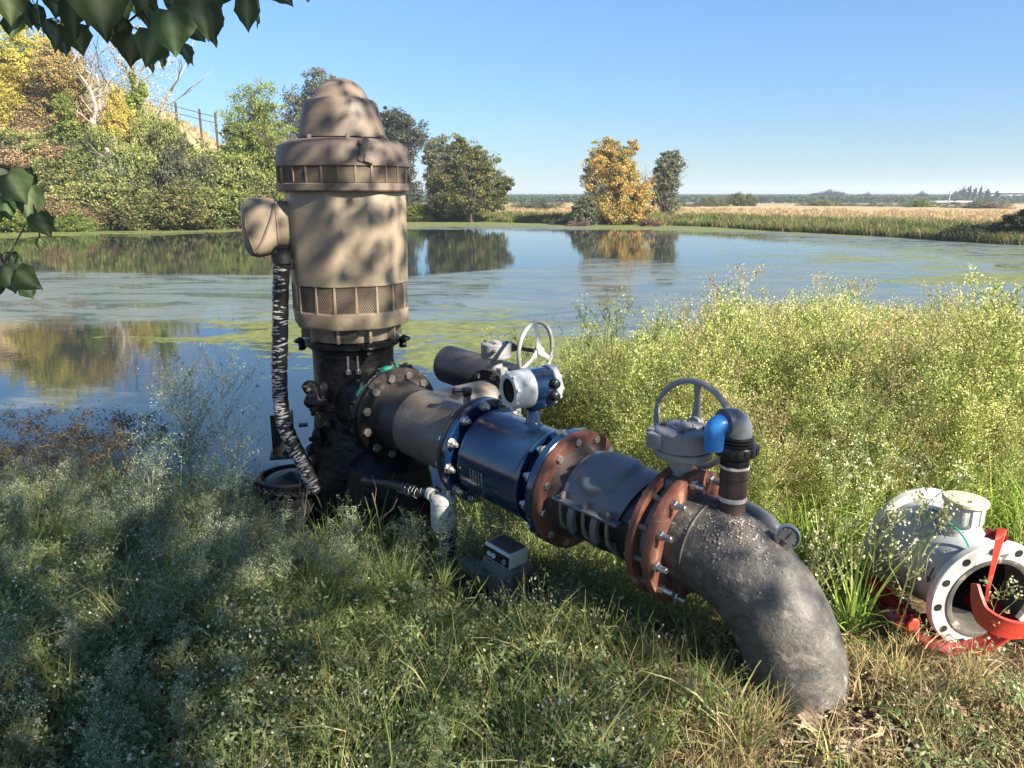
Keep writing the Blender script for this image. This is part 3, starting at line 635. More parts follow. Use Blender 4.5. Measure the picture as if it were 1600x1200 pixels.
# motor-side bracket plate and drum beside the pump
br = thing('mounting_plate', 'black angle plate standing behind the taped conduit on the black drum', 'plate', at(440, 715, 4.35))
mb = MB(); rz = Matrix.Rotation(.25, 3, 'Z'); c = at(440, 680, 4.35); mb.box(c, (.11, .012, .24), rz, .003); mb.box(c + Vector((.05, .05, 0)), (.012, .12, .24), rz, .003); mb.build('plate_web', M['drum'], br)
mb = MB(); mb.box(at(440, 713, 4.35) + Vector((.0, .03, 0)), (.14, .14, .014), rz, .003); mb.build('plate_foot', M['drum'], br)
mb = MB(); mb.box(at(474, 664, 4.3), (.05, .05, .012), rz, .003); mb.build('plate_tab', M['drum'], br)
DR = Vector((-1.245, 4.08, 0)); DM = Matrix.Translation((DR.x, DR.y, 0))
drum = thing('casing_drum', 'black open steel casing standing beside the pump in the weeds', 'casing', (DR.x, DR.y, -.6))
mb = MB(); mb.lathe([(.175, -.62), (.178, .02), (.186, .03), (.188, .06), (.180, .066), (.166, .066), (.162, .02), (.160, -.02)], DM, 48, cap0=False, cap1=False); mb.build('casing_wall', M['drum'], drum)
mb = MB(); mb.lathe([(.001, .085), (.06, .075), (.12, .06), (.165, .035)], DM, 40, cap0=False); mb.build('casing_cover', M['grease'], drum)
rp = thing('rope_hoop', 'dark rope wound round the rim of the black casing', 'rope', (DR.x, DR.y, .04))
pts = [(DR.x + math.cos(a) * .196, DR.y + math.sin(a) * .196, .02 + .012 * math.sin(a * 2.3)) for a in np.linspace(-3.4, .9, 60)]
mb = MB()
for s_ in (0, math.pi): mb.tube([Vector(p) + Vector((0, 0, .009 * math.cos(i * .9 + s_))) + Vector((math.cos(i * .07), 0, 0)) * .0 + (Vector(p) - Vector((DR.x, DR.y, p[2]))).normalized() * .009 * math.sin(i * .9 + s_) for i, p in enumerate(pts)], .008, 6)
mb.build('rope_strand', M['drum'], rp)
# ------------------------------------------------------------ muddy steel pipe with its branch
pipe = thing('discharge_pipe', 'muddy brown steel pipe with black painted end between the pump and blue flow meter', 'pipe', PA(.7) - Vector((0, 0, .17)))
mb = MB(); mb.lathe([(.12, .384), (.238, .384), (.243, .389), (.243, .414), (.238, .419), (.17, .419)], PF(0), 56); rfl = mb.build('rear_flange', M['grease'], pipe)
mb = MB(); mb.lathe([(.175, .4196), (.2392, .4198), (.2445, .414), (.2445, .392)], PF(0), 24, cap0=False, cap1=False, a0=R(35), a1=R(135)); mb.build('mud_crust', M['old_mud'], pipe)
put_bolts('bolt', B_mud, rfl, PF(0), .419, .2085, 12, .26, only=[1, 2, 3, 4, 5, 6, 7, 8], jit=.06)
mb = MB(); mb.lathe([(.19, .41), (.178, .425), (.172, .45), (.1715, .60)], PF(0), 64, cap0=False, cap1=False); mb.build('black_band', M['pipe_black'], pipe, smooth=60)
mb = MB(); mb.lathe([(.170, .595), (.1705, .6005), (.170, .80), (.170, 1.03)], PF(0), 64, cap0=False, cap1=False); mb.build('pipe_wall', M['pipe_brown'], pipe, smooth=60)
Fm = LU
mb = MB(); mb.lathe([(.12, Fm - .068), (.236, Fm - .068), (.241, Fm - .063), (.241, Fm - .038), (.12, Fm - .034)], PF(0), 64); mb.build('front_flange', M['pipe_black'], pipe)
BX = PF(0).to_3x3() @ Vector((1, 0, 0)); BO = PA(.55)
bU = (BX).normalized()
mb = MB(); mb.cyl(BO + bU * .10, BO + bU * .50, .13, n=40); mb.build('branch', M['pipe_grey'], pipe)
mb = MB(); mb.lathe([(.10, .495), (.185, .495), (.188, .50), (.188, .522), (.10, .525)], frame(BO, bU), 40); mb.build('branch_flange', M['pipe_black'], pipe)
# pressure sensor
sn = thing('pressure_sensor', 'small black pressure sensor on a steel nipple on top of the muddy pipe', 'sensor', PA(.96) + Vector((0, 0, .17)))
mb = MB(); c = PA(.965) + Vector((0, 0, .165)); mb.lathe([(.022, -.01), (.022, .02), (.016, .024), (.016, .05)], Matrix.Translation(c), 6); mb.lathe([(.016, .03), (.019, .034), (.019, .062), (.010, .066)], Matrix.Translation(c), 20); mb.build('nipple', M['steel'], sn)
mb = MB(); mb.box(c + Vector((0, 0, .085)), (.040, .036, .038), Matrix.Rotation(.3, 3, 'Z'), .005); mb.cyl(c + Vector((-.02, -.01, .092)), c + Vector((-.055, -.02, .094)), .010, n=12); mb.box(c + Vector((-.058, -.02, .094)), (.015, .028, .028), None, .003); mb.build('plug', M['cap_dark'], sn)

# ------------------------------------------------------------ valve 2 on the branch and the dark outlet pipe
def gear_valve(name, label, base, b_dir, shaft_dir, neck_h, sc, wheel_off, wheel_r, wafer_r, label_cat='valve', arm=True):
    """wafer disc with neck, worm gear box on top and a handwheel on a side shaft"""
    base = Vector(base); bdir = Vector(b_dir).normalized(); sdir = Vector(shaft_dir).normalized()
    t = thing(name, label, label_cat, base - Vector((0, 0, wafer_r)))
    Fb = frame(base, bdir)
    mb = MB(); mb.lathe([(wafer_r * .74, -.024), (wafer_r, -.024), (wafer_r + .004, -.02), (wafer_r + .004, .02), (wafer_r, .024), (wafer_r * .74, .024)], Fb, 48, cap0=False, cap1=False); mb.build('wafer_body', M['gearbox'], t)
    mb = MB(); mb.lathe([(wafer_r * .76, -.006), (wafer_r * .76, .006)], Fb, 40); mb.build('valve_disc', M['rust_dark'], t)
    top = base + Vector((0, 0, wafer_r - .01))
    T0 = Matrix.Translation(top)
    mb = MB(); mb.box(top + Vector((0, 0, .012)), (.13 * sc, .046, .05), Fb.to_3x3() @ Matrix.Rotation(-math.pi / 2, 3, 'X'), .008) if False else None
    R3 = Matrix((Fb.to_3x3() @ Vector((1, 0, 0)), bdir, Vector((0, 0, 1)))).transposed()
    mb.box(top + Vector((0, 0, .008)), (.14 * sc, .052, .05), R3, .010)
    mb.lathe([(.043 * sc, .01), (.036 * sc, .03), (.036 * sc, neck_h)], T0, 28, cap0=False); mb.build('neck', M['gearbox'], t)
    G = Matrix((R3 @ Vector((1, 0, 0)), R3 @ Vector((0, 1, 0)), Vector((0, 0, 1)))).transposed().to_4x4(); G.translation = top + Vector((0, 0, neck_h))
    q = sc
    mb = MB(); mb.lathe([(.04 * q, -.004), (.088 * q, -.002), (.092 * q, .004), (.092 * q, .020 * q), (.086 * q, .023 * q)], G, 48); mb.build('mounting_ring', M['gearbox'], t)
    S = Matrix((sdir, Vector((0, 0, 1)).cross(sdir), Vector((0, 0, 1)))).transposed().to_4x4(); S.translation = top + Vector((0, 0, neck_h + .022 * q))
    # housing: worm sector body (round) + straight worm barrel on one side
    mb = MB(); mb.lathe([(.084 * q, 0), (.090 * q, .003), (.092 * q, .058 * q), (.088 * q, .063 * q), (.080 * q, .066 * q)], S, 56)
    side = -1
    mb.box((0.0, side * -.062 * q, .033 * q), (.15 * q, .055 * q, .055 * q), None, .008 * q, S)
    mb.build('gear_housing', M['gearbox'], t)
    mb = MB(); mb.box((-.072 * q, .045 * q, .030 * q), (.05 * q, .058 * q, .050 * q), None, .009 * q, S); mb.build('stop_boss', M['gearbox'], t)
    mb = MB(); mb.lathe([(.030 * q, .066 * q), (.040 * q, .067 * q), (.040 * q, .072 * q), (.030 * q, .073 * q)], S, 32, cap0=False, cap1=False); mb.lathe([(0.001, .0665 * q), (.024 * q, .0665 * q), (.026 * q, .074 * q), (.018 * q, .078 * q), (.001, .078 * q)], S, 24, cap0=False)
    mb.box((0.0, 0.0, .079 * q), (.07 * q, .012 * q, .004), Matrix.Rotation(.5, 3, 'Z'), .001, S); mb.build('pointer_cap', M['gearbox'], t)
    for k in range(4):
        a = k * math.pi / 2 + .5; p = S @ Vector((math.cos(a) * .064 * q, math.sin(a) * .064 * q, .065 * q))
        mb = MB(); mb.lathe([(.009 * q, 0), (.009 * q, .009 * q), (.005 * q, .010 * q)], Matrix.Translation(p), 6); mb.build('screw', M['rust_dark'], t)
    mb = MB(); pp = S @ Vector((.052 * q, -.088 * q, .03 * q)); mb.ball(pp, .013 * q, 6); mb.build('plug', M['rust_dark'], t)
    # shaft and wheel
    s0 = S @ Vector((.06 * q, .062 * q, .033 * q)); hub = s0 + sdir * wheel_off
    mb = MB(); mb.cyl(s0, hub + sdir * .01, .0105, n=14); mb.cyl(s0, s0 + sdir * .03, .022 * q, n=20); mb.build('worm_shaft', M['rust_dark'], t)
    W = frame(hub, sdir)
    mb = MB(); mb.torus(hub - sdir * .022, sdir, wheel_r, .0115, 64, 10); rim = mb.build('wheel_rim', M['wheel'], t, smooth=80)
    for k in range(3):
        a = math.pi / 2 + k * 2 * math.pi / 3 + (.06 if wheel_r > .14 else -.35)
        p0 = W @ Vector((math.cos(a) * .018, math.sin(a) * .018, 0)); p1 = W @ Vector((math.cos(a) * wheel_r * .55, math.sin(a) * wheel_r * .55, -.006)); p2 = W @ Vector((math.cos(a) * wheel_r, math.sin(a) * wheel_r, -.022))
        mb = MB(); n_ = 9; vs = []
        prs = [(p0, .024), (p0.lerp(p1, .5), .017), (p1, .014), (p1.lerp(p2, .6), .0135), (p2, .019)]
        tang = (W.to_3x3() @ Vector((-math.sin(a), math.cos(a), 0)))
        for (p, w) in prs:
            for k2 in range(10):
                b_ = 2 * math.pi * k2 / 10; vs.append(p + tang * math.cos(b_) * w + sdir * math.sin(b_) * .006)
        mb.add(vs, [(i * 10 + j, i * 10 + (j + 1) % 10, (i + 1) * 10 + (j + 1) % 10, (i + 1) * 10 + j) for i in range(4) for j in range(10)]); mb.build('spoke', M['wheel'], rim, smooth=70)
    mb = MB(); mb.lathe([(.012, -.02), (.026, -.018), (.028, .012), (.022, .018), (.010, .019), (.001, .012)], W, 24, cap0=False, cap1=False); mb.build('hub', M['wheel'], rim)
    return t, S
V2 = BO + bU * .56
gear_valve('branch_valve', 'weathered grey gear valve with three spoke handwheel behind the blue flow meter', V2, bU, (.80, -.60, 0), .085, .92, .19, .155, .175)
outp = thing('outlet_pipe', 'open ended dark coated pipe lying over the pond edge behind the muddy pipe', 'pipe', PA(.1))
Q0 = at(690, 567, 5.10); Q1 = V2 + bU * .30
Qd = (-(D_up)).normalized(); Qs = Q1 - bU * .0
qe = Vector((Q0.x, Q0.y, Q1.z))
Q0 = Q1 + (Vector((-.640, .768, .02))) * 0.86
mb = MB(); Qc = Q1.lerp(Q0, .12)
mb.cyl(Q0, Q0.lerp(Q1, .985), .125, n=48)
mb.cyl(Q0 + (Q0 - Q1).normalized() * .001, Q0.lerp(Q1, .4), .1255, n=48); mb.build('pipe_wall', M['pipe_far'], outp)
mb = MB(); mb.torus(Q0.lerp(Q1, .40), ((Q0 - Q1).normalized() + Vector((.35, .2, 0))).normalized(), .127, .005, 48, 6); mb.build('weld_seam', M['pipe_black'], outp)
mb = MB(); ctr = Q1 - bU * .0; mb.tube([V2 + bU * .04, V2 + bU * .10, V2 + bU * .18, Q1 - bU * .06 + (Q0 - Q1).normalized() * .02, Q1 + (Q0 - Q1).normalized() * .10, Q1.lerp(Q0, .2)], .128, 40); mb.build('pipe_bend', M['pipe_far'], outp, smooth=70)
mb = MB(); mb.lathe([(.10, .028), (.185, .028), (.188, .033), (.188, .055), (.10, .058)], frame(V2, bU), 40); mb.build('pipe_flange', M['pipe_black'], outp)
B_small = bolt_mesh('small_bolt', M['dull_bolt'], .016, .012, tail=.01, shank_r=.008)
put_bolts('bolt', B_small, outp, frame(V2, bU), .058, .160, 8, .3)
put_bolts('bolt', B_small, pipe, frame(BO, bU), .495, .160, 8, .3, flip=True)

# ------------------------------------------------------------ blue flow meter
A1, A2 = Fm - .033, Fm + .572
fm = thing('flow_meter', 'dark blue electromagnetic flow meter with flanged barrel and round white capped display head', 'flow meter', PA(1.37) - Vector((0, 0, .2)))
mb = MB(); mb.lathe([(.16, A1), (.239, A1), (.244, A1 + .004), (.244, A1 + .029), (.239, A1 + .033), (.16, A1 + .033)], PF(0), 72, cap0=False, cap1=False); bf1 = mb.build('barrel_flange', M['blue'], fm)
mb = MB(); mb.lathe([(.168, A1 + .03), (.168, A1 + .068), (.203, A1 + .068), (.207, A1 + .072), (.207, A1 + .078), (.2045, A1 + .080), (.2045, 1.500), (.207, 1.502), (.2095, 1.506), (.2095, 1.512), (.206, 1.516), (.168, 1.518), (.168, A2 - .075)], PF(0), 96, cap0=False, cap1=False); mb.build('barrel', M['blue'], fm)
mb = MB(); mb.lathe([(.16, A2 - .078), (.239, A2 - .078), (.244, A2 - .073), (.244, A2 - .044), (.239, A2 - .040), (.16, A2 - .040)], PF(0), 72, cap0=False, cap1=False); bf2 = mb.build('barrel_flange', M['blue'], fm)
put_bolts('nut_bolt', B_nut, bf1, PF(0), A1 + .033, .2245, 12, .13)
put_bolts('nut_bolt', B_nut, bf2, PF(0), A2 - .078, .2245, 12, .13, flip=True)
put_bolts('hex_bolt', B_hex, bf1, PF(0), Fm - .068, .222, 12, .13, flip=True)
# printed rating plate: flat print on the barrel
PT = PF(0)
def on_barrel(a, z, r=.2052): return PT @ Vector((math.cos(a) * r, math.sin(a) * r, z))
aC = R(187); zC = 1.262
mb = MB()
def patch(mb, a0, a1, z0, z1, r, n=6):
    vs = []
    for i in range(n + 1):
        a = a0 + (a1 - a0) * i / n; vs += [on_barrel(a, z0, r), on_barrel(a, z1, r)]
    mb.add(vs, [(2 * i, 2 * i + 1, 2 * i + 3, 2 * i + 2) for i in range(n)])
patch(mb, aC - .19, aC + .19, zC - .048, zC + .048, .2054); mb.build('rating_plate', M['blue'], fm)
mb = MB(); rr = random.Random(4)
for col, z in enumerate(np.linspace(zC - .036, zC + .036, 5)):
    a = aC - .15
    while a < aC + .15:
        w = rr.uniform(.012, .045)
        patch(mb, a, min(a + w, aC + .155), z - .0035, z + .0035 if rr.random() < .7 else z + .001, .2060, 2); a += w + rr.uniform(.006, .022)
tag(mb.build('plate_print', M['silver_print'], fm), kind='stuff')
# neck and display head
NC = PT @ Vector((.015, .2, 1.375)); UPV = Vector((0, 0, 1))
mb = MB(); T_ = Matrix.Translation(Vector((NC.x, NC.y, NC.z - .012)))
mb.lathe([(.052, 0), (.046, .012), (.034, .022), (.031, .03), (.031, .075), (.029, .078), (.050, .098), (.056, .104), (.056, .140), (.05, .148)], T_, 36, cap0=False); mb.build('head_neck', M['blue'], fm)
HC = Vector((NC.x + .012, NC.y, NC.z + .168)); hd = Vector((-.86, -.51, -.02)).normalized(); HF = frame(HC, hd)
mb = MB(); mb.lathe([(.070, -.062), (.076, -.058), (.076, .045), (.072, .05)], HF, 40); mb.box((0, -.02, -.008), (.118, .125, .104), None, .012, HF); mb.box((0.0, .030, -.008), (.106, .085, .100), None, .010, HF); mb.build('head_housing', M['blue'], fm)
mb = MB(); mb.lathe([(.078, .040), (.083, .044), (.083, .060), (.080, .066), (.080, .115), (.076, .122), (.074, .132), (.069, .138), (.054, .140), (.050, .133)], HF, 48, cap0=False, cap1=False)
for k in range(8):
    a = k * math.pi / 4 + .2; mb.box((math.cos(a) * .0745, math.sin(a) * .0745, .130), (.014, .014, .016), Matrix.Rotation(a, 3, 'Z'), .003, HF)
mb.build('front_cap', M['white'], fm)
mb = MB(); mb.lathe([(.001, .128), (.052, .128)], HF, 40, cap0=False); mb.build('display_window', M['glass_dark'], fm)
mb = MB(); mb.lathe([(.078, -.052), (.083, -.056), (.083, -.072), (.078, -.084), (.066, -.088), (.001, -.088)], HF, 48, cap0=False, cap1=False)
for k in range(10):
    a = k * math.pi / 5; mb.box((math.cos(a) * .077, math.sin(a) * .077, -.080), (.012, .012, .014), Matrix.Rotation(a, 3, 'Z'), .003, HF)
mb.build('rear_cap', M['white'], fm)
sx_ = HF.to_3x3() @ Vector((1, 0, 0)); near_ = sx_ if sx_.y < 0 else -sx_
for dz, dh in ((.022, -.040), (-.030, -.040)):
    c = HC + UPV * dz + hd * dh + near_ * .058
    mb = MB(); mb.lathe([(.018, 0), (.018, .012), (.021, .014), (.021, .030), (.017, .034), (.017, .042), (.012, .045)], frame(c, near_), 12); mb.build('cable_gland', M['cap_dark'], fm)

# ------------------------------------------------------------ rusty spool with repair saddle
sleeve = thing('clamped_spool', 'black pipe spool with rusty flanges and grey cast repair saddle held by hooked bolts', 'pipe', PA(1.9) - Vector((0, 0, .2)))
mb = MB(); mb.lathe([(.16, A2 - .038), (.241, A2 - .038), (.245, A2 - .034), (.245, A2 - .006), (.241, A2), (.19, A2 + .001)], PF(0), 72, cap0=False, cap1=False); sf1 = mb.build('rusty_flange', M['rust'], sleeve)
put_bolts('hex_bolt', B_hex, sf1, PF(0), A2, .2175, 12, .16)
mb = MB(); mb.lathe([(.200, A2 - .001), (.194, A2 + .012), (.180, A2 + .030), (.174, A2 + .060), (.173, A2 + .09)], PF(0), 64, cap0=False, cap1=False); mb.build('flange_hub', M['rust_dark'], sleeve, smooth=60)
A3 = 2 * LU - .105
mb = MB(); mb.lathe([(.172, A2 + .085), (.1735, A2 + .09), (.1735, A3 - .03), (.178, A3 - .01), (.178, A3)], PF(0), 72, cap0=False, cap1=False); mb.build('sleeve_wall', M['rubber'], sleeve, smooth=60)
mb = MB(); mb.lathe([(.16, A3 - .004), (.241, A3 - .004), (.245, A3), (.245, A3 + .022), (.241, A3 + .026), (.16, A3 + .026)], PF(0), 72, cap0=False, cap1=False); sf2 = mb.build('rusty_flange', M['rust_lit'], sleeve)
put_bolts('hex_bolt', B_hex, sf2, PF(0), A3 - .004, .2175, 12, .16, flip=True)
# saddle: a curved cast cover; z range, angle range; edge shaped, with a raised round swell
sz0, sz1 = A2 + .060, A3 - .10
def saddle_pt(u, v, th=0.0):
    """u 0..1 along the pipe, v 0..1 from the near lower edge over the top to the far side"""
    a = R(172) - v * R(150); z = sz0 + (sz1 - sz0) * u
    z += .10 * u * (v ** .8) - .0 * v
    r = .178 + th
    cu, cv = .40, .42; e = math.hypot((u - cu) / .30, (v - cv) / .27)
    r += .019 * max(0, min(1, (1.12 - e) / .22)) ** .8
    return PT @ Vector((math.cos(a) * r, math.sin(a) * r, z))
mb = MB(); nu, nv = 40, 48; vs = [saddle_pt(i / nu, j / nv, .006) for i in range(nu + 1) for j in range(nv + 1)]
fs = [(i * (nv + 1) + j, (i + 1) * (nv + 1) + j, (i + 1) * (nv + 1) + j + 1, i * (nv + 1) + j + 1) for i in range(nu) for j in range(nv)]
mb.add(vs, fs); vs2 = []; e_ = [(i, 0) for i in range(nu + 1)] + [(nu, j) for j in range(1, nv + 1)] + [(i, nv) for i in range(nu - 1, -1, -1)] + [(0, j) for j in range(nv - 1, 0, -1)]
for (i, j) in e_: vs2 += [saddle_pt(i / nu, j / nv, .006), saddle_pt(i / nu, j / nv, .006) - (saddle_pt(i / nu, j / nv, .012) - saddle_pt(i / nu, j / nv, .0)) * .5]
k = len(e_); mb.add(vs2, [(2 * i, 2 * i + 1, 2 * ((i + 1) % k) + 1, 2 * ((i + 1) % k)) for i in range(k)])
mb.build('repair_saddle', M['saddle'], sleeve, smooth=50)
def lug_pt(z, a, r): return PT @ Vector((math.cos(R(a)) * r, math.sin(R(a)) * r, z))
mb = MB()
# ledge bar along the near lower edge of the saddle
c0, c1 = lug_pt(sz0 - .022, 168, .196), lug_pt(sz1 + .03, 168, .198)
L_ = (c1 - c0).length; Mx = frame((c0 + c1) / 2, c1 - c0); mb.box((0, 0, 0), (.040, .010, L_), None, .003, Mx); mb.build('saddle_ledge', M['saddle'], sleeve)
for k, t in enumerate((.07, .50, .93)):
    z = sz0 + (sz1 - sz0) * t; mb = MB()
    mb.tube([lug_pt(z, 158, .203), lug_pt(z, 168, .205), lug_pt(z, 176, .203), lug_pt(z, 186, .200), lug_pt(z, 195, .197), lug_pt(z + .004, 203, .188)], [.008] * 4 + [.009, .010], 10)
    mb.lathe([(.013, 0), (.013, .014), (.008, .016)], frame(lug_pt(z, 164.5, .205), lug_pt(z, 160, .205) - lug_pt(z, 164, .205)), 6)
    mb.build('hook_bolt', M['dull_bolt'], sleeve)
for k, t in enumerate((.28, .71)):
    z = sz0 + (sz1 - sz0) * t; mb = MB()
    q = [lug_pt(z, 172, .196), lug_pt(z, 180, .203), lug_pt(z, 190, .202), lug_pt(z, 200, .196)]
    vs = []
    for p in q:
        rad_ = (p - PA(z)).normalized() * .010; ax_ = d * .014; vs += [p + ax_ + rad_, p + ax_ - rad_, p - ax_ - rad_, p - ax_ + rad_]
    fs = [(4 * i + j, 4 * i + (j + 1) % 4, 4 * i + 4 + (j + 1) % 4, 4 * i + 4 + j) for i in range(3) for j in range(4)] + [(0, 1, 2, 3), (15, 14, 13, 12)]
    mb.add(vs, fs); mb.build('saddle_finger', M['saddle'], sleeve)
for k, t in enumerate((.07, .50, .93)):
    z = sz0 + (sz1 - sz0) * t; mb = MB(); vs = []; n_ = 22
    for i in range(n_ + 1):
        a = R(196) + R(150) * i / n_
        for (dz, rr_) in ((-.017, .1745), (-.015, .178), (.015, .178), (.017, .1745)): vs.append(PT @ Vector((math.cos(a) * rr_, math.sin(a) * rr_, z + dz)))
    mb.add(vs, [(4 * i + j, 4 * i + j + 1, 4 * i + 5 + j, 4 * i + 4 + j) for i in range(n_) for j in range(3)]); mb.build('clamp_strap', M['saddle'], sleeve)

# ------------------------------------------------------------ front valve (wafer between the rusty flanges)
A4 = 2 * LU - .035
vb = PA((A3 + .026 + A4) / 2)
v3, S3 = gear_valve('main_valve', 'grey gear operated valve with large scuffed handwheel between the two front flanges', vb, d, bU, .112, 1.12, .115, .163, .195)
for k in range(12):
    a = .16 + 2 * math.pi * k / 12; mb = MB()
    mb.cyl(PT @ Vector((math.cos(a) * .2175, math.sin(a) * .2175, A3 + .02)), PT @ Vector((math.cos(a) * .2175, math.sin(a) * .2175, A4 + .004)), .0115, n=12); mb.build('stud', M['dull_bolt'], v3)

# ------------------------------------------------------------ steel elbow down into the ground
el = thing('steel_elbow', 'big rough grey steel elbow curving down into the dry grass from the front flange', 'pipe', (0, 0, 0))
zE = PA(2 * LU); hdir = Vector((d.x, d.y, 0)).normalized(); Rb = .385
el.location = Vector((zE.x, zE.y, 0)) + hdir * (Rb + .06)
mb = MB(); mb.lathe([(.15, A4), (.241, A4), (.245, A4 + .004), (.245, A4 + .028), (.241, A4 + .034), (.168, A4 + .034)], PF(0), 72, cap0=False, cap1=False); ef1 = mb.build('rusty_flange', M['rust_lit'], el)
put_bolts('long_bolt', B_long, ef1, PF(0), A4 + .034, .2175, 12, .16)
path = []; rads = []
for t in np.linspace(0, .05, 3): path.append(PA(A4 + .03 + t)); rads.append(.165)
c_ = path[-1]
nseg = 30
for i in range(1, nseg + 1):
    th = (math.pi / 2 - .03) * i / nseg
    path.append(c_ + hdir * (Rb * math.sin(th)) + Vector((0, 0, -Rb * (1 - math.cos(th)) - .02 * i / nseg))); rads.append(.164 - .002 * i / nseg)
for t in (.1, .2, .3, .45): path.append(path[nseg + 2] + Vector((hdir.x * .03 * t, hdir.y * .03 * t, -t))); rads.append(.162)
mb = MB(); mb.tube(path, rads, 96, caps=False)
for i, p in enumerate(mb.v):
    n_ = mnoise.noise(p * 9) * .0022 + mnoise.noise(p * 30) * .0009; c0 = min(path, key=lambda q: (q - p).length_squared); mb.v[i] = p + (p - c0).normalized() * n_
mb.build('elbow_wall', M['elbow'], el, smooth=80)
mb = MB(); mb.torus(path[3], (path[4] - path[2]), .165, .005, 72, 8); mb.build('weld_bead', M['elbow'], el, smooth=80)
# flaking scale round the riser
RB = PA(2 * LU + .130) + Vector((.018, .0, 0)); Rz = 1.6 - 1.035
mb = MB(); rr = random.Random(2)
for k in range(420):
    aa = rr.gauss(0, 1); 
    s_ = 2 * LU + .05 + abs(rr.gauss(.10, .06)); a = R(90 + rr.gauss(20, 24))
    i = min(range(len(path)), key=lambda q: abs((path[q] - PA(A4)).length - (s_ - A4)))
    c0 = path[i]; tg = (path[min(i + 1, len(path) - 1)] - path[i - 1]).normalized(); x_ = Vector((0, 0, 1)).cross(tg).normalized(); y_ = tg.cross(x_)
    nrm = (x_ * math.cos(a) + y_ * math.sin(a)); p = c0 + nrm * .1664 + tg * rr.uniform(-.011, .011); w = rr.uniform(.0012, .0045)
    u_ = nrm.cross(tg).normalized(); pts = []
    for q in range(5):
        b_ = q * 1.2566 + rr.uniform(-.4, .4); pts.append(p + (u_ * math.cos(b_) + tg * math.sin(b_)) * w * rr.uniform(.5, 1.3) + nrm * .0006)
    n0 = len(mb.v); mb.v += pts + [p + nrm * .0013]; mb.f += [(n0 + q, n0 + (q + 1) % 5, n0 + 5) for q in range(5)]
tag(mb.build('rust_flake', M['scale_rust'], el), kind='stuff')
# side weld collar (bluish ridge) on the right flank
i = 9; c0 = path[i]; tg = (path[i + 1] - path[i - 1]).normalized(); x_ = Vector((0, 0, 1)).cross(tg).normalized(); y_ = tg.cross(x_)
mb = MB(); pts = []
for k in range(9):
    ii = 3 + k; c0 = path[ii]; tg = (path[ii + 1] - path[ii - 1]).normalized(); x_ = Vector((0, 0, 1)).cross(tg).normalized(); y_ = tg.cross(x_); a = R(46)
    pts.append(c0 + (x_ * math.cos(a) + y_ * math.sin(a)) * .172)
mb.tube(pts, [.012, .026, .034, .037, .037, .036, .034, .028, .016], 20); mb.build('side_stub', M['saddle'], el, smooth=80)

# riser with air vent
rs = thing('air_vent_riser', 'brown steel riser with black union and grey elbow ending in a bright blue downturned outlet', 'vent pipe', Vector((RB.x, RB.y, Rz)))
TR = Matrix.Translation(Vector((RB.x, RB.y, 0)))
def rz_(py): return far_z(py, RB.y)
z0, z1, z2, z3, z4, z5 = Rz - .03, rz_(745), rz_(726), rz_(694), rz_(678), rz_(655)
mb = MB(); mb.lathe([(.046, z0), (.046, z1 - .006), (.049, z1 - .004), (.049, z1 + .0)], TR, 36)
mb.lathe([(.047, z1), (.0495, z1 + .004), (.0495, z1 + .006), (.047, z1 + .008), (.047, z2 - .005)], TR, 36)
zb = z0 + .07
mb.build('riser_nipple', M['riser'], rs)
mb = MB(); mb.lathe([(.046, zb - .012), (.0475, zb - .008), (.0475, zb), (.046, zb + .004)], TR, 36, cap0=False, cap1=False); mb.lathe([(.044, z2 - .012), (.0485, z2 - .008), (.0485, z2), (.044, z2 + .002)], TR, 36, cap0=False, cap1=False); mb.build('thread_tape', M['tape_white'], rs)
mb = MB(); mb.lathe([(.045, z2), (.051, z2 + .002), (.051, z2 + .010), (.048, z2 + .012), (.050, z2 + .014), (.050, z2 + .022), (.047, z2 + .024), (.050, z2 + .030), (.058, z2 + .040)], TR, 8, cap0=False, cap1=False)
mb.lathe([(.058, z2 + .036), (.070, z2 + .040), (.072, z2 + .046), (.072, z3 - .006), (.068, z3), (.052, z3 + .002)], TR, 40, cap0=True, cap1=False)
for k in range(18):
    a = k * math.pi / 9; mb.box((RB.x + math.cos(a) * .072, RB.y + math.sin(a) * .072, (z2 + .046 + z3) / 2), (.006, .008, (z3 - z2 - .05)), Matrix.Rotation(a, 3, 'Z'), .001)
zz = z3
for k in range(3): mb.lathe([(.050, zz), (.057, zz + .002), (.057, zz + .008), (.050, zz + .010)], TR, 40, cap0=False, cap1=False); zz += .011
mb.build('union_nut', M['black_plastic'], rs)
zt = zz + .045; ld = Vector((-.93, -.37, 0)).normalized(); pc = Vector((RB.x, RB.y, 0))
arc = [pc + Vector((0, 0, zz - .01)), pc + Vector((0, 0, zz + .012))] + [pc + ld * (.03 * (1 - math.cos(t))) + Vector((0, 0, zz + .015 + .03 * math.sin(t))) for t in np.linspace(.2, math.pi / 2, 8)] + [pc + ld * .05 + Vector((0, 0, zz + .045)), pc + ld * .058 + Vector((0, 0, zz + .045))]
mb = MB(); mb.tube(arc, .049, 36); mb.build('grey_elbow', M['grey_pvc'], rs, smooth=60)
p0 = pc + ld * .056 + Vector((0, 0, zz + .043))
arc2 = [p0, p0 + ld * .012] + [p0 + ld * (.012 + .022 * math.sin(t)) + Vector((0, 0, -.022 * (1 - math.cos(t)))) for t in np.linspace(.2, math.pi / 2, 8)]
arc2 += [arc2[-1] + Vector((0, 0, -.03)), arc2[-1] + Vector((0, 0, -.062))]
mb = MB(); mb.tube(arc2, [.034] * (len(arc2) - 2) + [.032, .032], 36, caps=False); mb.build('blue_outlet', M['blue_pvc'], rs, smooth=60)

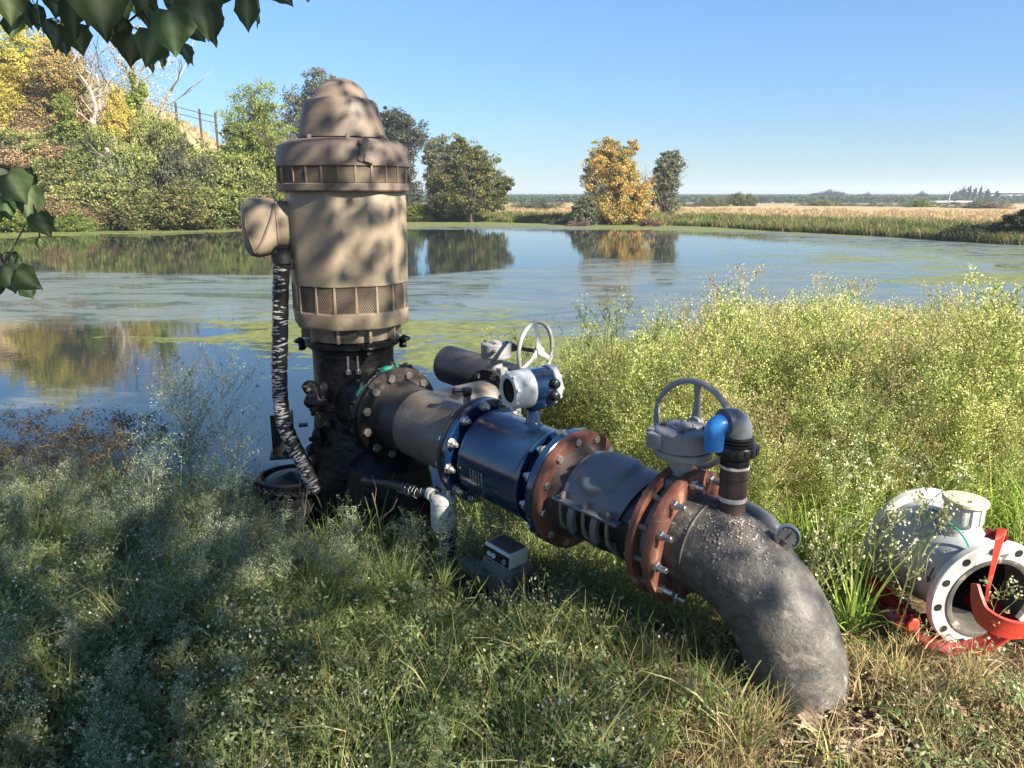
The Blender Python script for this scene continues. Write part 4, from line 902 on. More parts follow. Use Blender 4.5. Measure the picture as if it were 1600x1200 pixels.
# pressure gauge
GC = at(1231, 838, 2.50); gd = Vector((-.35, -.93, .12)).normalized()
pg = thing('pressure_gauge', 'round steel pressure gauge on a rusty stub at the shoulder of the grey elbow', 'gauge', GC - Vector((0, 0, .05)))
GF = frame(GC, gd)
mb = MB(); mb.lathe([(.030, -.022), (.037, -.020), (.038, .004), (.041, .006), (.041, .012), (.036, .014)], GF, 40, cap1=False); mb.build('gauge_case', M['steel'], pg)
mb = MB(); mb.lathe([(.001, .010), (.0365, .010)], GF, 36, cap0=False); mb.build('gauge_dial', M['gauge_face'], pg)
mb = MB(); mb.box((.004, .006, .0115), (.003, .030, .001), Matrix.Rotation(-.6, 3, 'Z'), 0, GF)
for k in range(11):
    a = R(-50 + 28 * k); mb.box((math.cos(a) * .029, math.sin(a) * .029, .0112), (.006, .0014, .0008), Matrix.Rotation(a, 3, 'Z'), 0, GF)
mb.build('needle', M['ink'], pg)
el_pt = min(path, key=lambda q: (q - GC).length); mb = MB(); base_ = el_pt + (GC - el_pt).normalized() * .165
mb.tube([base_, base_.lerp(GC - Vector((0, 0, .030)), .5), GC - Vector((0, 0, .030)) - gd * .008], .010, 12); mb.cyl(base_, base_ + (GC - el_pt).normalized() * .02, .018, n=14); mb.build('gauge_stem', M['rust_dark'], pg)
# ------------------------------------------------------------ taped riser with white fitting
gz_ = lambda x, y: float(height(x, y))
CB = Vector((-.303, 3.21, 0)); cg = gz_(CB.x, CB.y)
ct = thing('conduit_riser', 'short conduit wrapped in torn black and silver tape with dirty white cast fitting on top', 'conduit', (CB.x, CB.y, cg))
zt_ = far_z(822, CB.y)
sp = [Vector((CB.x + .012 * math.sin(k * .5), CB.y, cg - .05 + (zt_ - cg + .05) * k / 20)) for k in range(21)]
mb = MB(); mb.tube(sp, [.041 + .003 * math.sin(k * 2.3) for k in range(21)], 20); mb.build('conduit_tube', M['conduit'], ct)
mb = MB(); torn_tape(mb, sp, .044, 120, 2, None, 8, .005, (.6, 1.6)); tag(mb.build('torn_tape', M['tape_torn'], ct, smooth=60), kind='stuff')
zc = far_z(775, CB.y); TC_ = Matrix.Translation(Vector((CB.x - .004, CB.y, 0)))
mb = MB(); mb.lathe([(.044, zt_ - .012), (.052, zt_ - .008), (.058, zt_ + .004), (.058, zc - .03), (.055, zc - .026)], TC_, 40); mb.build('fitting_body', M['cbody'], ct)
mb = MB(); mb.lathe([(.060, zc - .026), (.0605, zc - .016), (.054, zc - .004), (.03, zc + .004), (.001, zc + .005)], TC_, 40, cap1=False); mb.cyl((CB.x + .02, CB.y - .01, zc), (CB.x + .02, CB.y - .01, zc + .03), .009, n=8); mb.build('fitting_cap', M['cbody'], ct)
mb = MB(); a = Vector((CB.x - .05, CB.y + .02, zc - .005)); lp = [a, a + Vector((-.03, .04, .0)), at(652, 770, 3.50), at(632, 762, 3.60), at(606, 756, 3.70), at(570, 752, 3.85)]
lp = smooth_path(lp, 5); mb.tube(lp, [.024 if k < 8 else .024 for k in range(len(lp))], 16); mb.build('side_conduit', M['conduit'], ct, smooth=60)
mb = MB(); mb.tube(lp[:4], .032, 14); mb.build('side_fitting', M['cbody'], ct); mb = MB(); torn_tape(mb, lp, .0255, 14, 8, 16, 18, .003, (.6, 1.6)); tag(mb.build('torn_tape', M['tape_torn'], ct, smooth=60), kind='stuff')

# ------------------------------------------------------------ old cream register on a piece of channel, lying in the grass
RG = Vector((-.005, 3.0, 0)); gg = gz_(RG.x, RG.y)
og = thing('discarded_register', 'small cream register box with black switch panel on weathered metal plate lying in the grass', 'meter register', (RG.x, RG.y, gg))
rz1 = Matrix.Rotation(-.78, 3, 'Z') @ Matrix.Rotation(.10, 3, 'Y')
c = at(791, 862, 3.22)
mb = MB(); mb.box(c, (.150, .112, .070), rz1, .006); mb.build('register_box', M['register'], og)
mb = MB(); mb.box(c + rz1 @ Vector((0, 0, .0355)), (.132, .095, .004), rz1, .001); mb.build('register_glass', M['register_top'], og)
mb = MB(); mb.box(c + rz1 @ Vector((0, -.0565, -.003)), (.144, .004, .050), rz1, .001); mb.build('switch_panel', M['cap_dark'], og)
for k, (xx, r_, mm) in enumerate(((-.040, .011, 'white'), (-.014, .012, 'white'), (.022, .009, 'cap_dark'), (.048, .012, 'gearbox'))):
    mb = MB(); p = c + rz1 @ Vector((xx, -.058, -.004)); mb.cyl(p, p + rz1 @ Vector((0, -.006, 0)), r_, n=16); mb.build('button', M[mm], og)
mb = MB(); mb.box(c + rz1 @ Vector((.012, .004, -.062)), (.178, .128, .050), rz1, .004); mb.build('housing', M['galv'], og)
mb = MB(); c2 = c + rz1 @ Vector((-.005, -.03, -.155)); mb.cyl(c2 + Vector((.04, .03, .07)), c2 + Vector((.05, .03, -.14)), .085, n=20); mb.build('housing_barrel', M['galv'], og)
b0, b1 = at(725, 868, 3.42), at(818, 930, 3.20); bl = (b1 - b0).length; Mx = frame((b0 + b1) / 2, b1 - b0)
for dy, dz, sx__, sy__ in ((0, 0, .070, .008), (-.035, -.018, .006, .04)):
    mb = MB(); mb.box((dy, dz, 0), (sx__, sy__, bl), None, .002, Mx); mb.build('channel_leg', M['galv'], og)
mb = MB(); mb.box((0, -.045, 0), (.066, .007, bl * .96), None, .002, Mx); mb.build('channel_leg', M['galv'], og)

# ------------------------------------------------------------ discarded white meter with its red saddle
mo = Vector((1.685, 2.45, .215)); md = Vector((.10, -.985, -.08)).normalized()
om = thing('discarded_meter', 'chalky white flanged water meter with yellowed lid lying in the dry grass', 'water meter', (1.70, 2.6, 0.0))
MF = frame(mo, md)                                    # z out of the front flange
mb = MB(); mb.lathe([(.150, .0), (.212, .0), (.216, -.004), (.216, -.028), (.212, -.032), (.15, -.032)], MF, 72, cap0=False, cap1=False)
mb.lathe([(.150, .0), (.150, -.032)], MF, 48, cap0=False, cap1=False); off_ = mb.build('front_flange', M['meter_white'], om)
for k in range(12):
    a = .14 + 2 * math.pi * k / 12; p = MF @ Vector((math.cos(a) * .190, math.sin(a) * .190, .0012)); mb = MB(); mb.lathe([(.0005, 0), (.0125, 0)], frame(p, md), 20, cap0=False, cap1=False); mb.lathe([(.0125, 0.0), (.0145, .0005)], frame(p, md), 20, cap0=False, cap1=False); mb.build('bolt_hole', M['hollow_shade_black'], off_)
mb = MB(); mb.lathe([(.1555, .003), (.160, .005), (.150, .006), (.140, .002), (.136, -.03), (.134, -.10), (.133, -.20)], MF, 64, cap0=False, cap1=False); mb.build('rubber_liner', M['liner'], om, smooth=60)
mb = MB(); mb.lathe([(.132, -.10), (.131, -.42), (.001, -.425)], MF, 48, cap0=False, cap1=False); mb.build('bore', M['hollow_shade_black'], om)
mb = MB(); mb.lathe([(.152, -.030), (.163, -.04), (.165, -.06), (.165, -.235), (.178, -.240), (.180, -.246), (.180, -.262), (.178, -.268), (.190, -.28), (.190, -.40), (.180, -.415)], MF, 72, cap0=False, cap1=False); mb.build('barrel', M['meter_grey'], om)
mb = MB(); mb.lathe([(.15, -.41), (.212, -.41), (.216, -.414), (.216, -.438), (.212, -.442), (.001, -.443)], MF, 64, cap0=False, cap1=False); mb.build('rear_flange', M['meter_white'], om)
tw = MF @ Vector((0.0, .165, -.20)); TW = Matrix.Translation(Vector((tw.x + .0, tw.y, tw.z - .02))) @ Matrix.Diagonal((.84, .84, .84, 1))
mb = MB(); mb.lathe([(.085, 0), (.078, .02), (.072, .035), (.066, .045), (.066, .058), (.072, .066), (.074, .07), (.076, .150)], TW, 40, cap0=False)
for k in range(12):
    a = k * math.pi / 6; mb.box((tw.x + math.cos(a) * .063, tw.y + math.sin(a) * .063, tw.z + .068), (.009, .016, .070), Matrix.Rotation(a, 3, 'Z'), .002)
mb.build('register_tower', M['meter_white'], om)
mb = MB(); TL = Matrix.Translation(Vector((tw.x, tw.y, tw.z + .108))) @ Matrix.Rotation(.05, 4, 'Y') @ Matrix.Diagonal((.84, .84, .84, 1)); mb.lathe([(.084, -.008), (.092, -.004), (.093, .010), (.088, .016), (.055, .018), (.053, .020), (.001, .0205)], TL, 48, cap1=False); mb.build('tower_lid', M['lid'], om)
mb = MB(); q = [MF @ Vector(p) for p in ((-.07, .150, -.05), (-.055, .170, -.09), (-.06, .195, -.15), (-.09, .21, -.22), (-.115, .20, -.28), (-.12, .185, -.30), (-.125, .160, -.31))]
mb.tube(smooth_path(q, 6), .0032, 8); mb.build('green_wire', M['green_wire'], om)
mb = MB(); q = [MF @ Vector(p) for p in ((-.11, .160, -.30), (-.06, .19, -.31), (.0, .185, -.24))]; mb.tube(smooth_path(q, 6), .0022, 6); mb.build('black_wire', M['ink'], om)
# printed label: text lines and an arrow, flat on the barrel flank
def mbar(a, z, r=.1664): return MF @ Vector((math.cos(a) * r, math.sin(a) * r, z))
def mpatch(mb, pts, r=.1664):
    n0 = len(mb.v); mb.v += [mbar(a, z, r) for a, z in pts]; mb.f.append(tuple(range(n0, n0 + len(pts))))
mb = MB(); a0 = R(158)
mpatch(mb, [(a0 - .02, -.10), (a0 + .22, -.10), (a0 + .22, -.108), (a0 - .02, -.108)]); mpatch(mb, [(a0 + .22, -.09), (a0 + .36, -.104), (a0 + .22, -.118)])
rr = random.Random(3)
for j in range(3):
    a = a0
    while a < a0 + .26: w = rr.uniform(.01, .04); mpatch(mb, [(a, -.126 - j * .012), (a + w, -.126 - j * .012), (a + w, -.131 - j * .012), (a, -.131 - j * .012)]); a += w + .012
tag(mb.build('arrow_print', M['ink'], om), kind='stuff')
# red saddle clamp: lower shell on the ground beneath, upper half broken off and standing in the bore
rl = thing('red_saddle_shell', 'dark red curved saddle shell lying under the white meter', 'clamp', (1.5, 2.5, 0))
C_ = MF @ Vector((0, 0, -.10)) + Vector((-.10, -.05, .045)); SF = frame(C_, md)
mb = MB(); mb.lathe([(.226, .13), (.236, .13), (.240, .12), (.240, -.10), (.236, -.11), (.226, -.11), (.226, .13)], SF, 40, a0=R(192), a1=R(330)); mb.build('shell', M['red_dark'], rl)
mb = MB()
for zz_ in (.105, -.095): mb.lathe([(.238, zz_ - .01), (.262, zz_ - .008), (.262, zz_ + .008), (.238, zz_ + .01)], SF, 40, cap0=False, a0=R(194), a1=R(325))
mb.build('shell_rib', M['red'], rl)
mb = MB(); p = SF @ Vector((math.cos(R(200)) * .262, math.sin(R(200)) * .262, .08)); mb.box(p, (.055, .010, .09), SF.to_3x3() @ Matrix.Rotation(R(200), 3, 'Z'), .003); mb.build('shell_lug', M['red_dark'], rl)
mb = MB(); mb.lathe([(.0, 0), (.022, 0), (.024, .004), (.020, .010), (0, .011)], frame(SF @ Vector((math.cos(R(203)) * .232, math.sin(R(203)) * .232, .124)), md), 16); mb.build('shell_plug', M['red'], rl)
ru = thing('red_saddle_strap', 'bright red bent saddle arm standing against the open flange of the white meter', 'clamp', (1.78, 2.42, 0.05))
def strip(mb, pts, wid, th, wdir):
    pts = smooth_path(pts, 6); n = len(pts); vs = []
    wd = [wdir] * n if isinstance(wdir, Vector) else wdir
    ws = [wid] * n if not hasattr(wid, '__len__') else list(np.interp(np.linspace(0, 1, n), np.linspace(0, 1, len(wid)), wid))
    for i, p in enumerate(pts):
        t = (pts[min(i + 1, n - 1)] - pts[max(i - 1, 0)]).normalized(); w = (wdir - t * wdir.dot(t)).normalized(); b = t.cross(w)
        vs += [p + w * ws[i] + b * th, p + w * ws[i] - b * th, p - w * ws[i] - b * th, p - w * ws[i] + b * th]
    mb.add(vs, [(4 * i + j, 4 * i + (j + 1) % 4, 4 * i + 4 + (j + 1) % 4, 4 * i + 4 + j) for i in range(n - 1) for j in range(4)] + [(0, 1, 2, 3), tuple(4 * n - 1 - k for k in range(4))])
mb = MB(); strip(mb, [at(1566, 826, 2.56), at(1560, 850, 2.54), at(1553, 880, 2.50), at(1545, 915, 2.46), at(1541, 940, 2.42)], [.014, .011, .007, .005, .004], .004, Vector((.75, -.65, 0.1))); mb.build('arm', M['red'], ru)
mb = MB(); strip(mb, [at(1541, 832, 2.60), at(1552, 836, 2.59), at(1564, 840, 2.57), at(1568, 832, 2.56)], [.018, .013, .018, .018], .004, Vector((0, .15, 1))); mb.build('arm_hook', M['red_dark'], ru)
mb = MB(); strip(mb, [at(1524, 912, 2.43), at(1528, 940, 2.42), at(1537, 962, 2.40), at(1560, 978, 2.38), at(1590, 985, 2.38), at(1630, 982, 2.40)], [.012, .026, .034, .036, .036, .036], .005, Vector((.1, -.35, 1.0))); mb.build('curved_band', M['red'], ru)

# ------------------------------------------------------------ foliage generators (numpy)
def leaf_quads(P, size, cols, fold=0.0, up_bias=0.0, aspect=0.55, seed=0, dirs=None, hang=0.0):
    """diamond leaves at P; returns V, F, C"""
    g = np.random.default_rng(seed); n = len(P)
    a = g.normal(size=(n, 3)) if dirs is None else dirs + g.normal(size=(n, 3)) * .35
    a[:, 2] -= hang; a /= np.linalg.norm(a, axis=1)[:, None]
    b = g.normal(size=(n, 3)); b[:, 2] += 0.0
    nrm = np.cross(a, b); nrm[:, 2] += np.sign(nrm[:, 2]) * up_bias; nrm /= np.linalg.norm(nrm, axis=1)[:, None] + 1e-9
    b = np.cross(nrm, a); b /= np.linalg.norm(b, axis=1)[:, None] + 1e-9
    s = np.asarray(size).reshape(-1, 1) * np.ones((n, 1))
    v0 = P - a * s * .5; v2 = P + a * s * .5; v1 = P + b * s * .5 * aspect - a * s * .08; v3 = P - b * s * .5 * aspect - a * s * .08
    V = np.stack([v0, v1, v2, v3], 1).reshape(-1, 3); F = np.arange(4 * n).reshape(n, 4); C = np.repeat(cols, 4, axis=0)
    return V, F, C
def pick_cols(g, n, pal, jit=0.18):
    pal = np.array([p[:3] for p in pal]); w = np.array([p[3] if len(p) > 3 else 1 for p in pal]); w = w / w.sum()
    c = pal[g.choice(len(pal), n, p=w)] * (1 + g.normal(size=(n, 1)) * jit); return np.clip(c, .004, .9)
def crown_mesh(name, lobes, nleaf, size, pal, seed, clumps=26, spread=.20, mat='foliage', hang=0.2, fill=.15, dark=None):
    """lobes: (x, y, z, rx, ry, rz) in metres"""
    g = np.random.default_rng(seed); L_ = np.array(lobes, float); vol = (L_[:, 3] * L_[:, 4] * L_[:, 5]) ** (2 / 3); vol /= vol.sum()
    Ps, Cs, Ss = [], [], []
    for l, v in zip(L_, vol):
        nc = max(7, int(2.2 * clumps * len(L_) * v)); u = g.normal(size=(nc, 3)); u /= np.linalg.norm(u, axis=1)[:, None]
        rad_ = g.uniform(.62, 1.0, size=(nc, 1)) * (1 + .18 * g.normal(size=(nc, 1)) * .6); cc = l[:3] + u * rad_ * l[3:6]
        nl = int(nleaf * v); wts = g.uniform(.35, 1.6, nc); wts /= wts.sum(); k = g.choice(nc, nl, p=wts)
        sp_ = spread * l[3:6].mean() * g.uniform(.5, 1.35, nc)
        off = g.normal(size=(nl, 3)); off /= np.linalg.norm(off, axis=1)[:, None] + 1e-9; off *= g.uniform(0, 1, (nl, 1)) ** .45
        p = cc[k] + off * sp_[k][:, None] * np.array([1.1, 1.1, .75])
        inner = g.random(nl) < fill; uu = g.normal(size=(nl, 3)); uu /= np.linalg.norm(uu, axis=1)[:, None]; p[inner] = (l[:3] + uu * l[3:6] * g.uniform(.2, .8, (nl, 1)))[inner]
        ck = pick_cols(g, nc, pal, .14); c = ck[k] * (1 + g.normal(size=(nl, 1)) * .15); alt = pick_cols(g, nl, pal, .15); m_ = g.random(nl) < .35; c[m_] = alt[m_]
        Ps.append(p); Cs.append(c); Ss.append(g.uniform(.6, 1.35, nl) * size)
    P = np.vstack(Ps); C = np.clip(np.vstack(Cs), .004, .9); S = np.concatenate(Ss)
    V, F, CC = leaf_quads(P, S, C, seed=seed + 1, hang=hang, aspect=.62)
    return np_mesh(name, V, F, CC, M[mat])
def limb_mb(mb, p, dirv, length, r, depth, g, spread=.55, n=6, ends=None, up=.15, split=3):
    dirv = Vector(dirv).normalized(); pts = [Vector(p)]; dd = dirv.copy(); seg = 5
    for i in range(seg):
        dd = (dd + Vector((g.normal() * .12, g.normal() * .12, g.normal() * .08 + up * .12))).normalized(); pts.append(pts[-1] + dd * length / seg)
    mb.tube(pts, [r * (1 - .45 * i / seg) for i in range(seg + 1)], n, caps=depth == 0)
    if ends is not None: ends.append(pts[-1]); ends.append(pts[3])
    if depth > 0:
        for k in range(split):
            t = int(g.integers(2, seg + 1)); a = g.uniform(0, 6.28); s_ = Vector((math.cos(a), math.sin(a), g.uniform(-.1, .7)))
            limb_mb(mb, pts[t], dd * .9 + s_ * spread * 1.4, length * g.uniform(.55, .75), r * .5 * (1 - .3 * t / seg), depth - 1, g, spread, max(4, n - 1), ends, up, split)

# palettes (linear albedo)
PAL = dict(
    olive=[(.085, .10, .030, 3), (.12, .13, .045, 2), (.05, .062, .022, 2), (.17, .15, .06, 1)],
    willow=[(.12, .155, .035, 3), (.15, .18, .05, 2), (.085, .125, .025, 2)],
    yellow=[(.36, .29, .045, 3), (.27, .24, .05, 2), (.18, .18, .04, 2), (.42, .33, .08, 1)],
    orange=[(.36, .235, .06, 4), (.28, .19, .05, 3), (.22, .20, .065, 4), (.13, .14, .055, 3)],
    grey=[(.095, .105, .065, 3), (.13, .135, .085, 2), (.06, .07, .045, 2)],
    bluegrey=[(.060, .072, .052, 3), (.085, .095, .07, 2), (.038, .045, .032, 2)],
    ygreen=[(.155, .175, .050, 3), (.12, .145, .042, 2), (.20, .20, .07, 2), (.08, .10, .035, 1)],
    tanred=[(.26, .17, .095, 3), (.20, .12, .07, 2), (.30, .22, .13, 2), (.13, .10, .05, 1)],
    pink=[(.27, .14, .13, 3), (.20, .11, .10, 2), (.14, .10, .07, 1)],
    sparse=[(.20, .20, .13, 3), (.26, .25, .17, 2), (.13, .13, .09, 1)],
    dark=[(.045, .060, .022, 3), (.065, .08, .030, 2), (.03, .04, .016, 2)],
    ivy=[(.10, .145, .03, 3), (.14, .17, .04, 2), (.065, .095, .025, 2)])
PAL = {k_: [(min(.5, a * 1.55), min(.5, b * 1.5), c * 1.35, w) for (a, b, c, w) in v_] if k_ not in ('yellow', 'orange', 'tanred', 'pink', 'dark') else [(min(.6, a * 1.25), min(.6, b * 1.25), c * 1.2, w) for (a, b, c, w) in v_] for k_, v_ in PAL.items()}
def lobes_for(w, h, seed, shape='round', base=.1):
    g = np.random.default_rng(seed); L_ = []
    n = 9
    if shape == 'round':
        for k in range(n):
            a = g.uniform(0, 6.28); rr_ = g.uniform(.05, .27) * w; z = g.uniform(.30, .78) * h; L_.append((math.cos(a) * rr_, math.sin(a) * rr_ * .8, z, w * g.uniform(.17, .28), w * g.uniform(.17, .26), h * g.uniform(.15, .22)))
        L_.append((0, 0, h * .84, w * .16, w * .16, h * .15)); L_.append((0, 0, h * .28, w * .34, w * .3, h * .2)); L_.append((w * .15, 0, h * .16, w * .26, w * .24, h * .14))
    elif shape == 'tall':
        for k in range(n):
            z = (.16 + .70 * k / (n - 1)) * h; ww = w * (.33 - .22 * (k / (n - 1)) ** 1.7); a = g.uniform(0, 6.28); L_.append((math.cos(a) * w * .15, math.sin(a) * w * .15, z, ww, ww, h * .12))
    elif shape == 'mound':
        for k in range(7):
            x = g.uniform(-.36, .36) * w; z = g.uniform(.18, .62) * h * (1 - abs(x) / w * .8); L_.append((x, g.uniform(-.25, .25) * w, z, w * g.uniform(.15, .24), w * g.uniform(.15, .22), h * g.uniform(.2, .32)))
        L_.append((0, 0, h * .3, w * .4, w * .32, h * .28))
    return L_
def tree(name, label, px, pyt, pyb, wpx, Y, pal, shape='round', n=9000, leaf=.26, seed=1, group=None, zb=None, trunk_mat='bark', tr=.02, cat='tree', trunk_h=.45, lobes=None, hang=.2, spread=.27, fill=.2, clumps=26):
    x = far_x(px, Y); g0 = gz_(x, Y); zb = (far_z(pyb, Y) if zb is None else zb); zb = min(zb, g0 + .1) if pyb is None else zb
    base = min(zb, g0) if pyb is not None else g0
    top = far_z(pyt, Y); h = top - base; w = wpx / 1200 * (Y * .971)
    t = thing(name, label, cat, (x, Y, base), group)
    me = crown_mesh('crown', lobes(w, h) if lobes else lobes_for(w, h, seed, shape), int(n * (1.3 if 'thin' in name else 3.2)), leaf * .68, PAL[pal] if isinstance(pal, str) else pal, seed, hang=hang, spread=spread, fill=fill, clumps=clumps)
    link('crown', me, t)
    g = np.random.default_rng(seed + 5); mb = MB(); r = max(.06, h * tr)
    for k in range(3 if shape != 'tall' else 2):
        a = g.uniform(0, 6.28); limb_mb(mb, Vector((x, Y, base - .2)), Vector((math.cos(a) * .35, math.sin(a) * .35, 1)), h * trunk_h, r, 2, g, .6, 6)
    mb.build('trunk', M[trunk_mat], t)
    return t
# ------------------------------------------------------------ trees and shrubs beyond the pond
tree('oak_tree', 'large dark grey green oak rising behind the motor cap above the willow', 512, 96, 300, 165, 92, 'bluegrey', n=17000, leaf=.36, seed=3, spread=.30, fill=.25, clumps=30)
tree('oak_tree', 'dark grey green oak with bare topped crown just right of the motor', 612, 166, 325, 130, 90, 'bluegrey', n=14000, leaf=.36, seed=31, spread=.28, fill=.25, clumps=30)
tree('willow_tree', 'tall yellow green willow immediately left of the motor', 425, 118, 345, 140, 64, 'willow', n=17000, leaf=.22, seed=5, hang=.5)
tree('willow_tree', 'smaller yellow green willow at the foot of the hill left of the tall willow', 372, 172, 340, 90, 63, 'willow', n=9000, leaf=.20, seed=6, hang=.5)
tree('oak_tree', 'slim olive grey tree standing between the dark oak and the broad olive tree', 690, 204, 335, 75, 80, 'grey', n=8000, leaf=.26, seed=8)
tree('broad_tree', 'broad olive green tree leaning over the water right of the motor', 735, 205, 344, 128, 72, 'olive', n=17000, leaf=.23, seed=9, lobes=lambda w, h: [(-.1 * w, 0, .80 * h, .20 * w, .18 * w, .16 * h), (.02 * w, 0, .62 * h, .30 * w, .25 * w, .2 * h), (-.22 * w, 0, .5 * h, .24 * w, .2 * w, .2 * h), (.2 * w, 0, .48 * h, .26 * w, .2 * w, .16 * h), (.38 * w, 0, .44 * h, .15 * w, .15 * w, .1 * h), (0, 0, .3 * h, .36 * w, .26 * w, .17 * h), (-.3 * w, 0, .26 * h, .2 * w, .2 * w, .16 * h), (.28 * w, 0, .28 * h, .2 * w, .18 * w, .12 * h), (.05 * w, .02 * w, .72 * h, .16 * w, .16 * w, .14 * h)])
tree('cottonwood_tree', 'orange and gold autumn tree in the centre of the far shore', 955, 208, 352, 126, 66, 'orange', n=19000, leaf=.2, seed=12, hang=.4, lobes=lambda w, h: [(-.08 * w, 0, .84 * h, .18 * w, .18 * w, .14 * h), (-.12 * w, 0, .66 * h, .26 * w, .24 * w, .17 * h), (.12 * w, 0, .68 * h, .22 * w, .2 * w, .2 * h), (-.05 * w, 0, .45 * h, .32 * w, .25 * w, .2 * h), (.22 * w, 0, .38 * h, .27 * w, .24 * w, .18 * h), (0, 0, .2 * h, .42 * w, .3 * w, .18 * h), (.28 * w, 0, .2 * h, .22 * w, .2 * w, .15 * h), (.25 * w, 0, .86 * h, .08 * w, .08 * w, .08 * h)])
tree('willow_tree', 'upright grey green willow right behind the orange tree', 1037, 232, 330, 66, 78, 'grey', n=9000, leaf=.24, seed=14, hang=-.6)
tree('willow_shrub', 'grey green willow shrub leaning out at the left foot of the orange tree', 912, 290, 350, 62, 65, 'grey', 'mound', n=5000, leaf=.2, seed=15, cat='shrub', hang=-.4)
tree('pink_shrub', 'small reddish pink shrub at the waterline left of the orange tree', 905, 330, 350, 40, 63, 'pink', 'mound', n=1800, leaf=.16, seed=16, cat='shrub')
tree('pink_shrub', 'small reddish pink shrub at the waterline right of the orange tree', 1018, 333, 352, 38, 62, 'pink', 'mound', n=1800, leaf=.16, seed=17, cat='shrub')
# slope on the left
tree('yellow_tree', 'bright yellow autumn tree at the top of the hill in the left corner', 55, 8, 200, 190, 70, 'yellow', n=17000, leaf=.26, seed=20, fill=.05)
tree('yellow_tree', 'second yellow tree lower on the hill under the corner tree', 120, 62, 215, 130, 66, [(.34, .26, .05, 3), (.24, .20, .06, 2), (.14, .14, .05, 2), (.30, .22, .11, 1)], n=11000, leaf=.24, seed=21, fill=.05)
tree('thin_tree', 'tall thin leaved tree with see through crown against the sky left of the willow', 236, 18, 215, 150, 70, 'sparse', n=4800, leaf=.20, seed=22, spread=.34, fill=.3, clumps=14, trunk_mat='bark_pale', tr=.018, trunk_h=.6)
tree('thin_tree', 'nearly bare grey tree above the leaning pale trunk', 160, 40, 215, 120, 69, [(.24, .22, .17, 1), (.16, .16, .10, 1)], n=2600, leaf=.18, seed=23, spread=.36, fill=.4, clumps=12, trunk_mat='bark_pale', tr=.016, trunk_h=.62)
tree('ivy_tree', 'ivy covered green column of a tree beside the pale trunk on the hill', 236, 112, 225, 52, 67, 'ivy', 'tall', n=6000, leaf=.2, seed=24)
tree('ivy_tree', 'green leafy tree left of the leaning pale trunk', 118, 132, 240, 62, 62, 'ivy', 'tall', n=6000, leaf=.2, seed=25)
def pale_trunk(name, label, pix, Y, r0, r1, seed):
    pts = smooth_path([at(px, py, Y) for px, py in pix], 4); t = thing(name, label, 'tree', pts[0]); mb = MB(); n_ = len(pts)
    mb.tube(pts, [r0 + (r1 - r0) * (i / n_) ** .8 for i in range(n_)], 9); mb.build('trunk', M['bark_pale'], t)
    g = np.random.default_rng(seed); mb = MB()
    for i in range(n_ // 3, n_ - 1, 2):
        a = g.uniform(0, 6.28); limb_mb(mb, pts[i], Vector((math.cos(a), math.sin(a) * .5, .8)), g.uniform(1.0, 2.4), r1 * .9, 1, g, .7, 5)
    mb.build('branch', M['bark_pale'], t); return t
pale_trunk('leaning_tree', 'bare pale trunk leaning left and forking halfway up the brushy slope', [(186, 272), (176, 250), (163, 225), (150, 203), (144, 188), (150, 172), (146, 155), (138, 135), (120, 112), (104, 95)], 61, .34, .07, 2)
pale_trunk('leaning_tree', 'slender pale stem rising beside the fork of the leaning trunk', [(150, 200), (157, 180), (155, 160), (156, 140), (150, 115)], 61.5, .16, .06, 3)
pale_trunk('leaning_tree', 'short white trunk showing between the ivy on the hill crest', [(212, 168), (211, 150), (209, 132), (203, 118), (207, 100), (200, 80)], 66, .30, .09, 4)
pale_trunk('fallen_branch', 'pale fallen branch running down the shrubs below the leaning trunk', [(166, 232), (178, 252), (187, 268), (194, 283), (200, 292)], 58.5, .15, .06, 5)
# shrubs: five kinds of mesh shared by all of them
SH = {}
for k, (key, pal, nn, lf) in enumerate((('olive', 'olive', 22000, .030), ('ygreen', 'ygreen', 22000, .028), ('grey', 'grey', 21000, .028), ('tanred', 'tanred', 18000, .028), ('ivy', 'ivy', 18000, .03), ('dark', 'dark', 14000, .036), ('yellow', 'yellow', 18000, .029))):
    SH[key] = [crown_mesh('foliage', [(x / 1, y, z, rx, ry, rz_2) for (x, y, z, rx, ry, rz_2) in lobes_for(1, 1, 50 + k * 3 + v, 'mound')], nn, lf, PAL[pal], 60 + k * 3 + v, clumps=26, spread=.30) for v in range(2)]
g = np.random.default_rng(77)
mbs = MB()
for k in range(7):
    a = k * .9; limb_mb(mbs, (0, 0, -.03), (math.cos(a) * .6, math.sin(a) * .6, 1), .45, .012, 1, g, .7, 4)
tmp = mbs.build('stems', M['bark']); STEM = tmp.data; bpy.data.objects.remove(tmp)
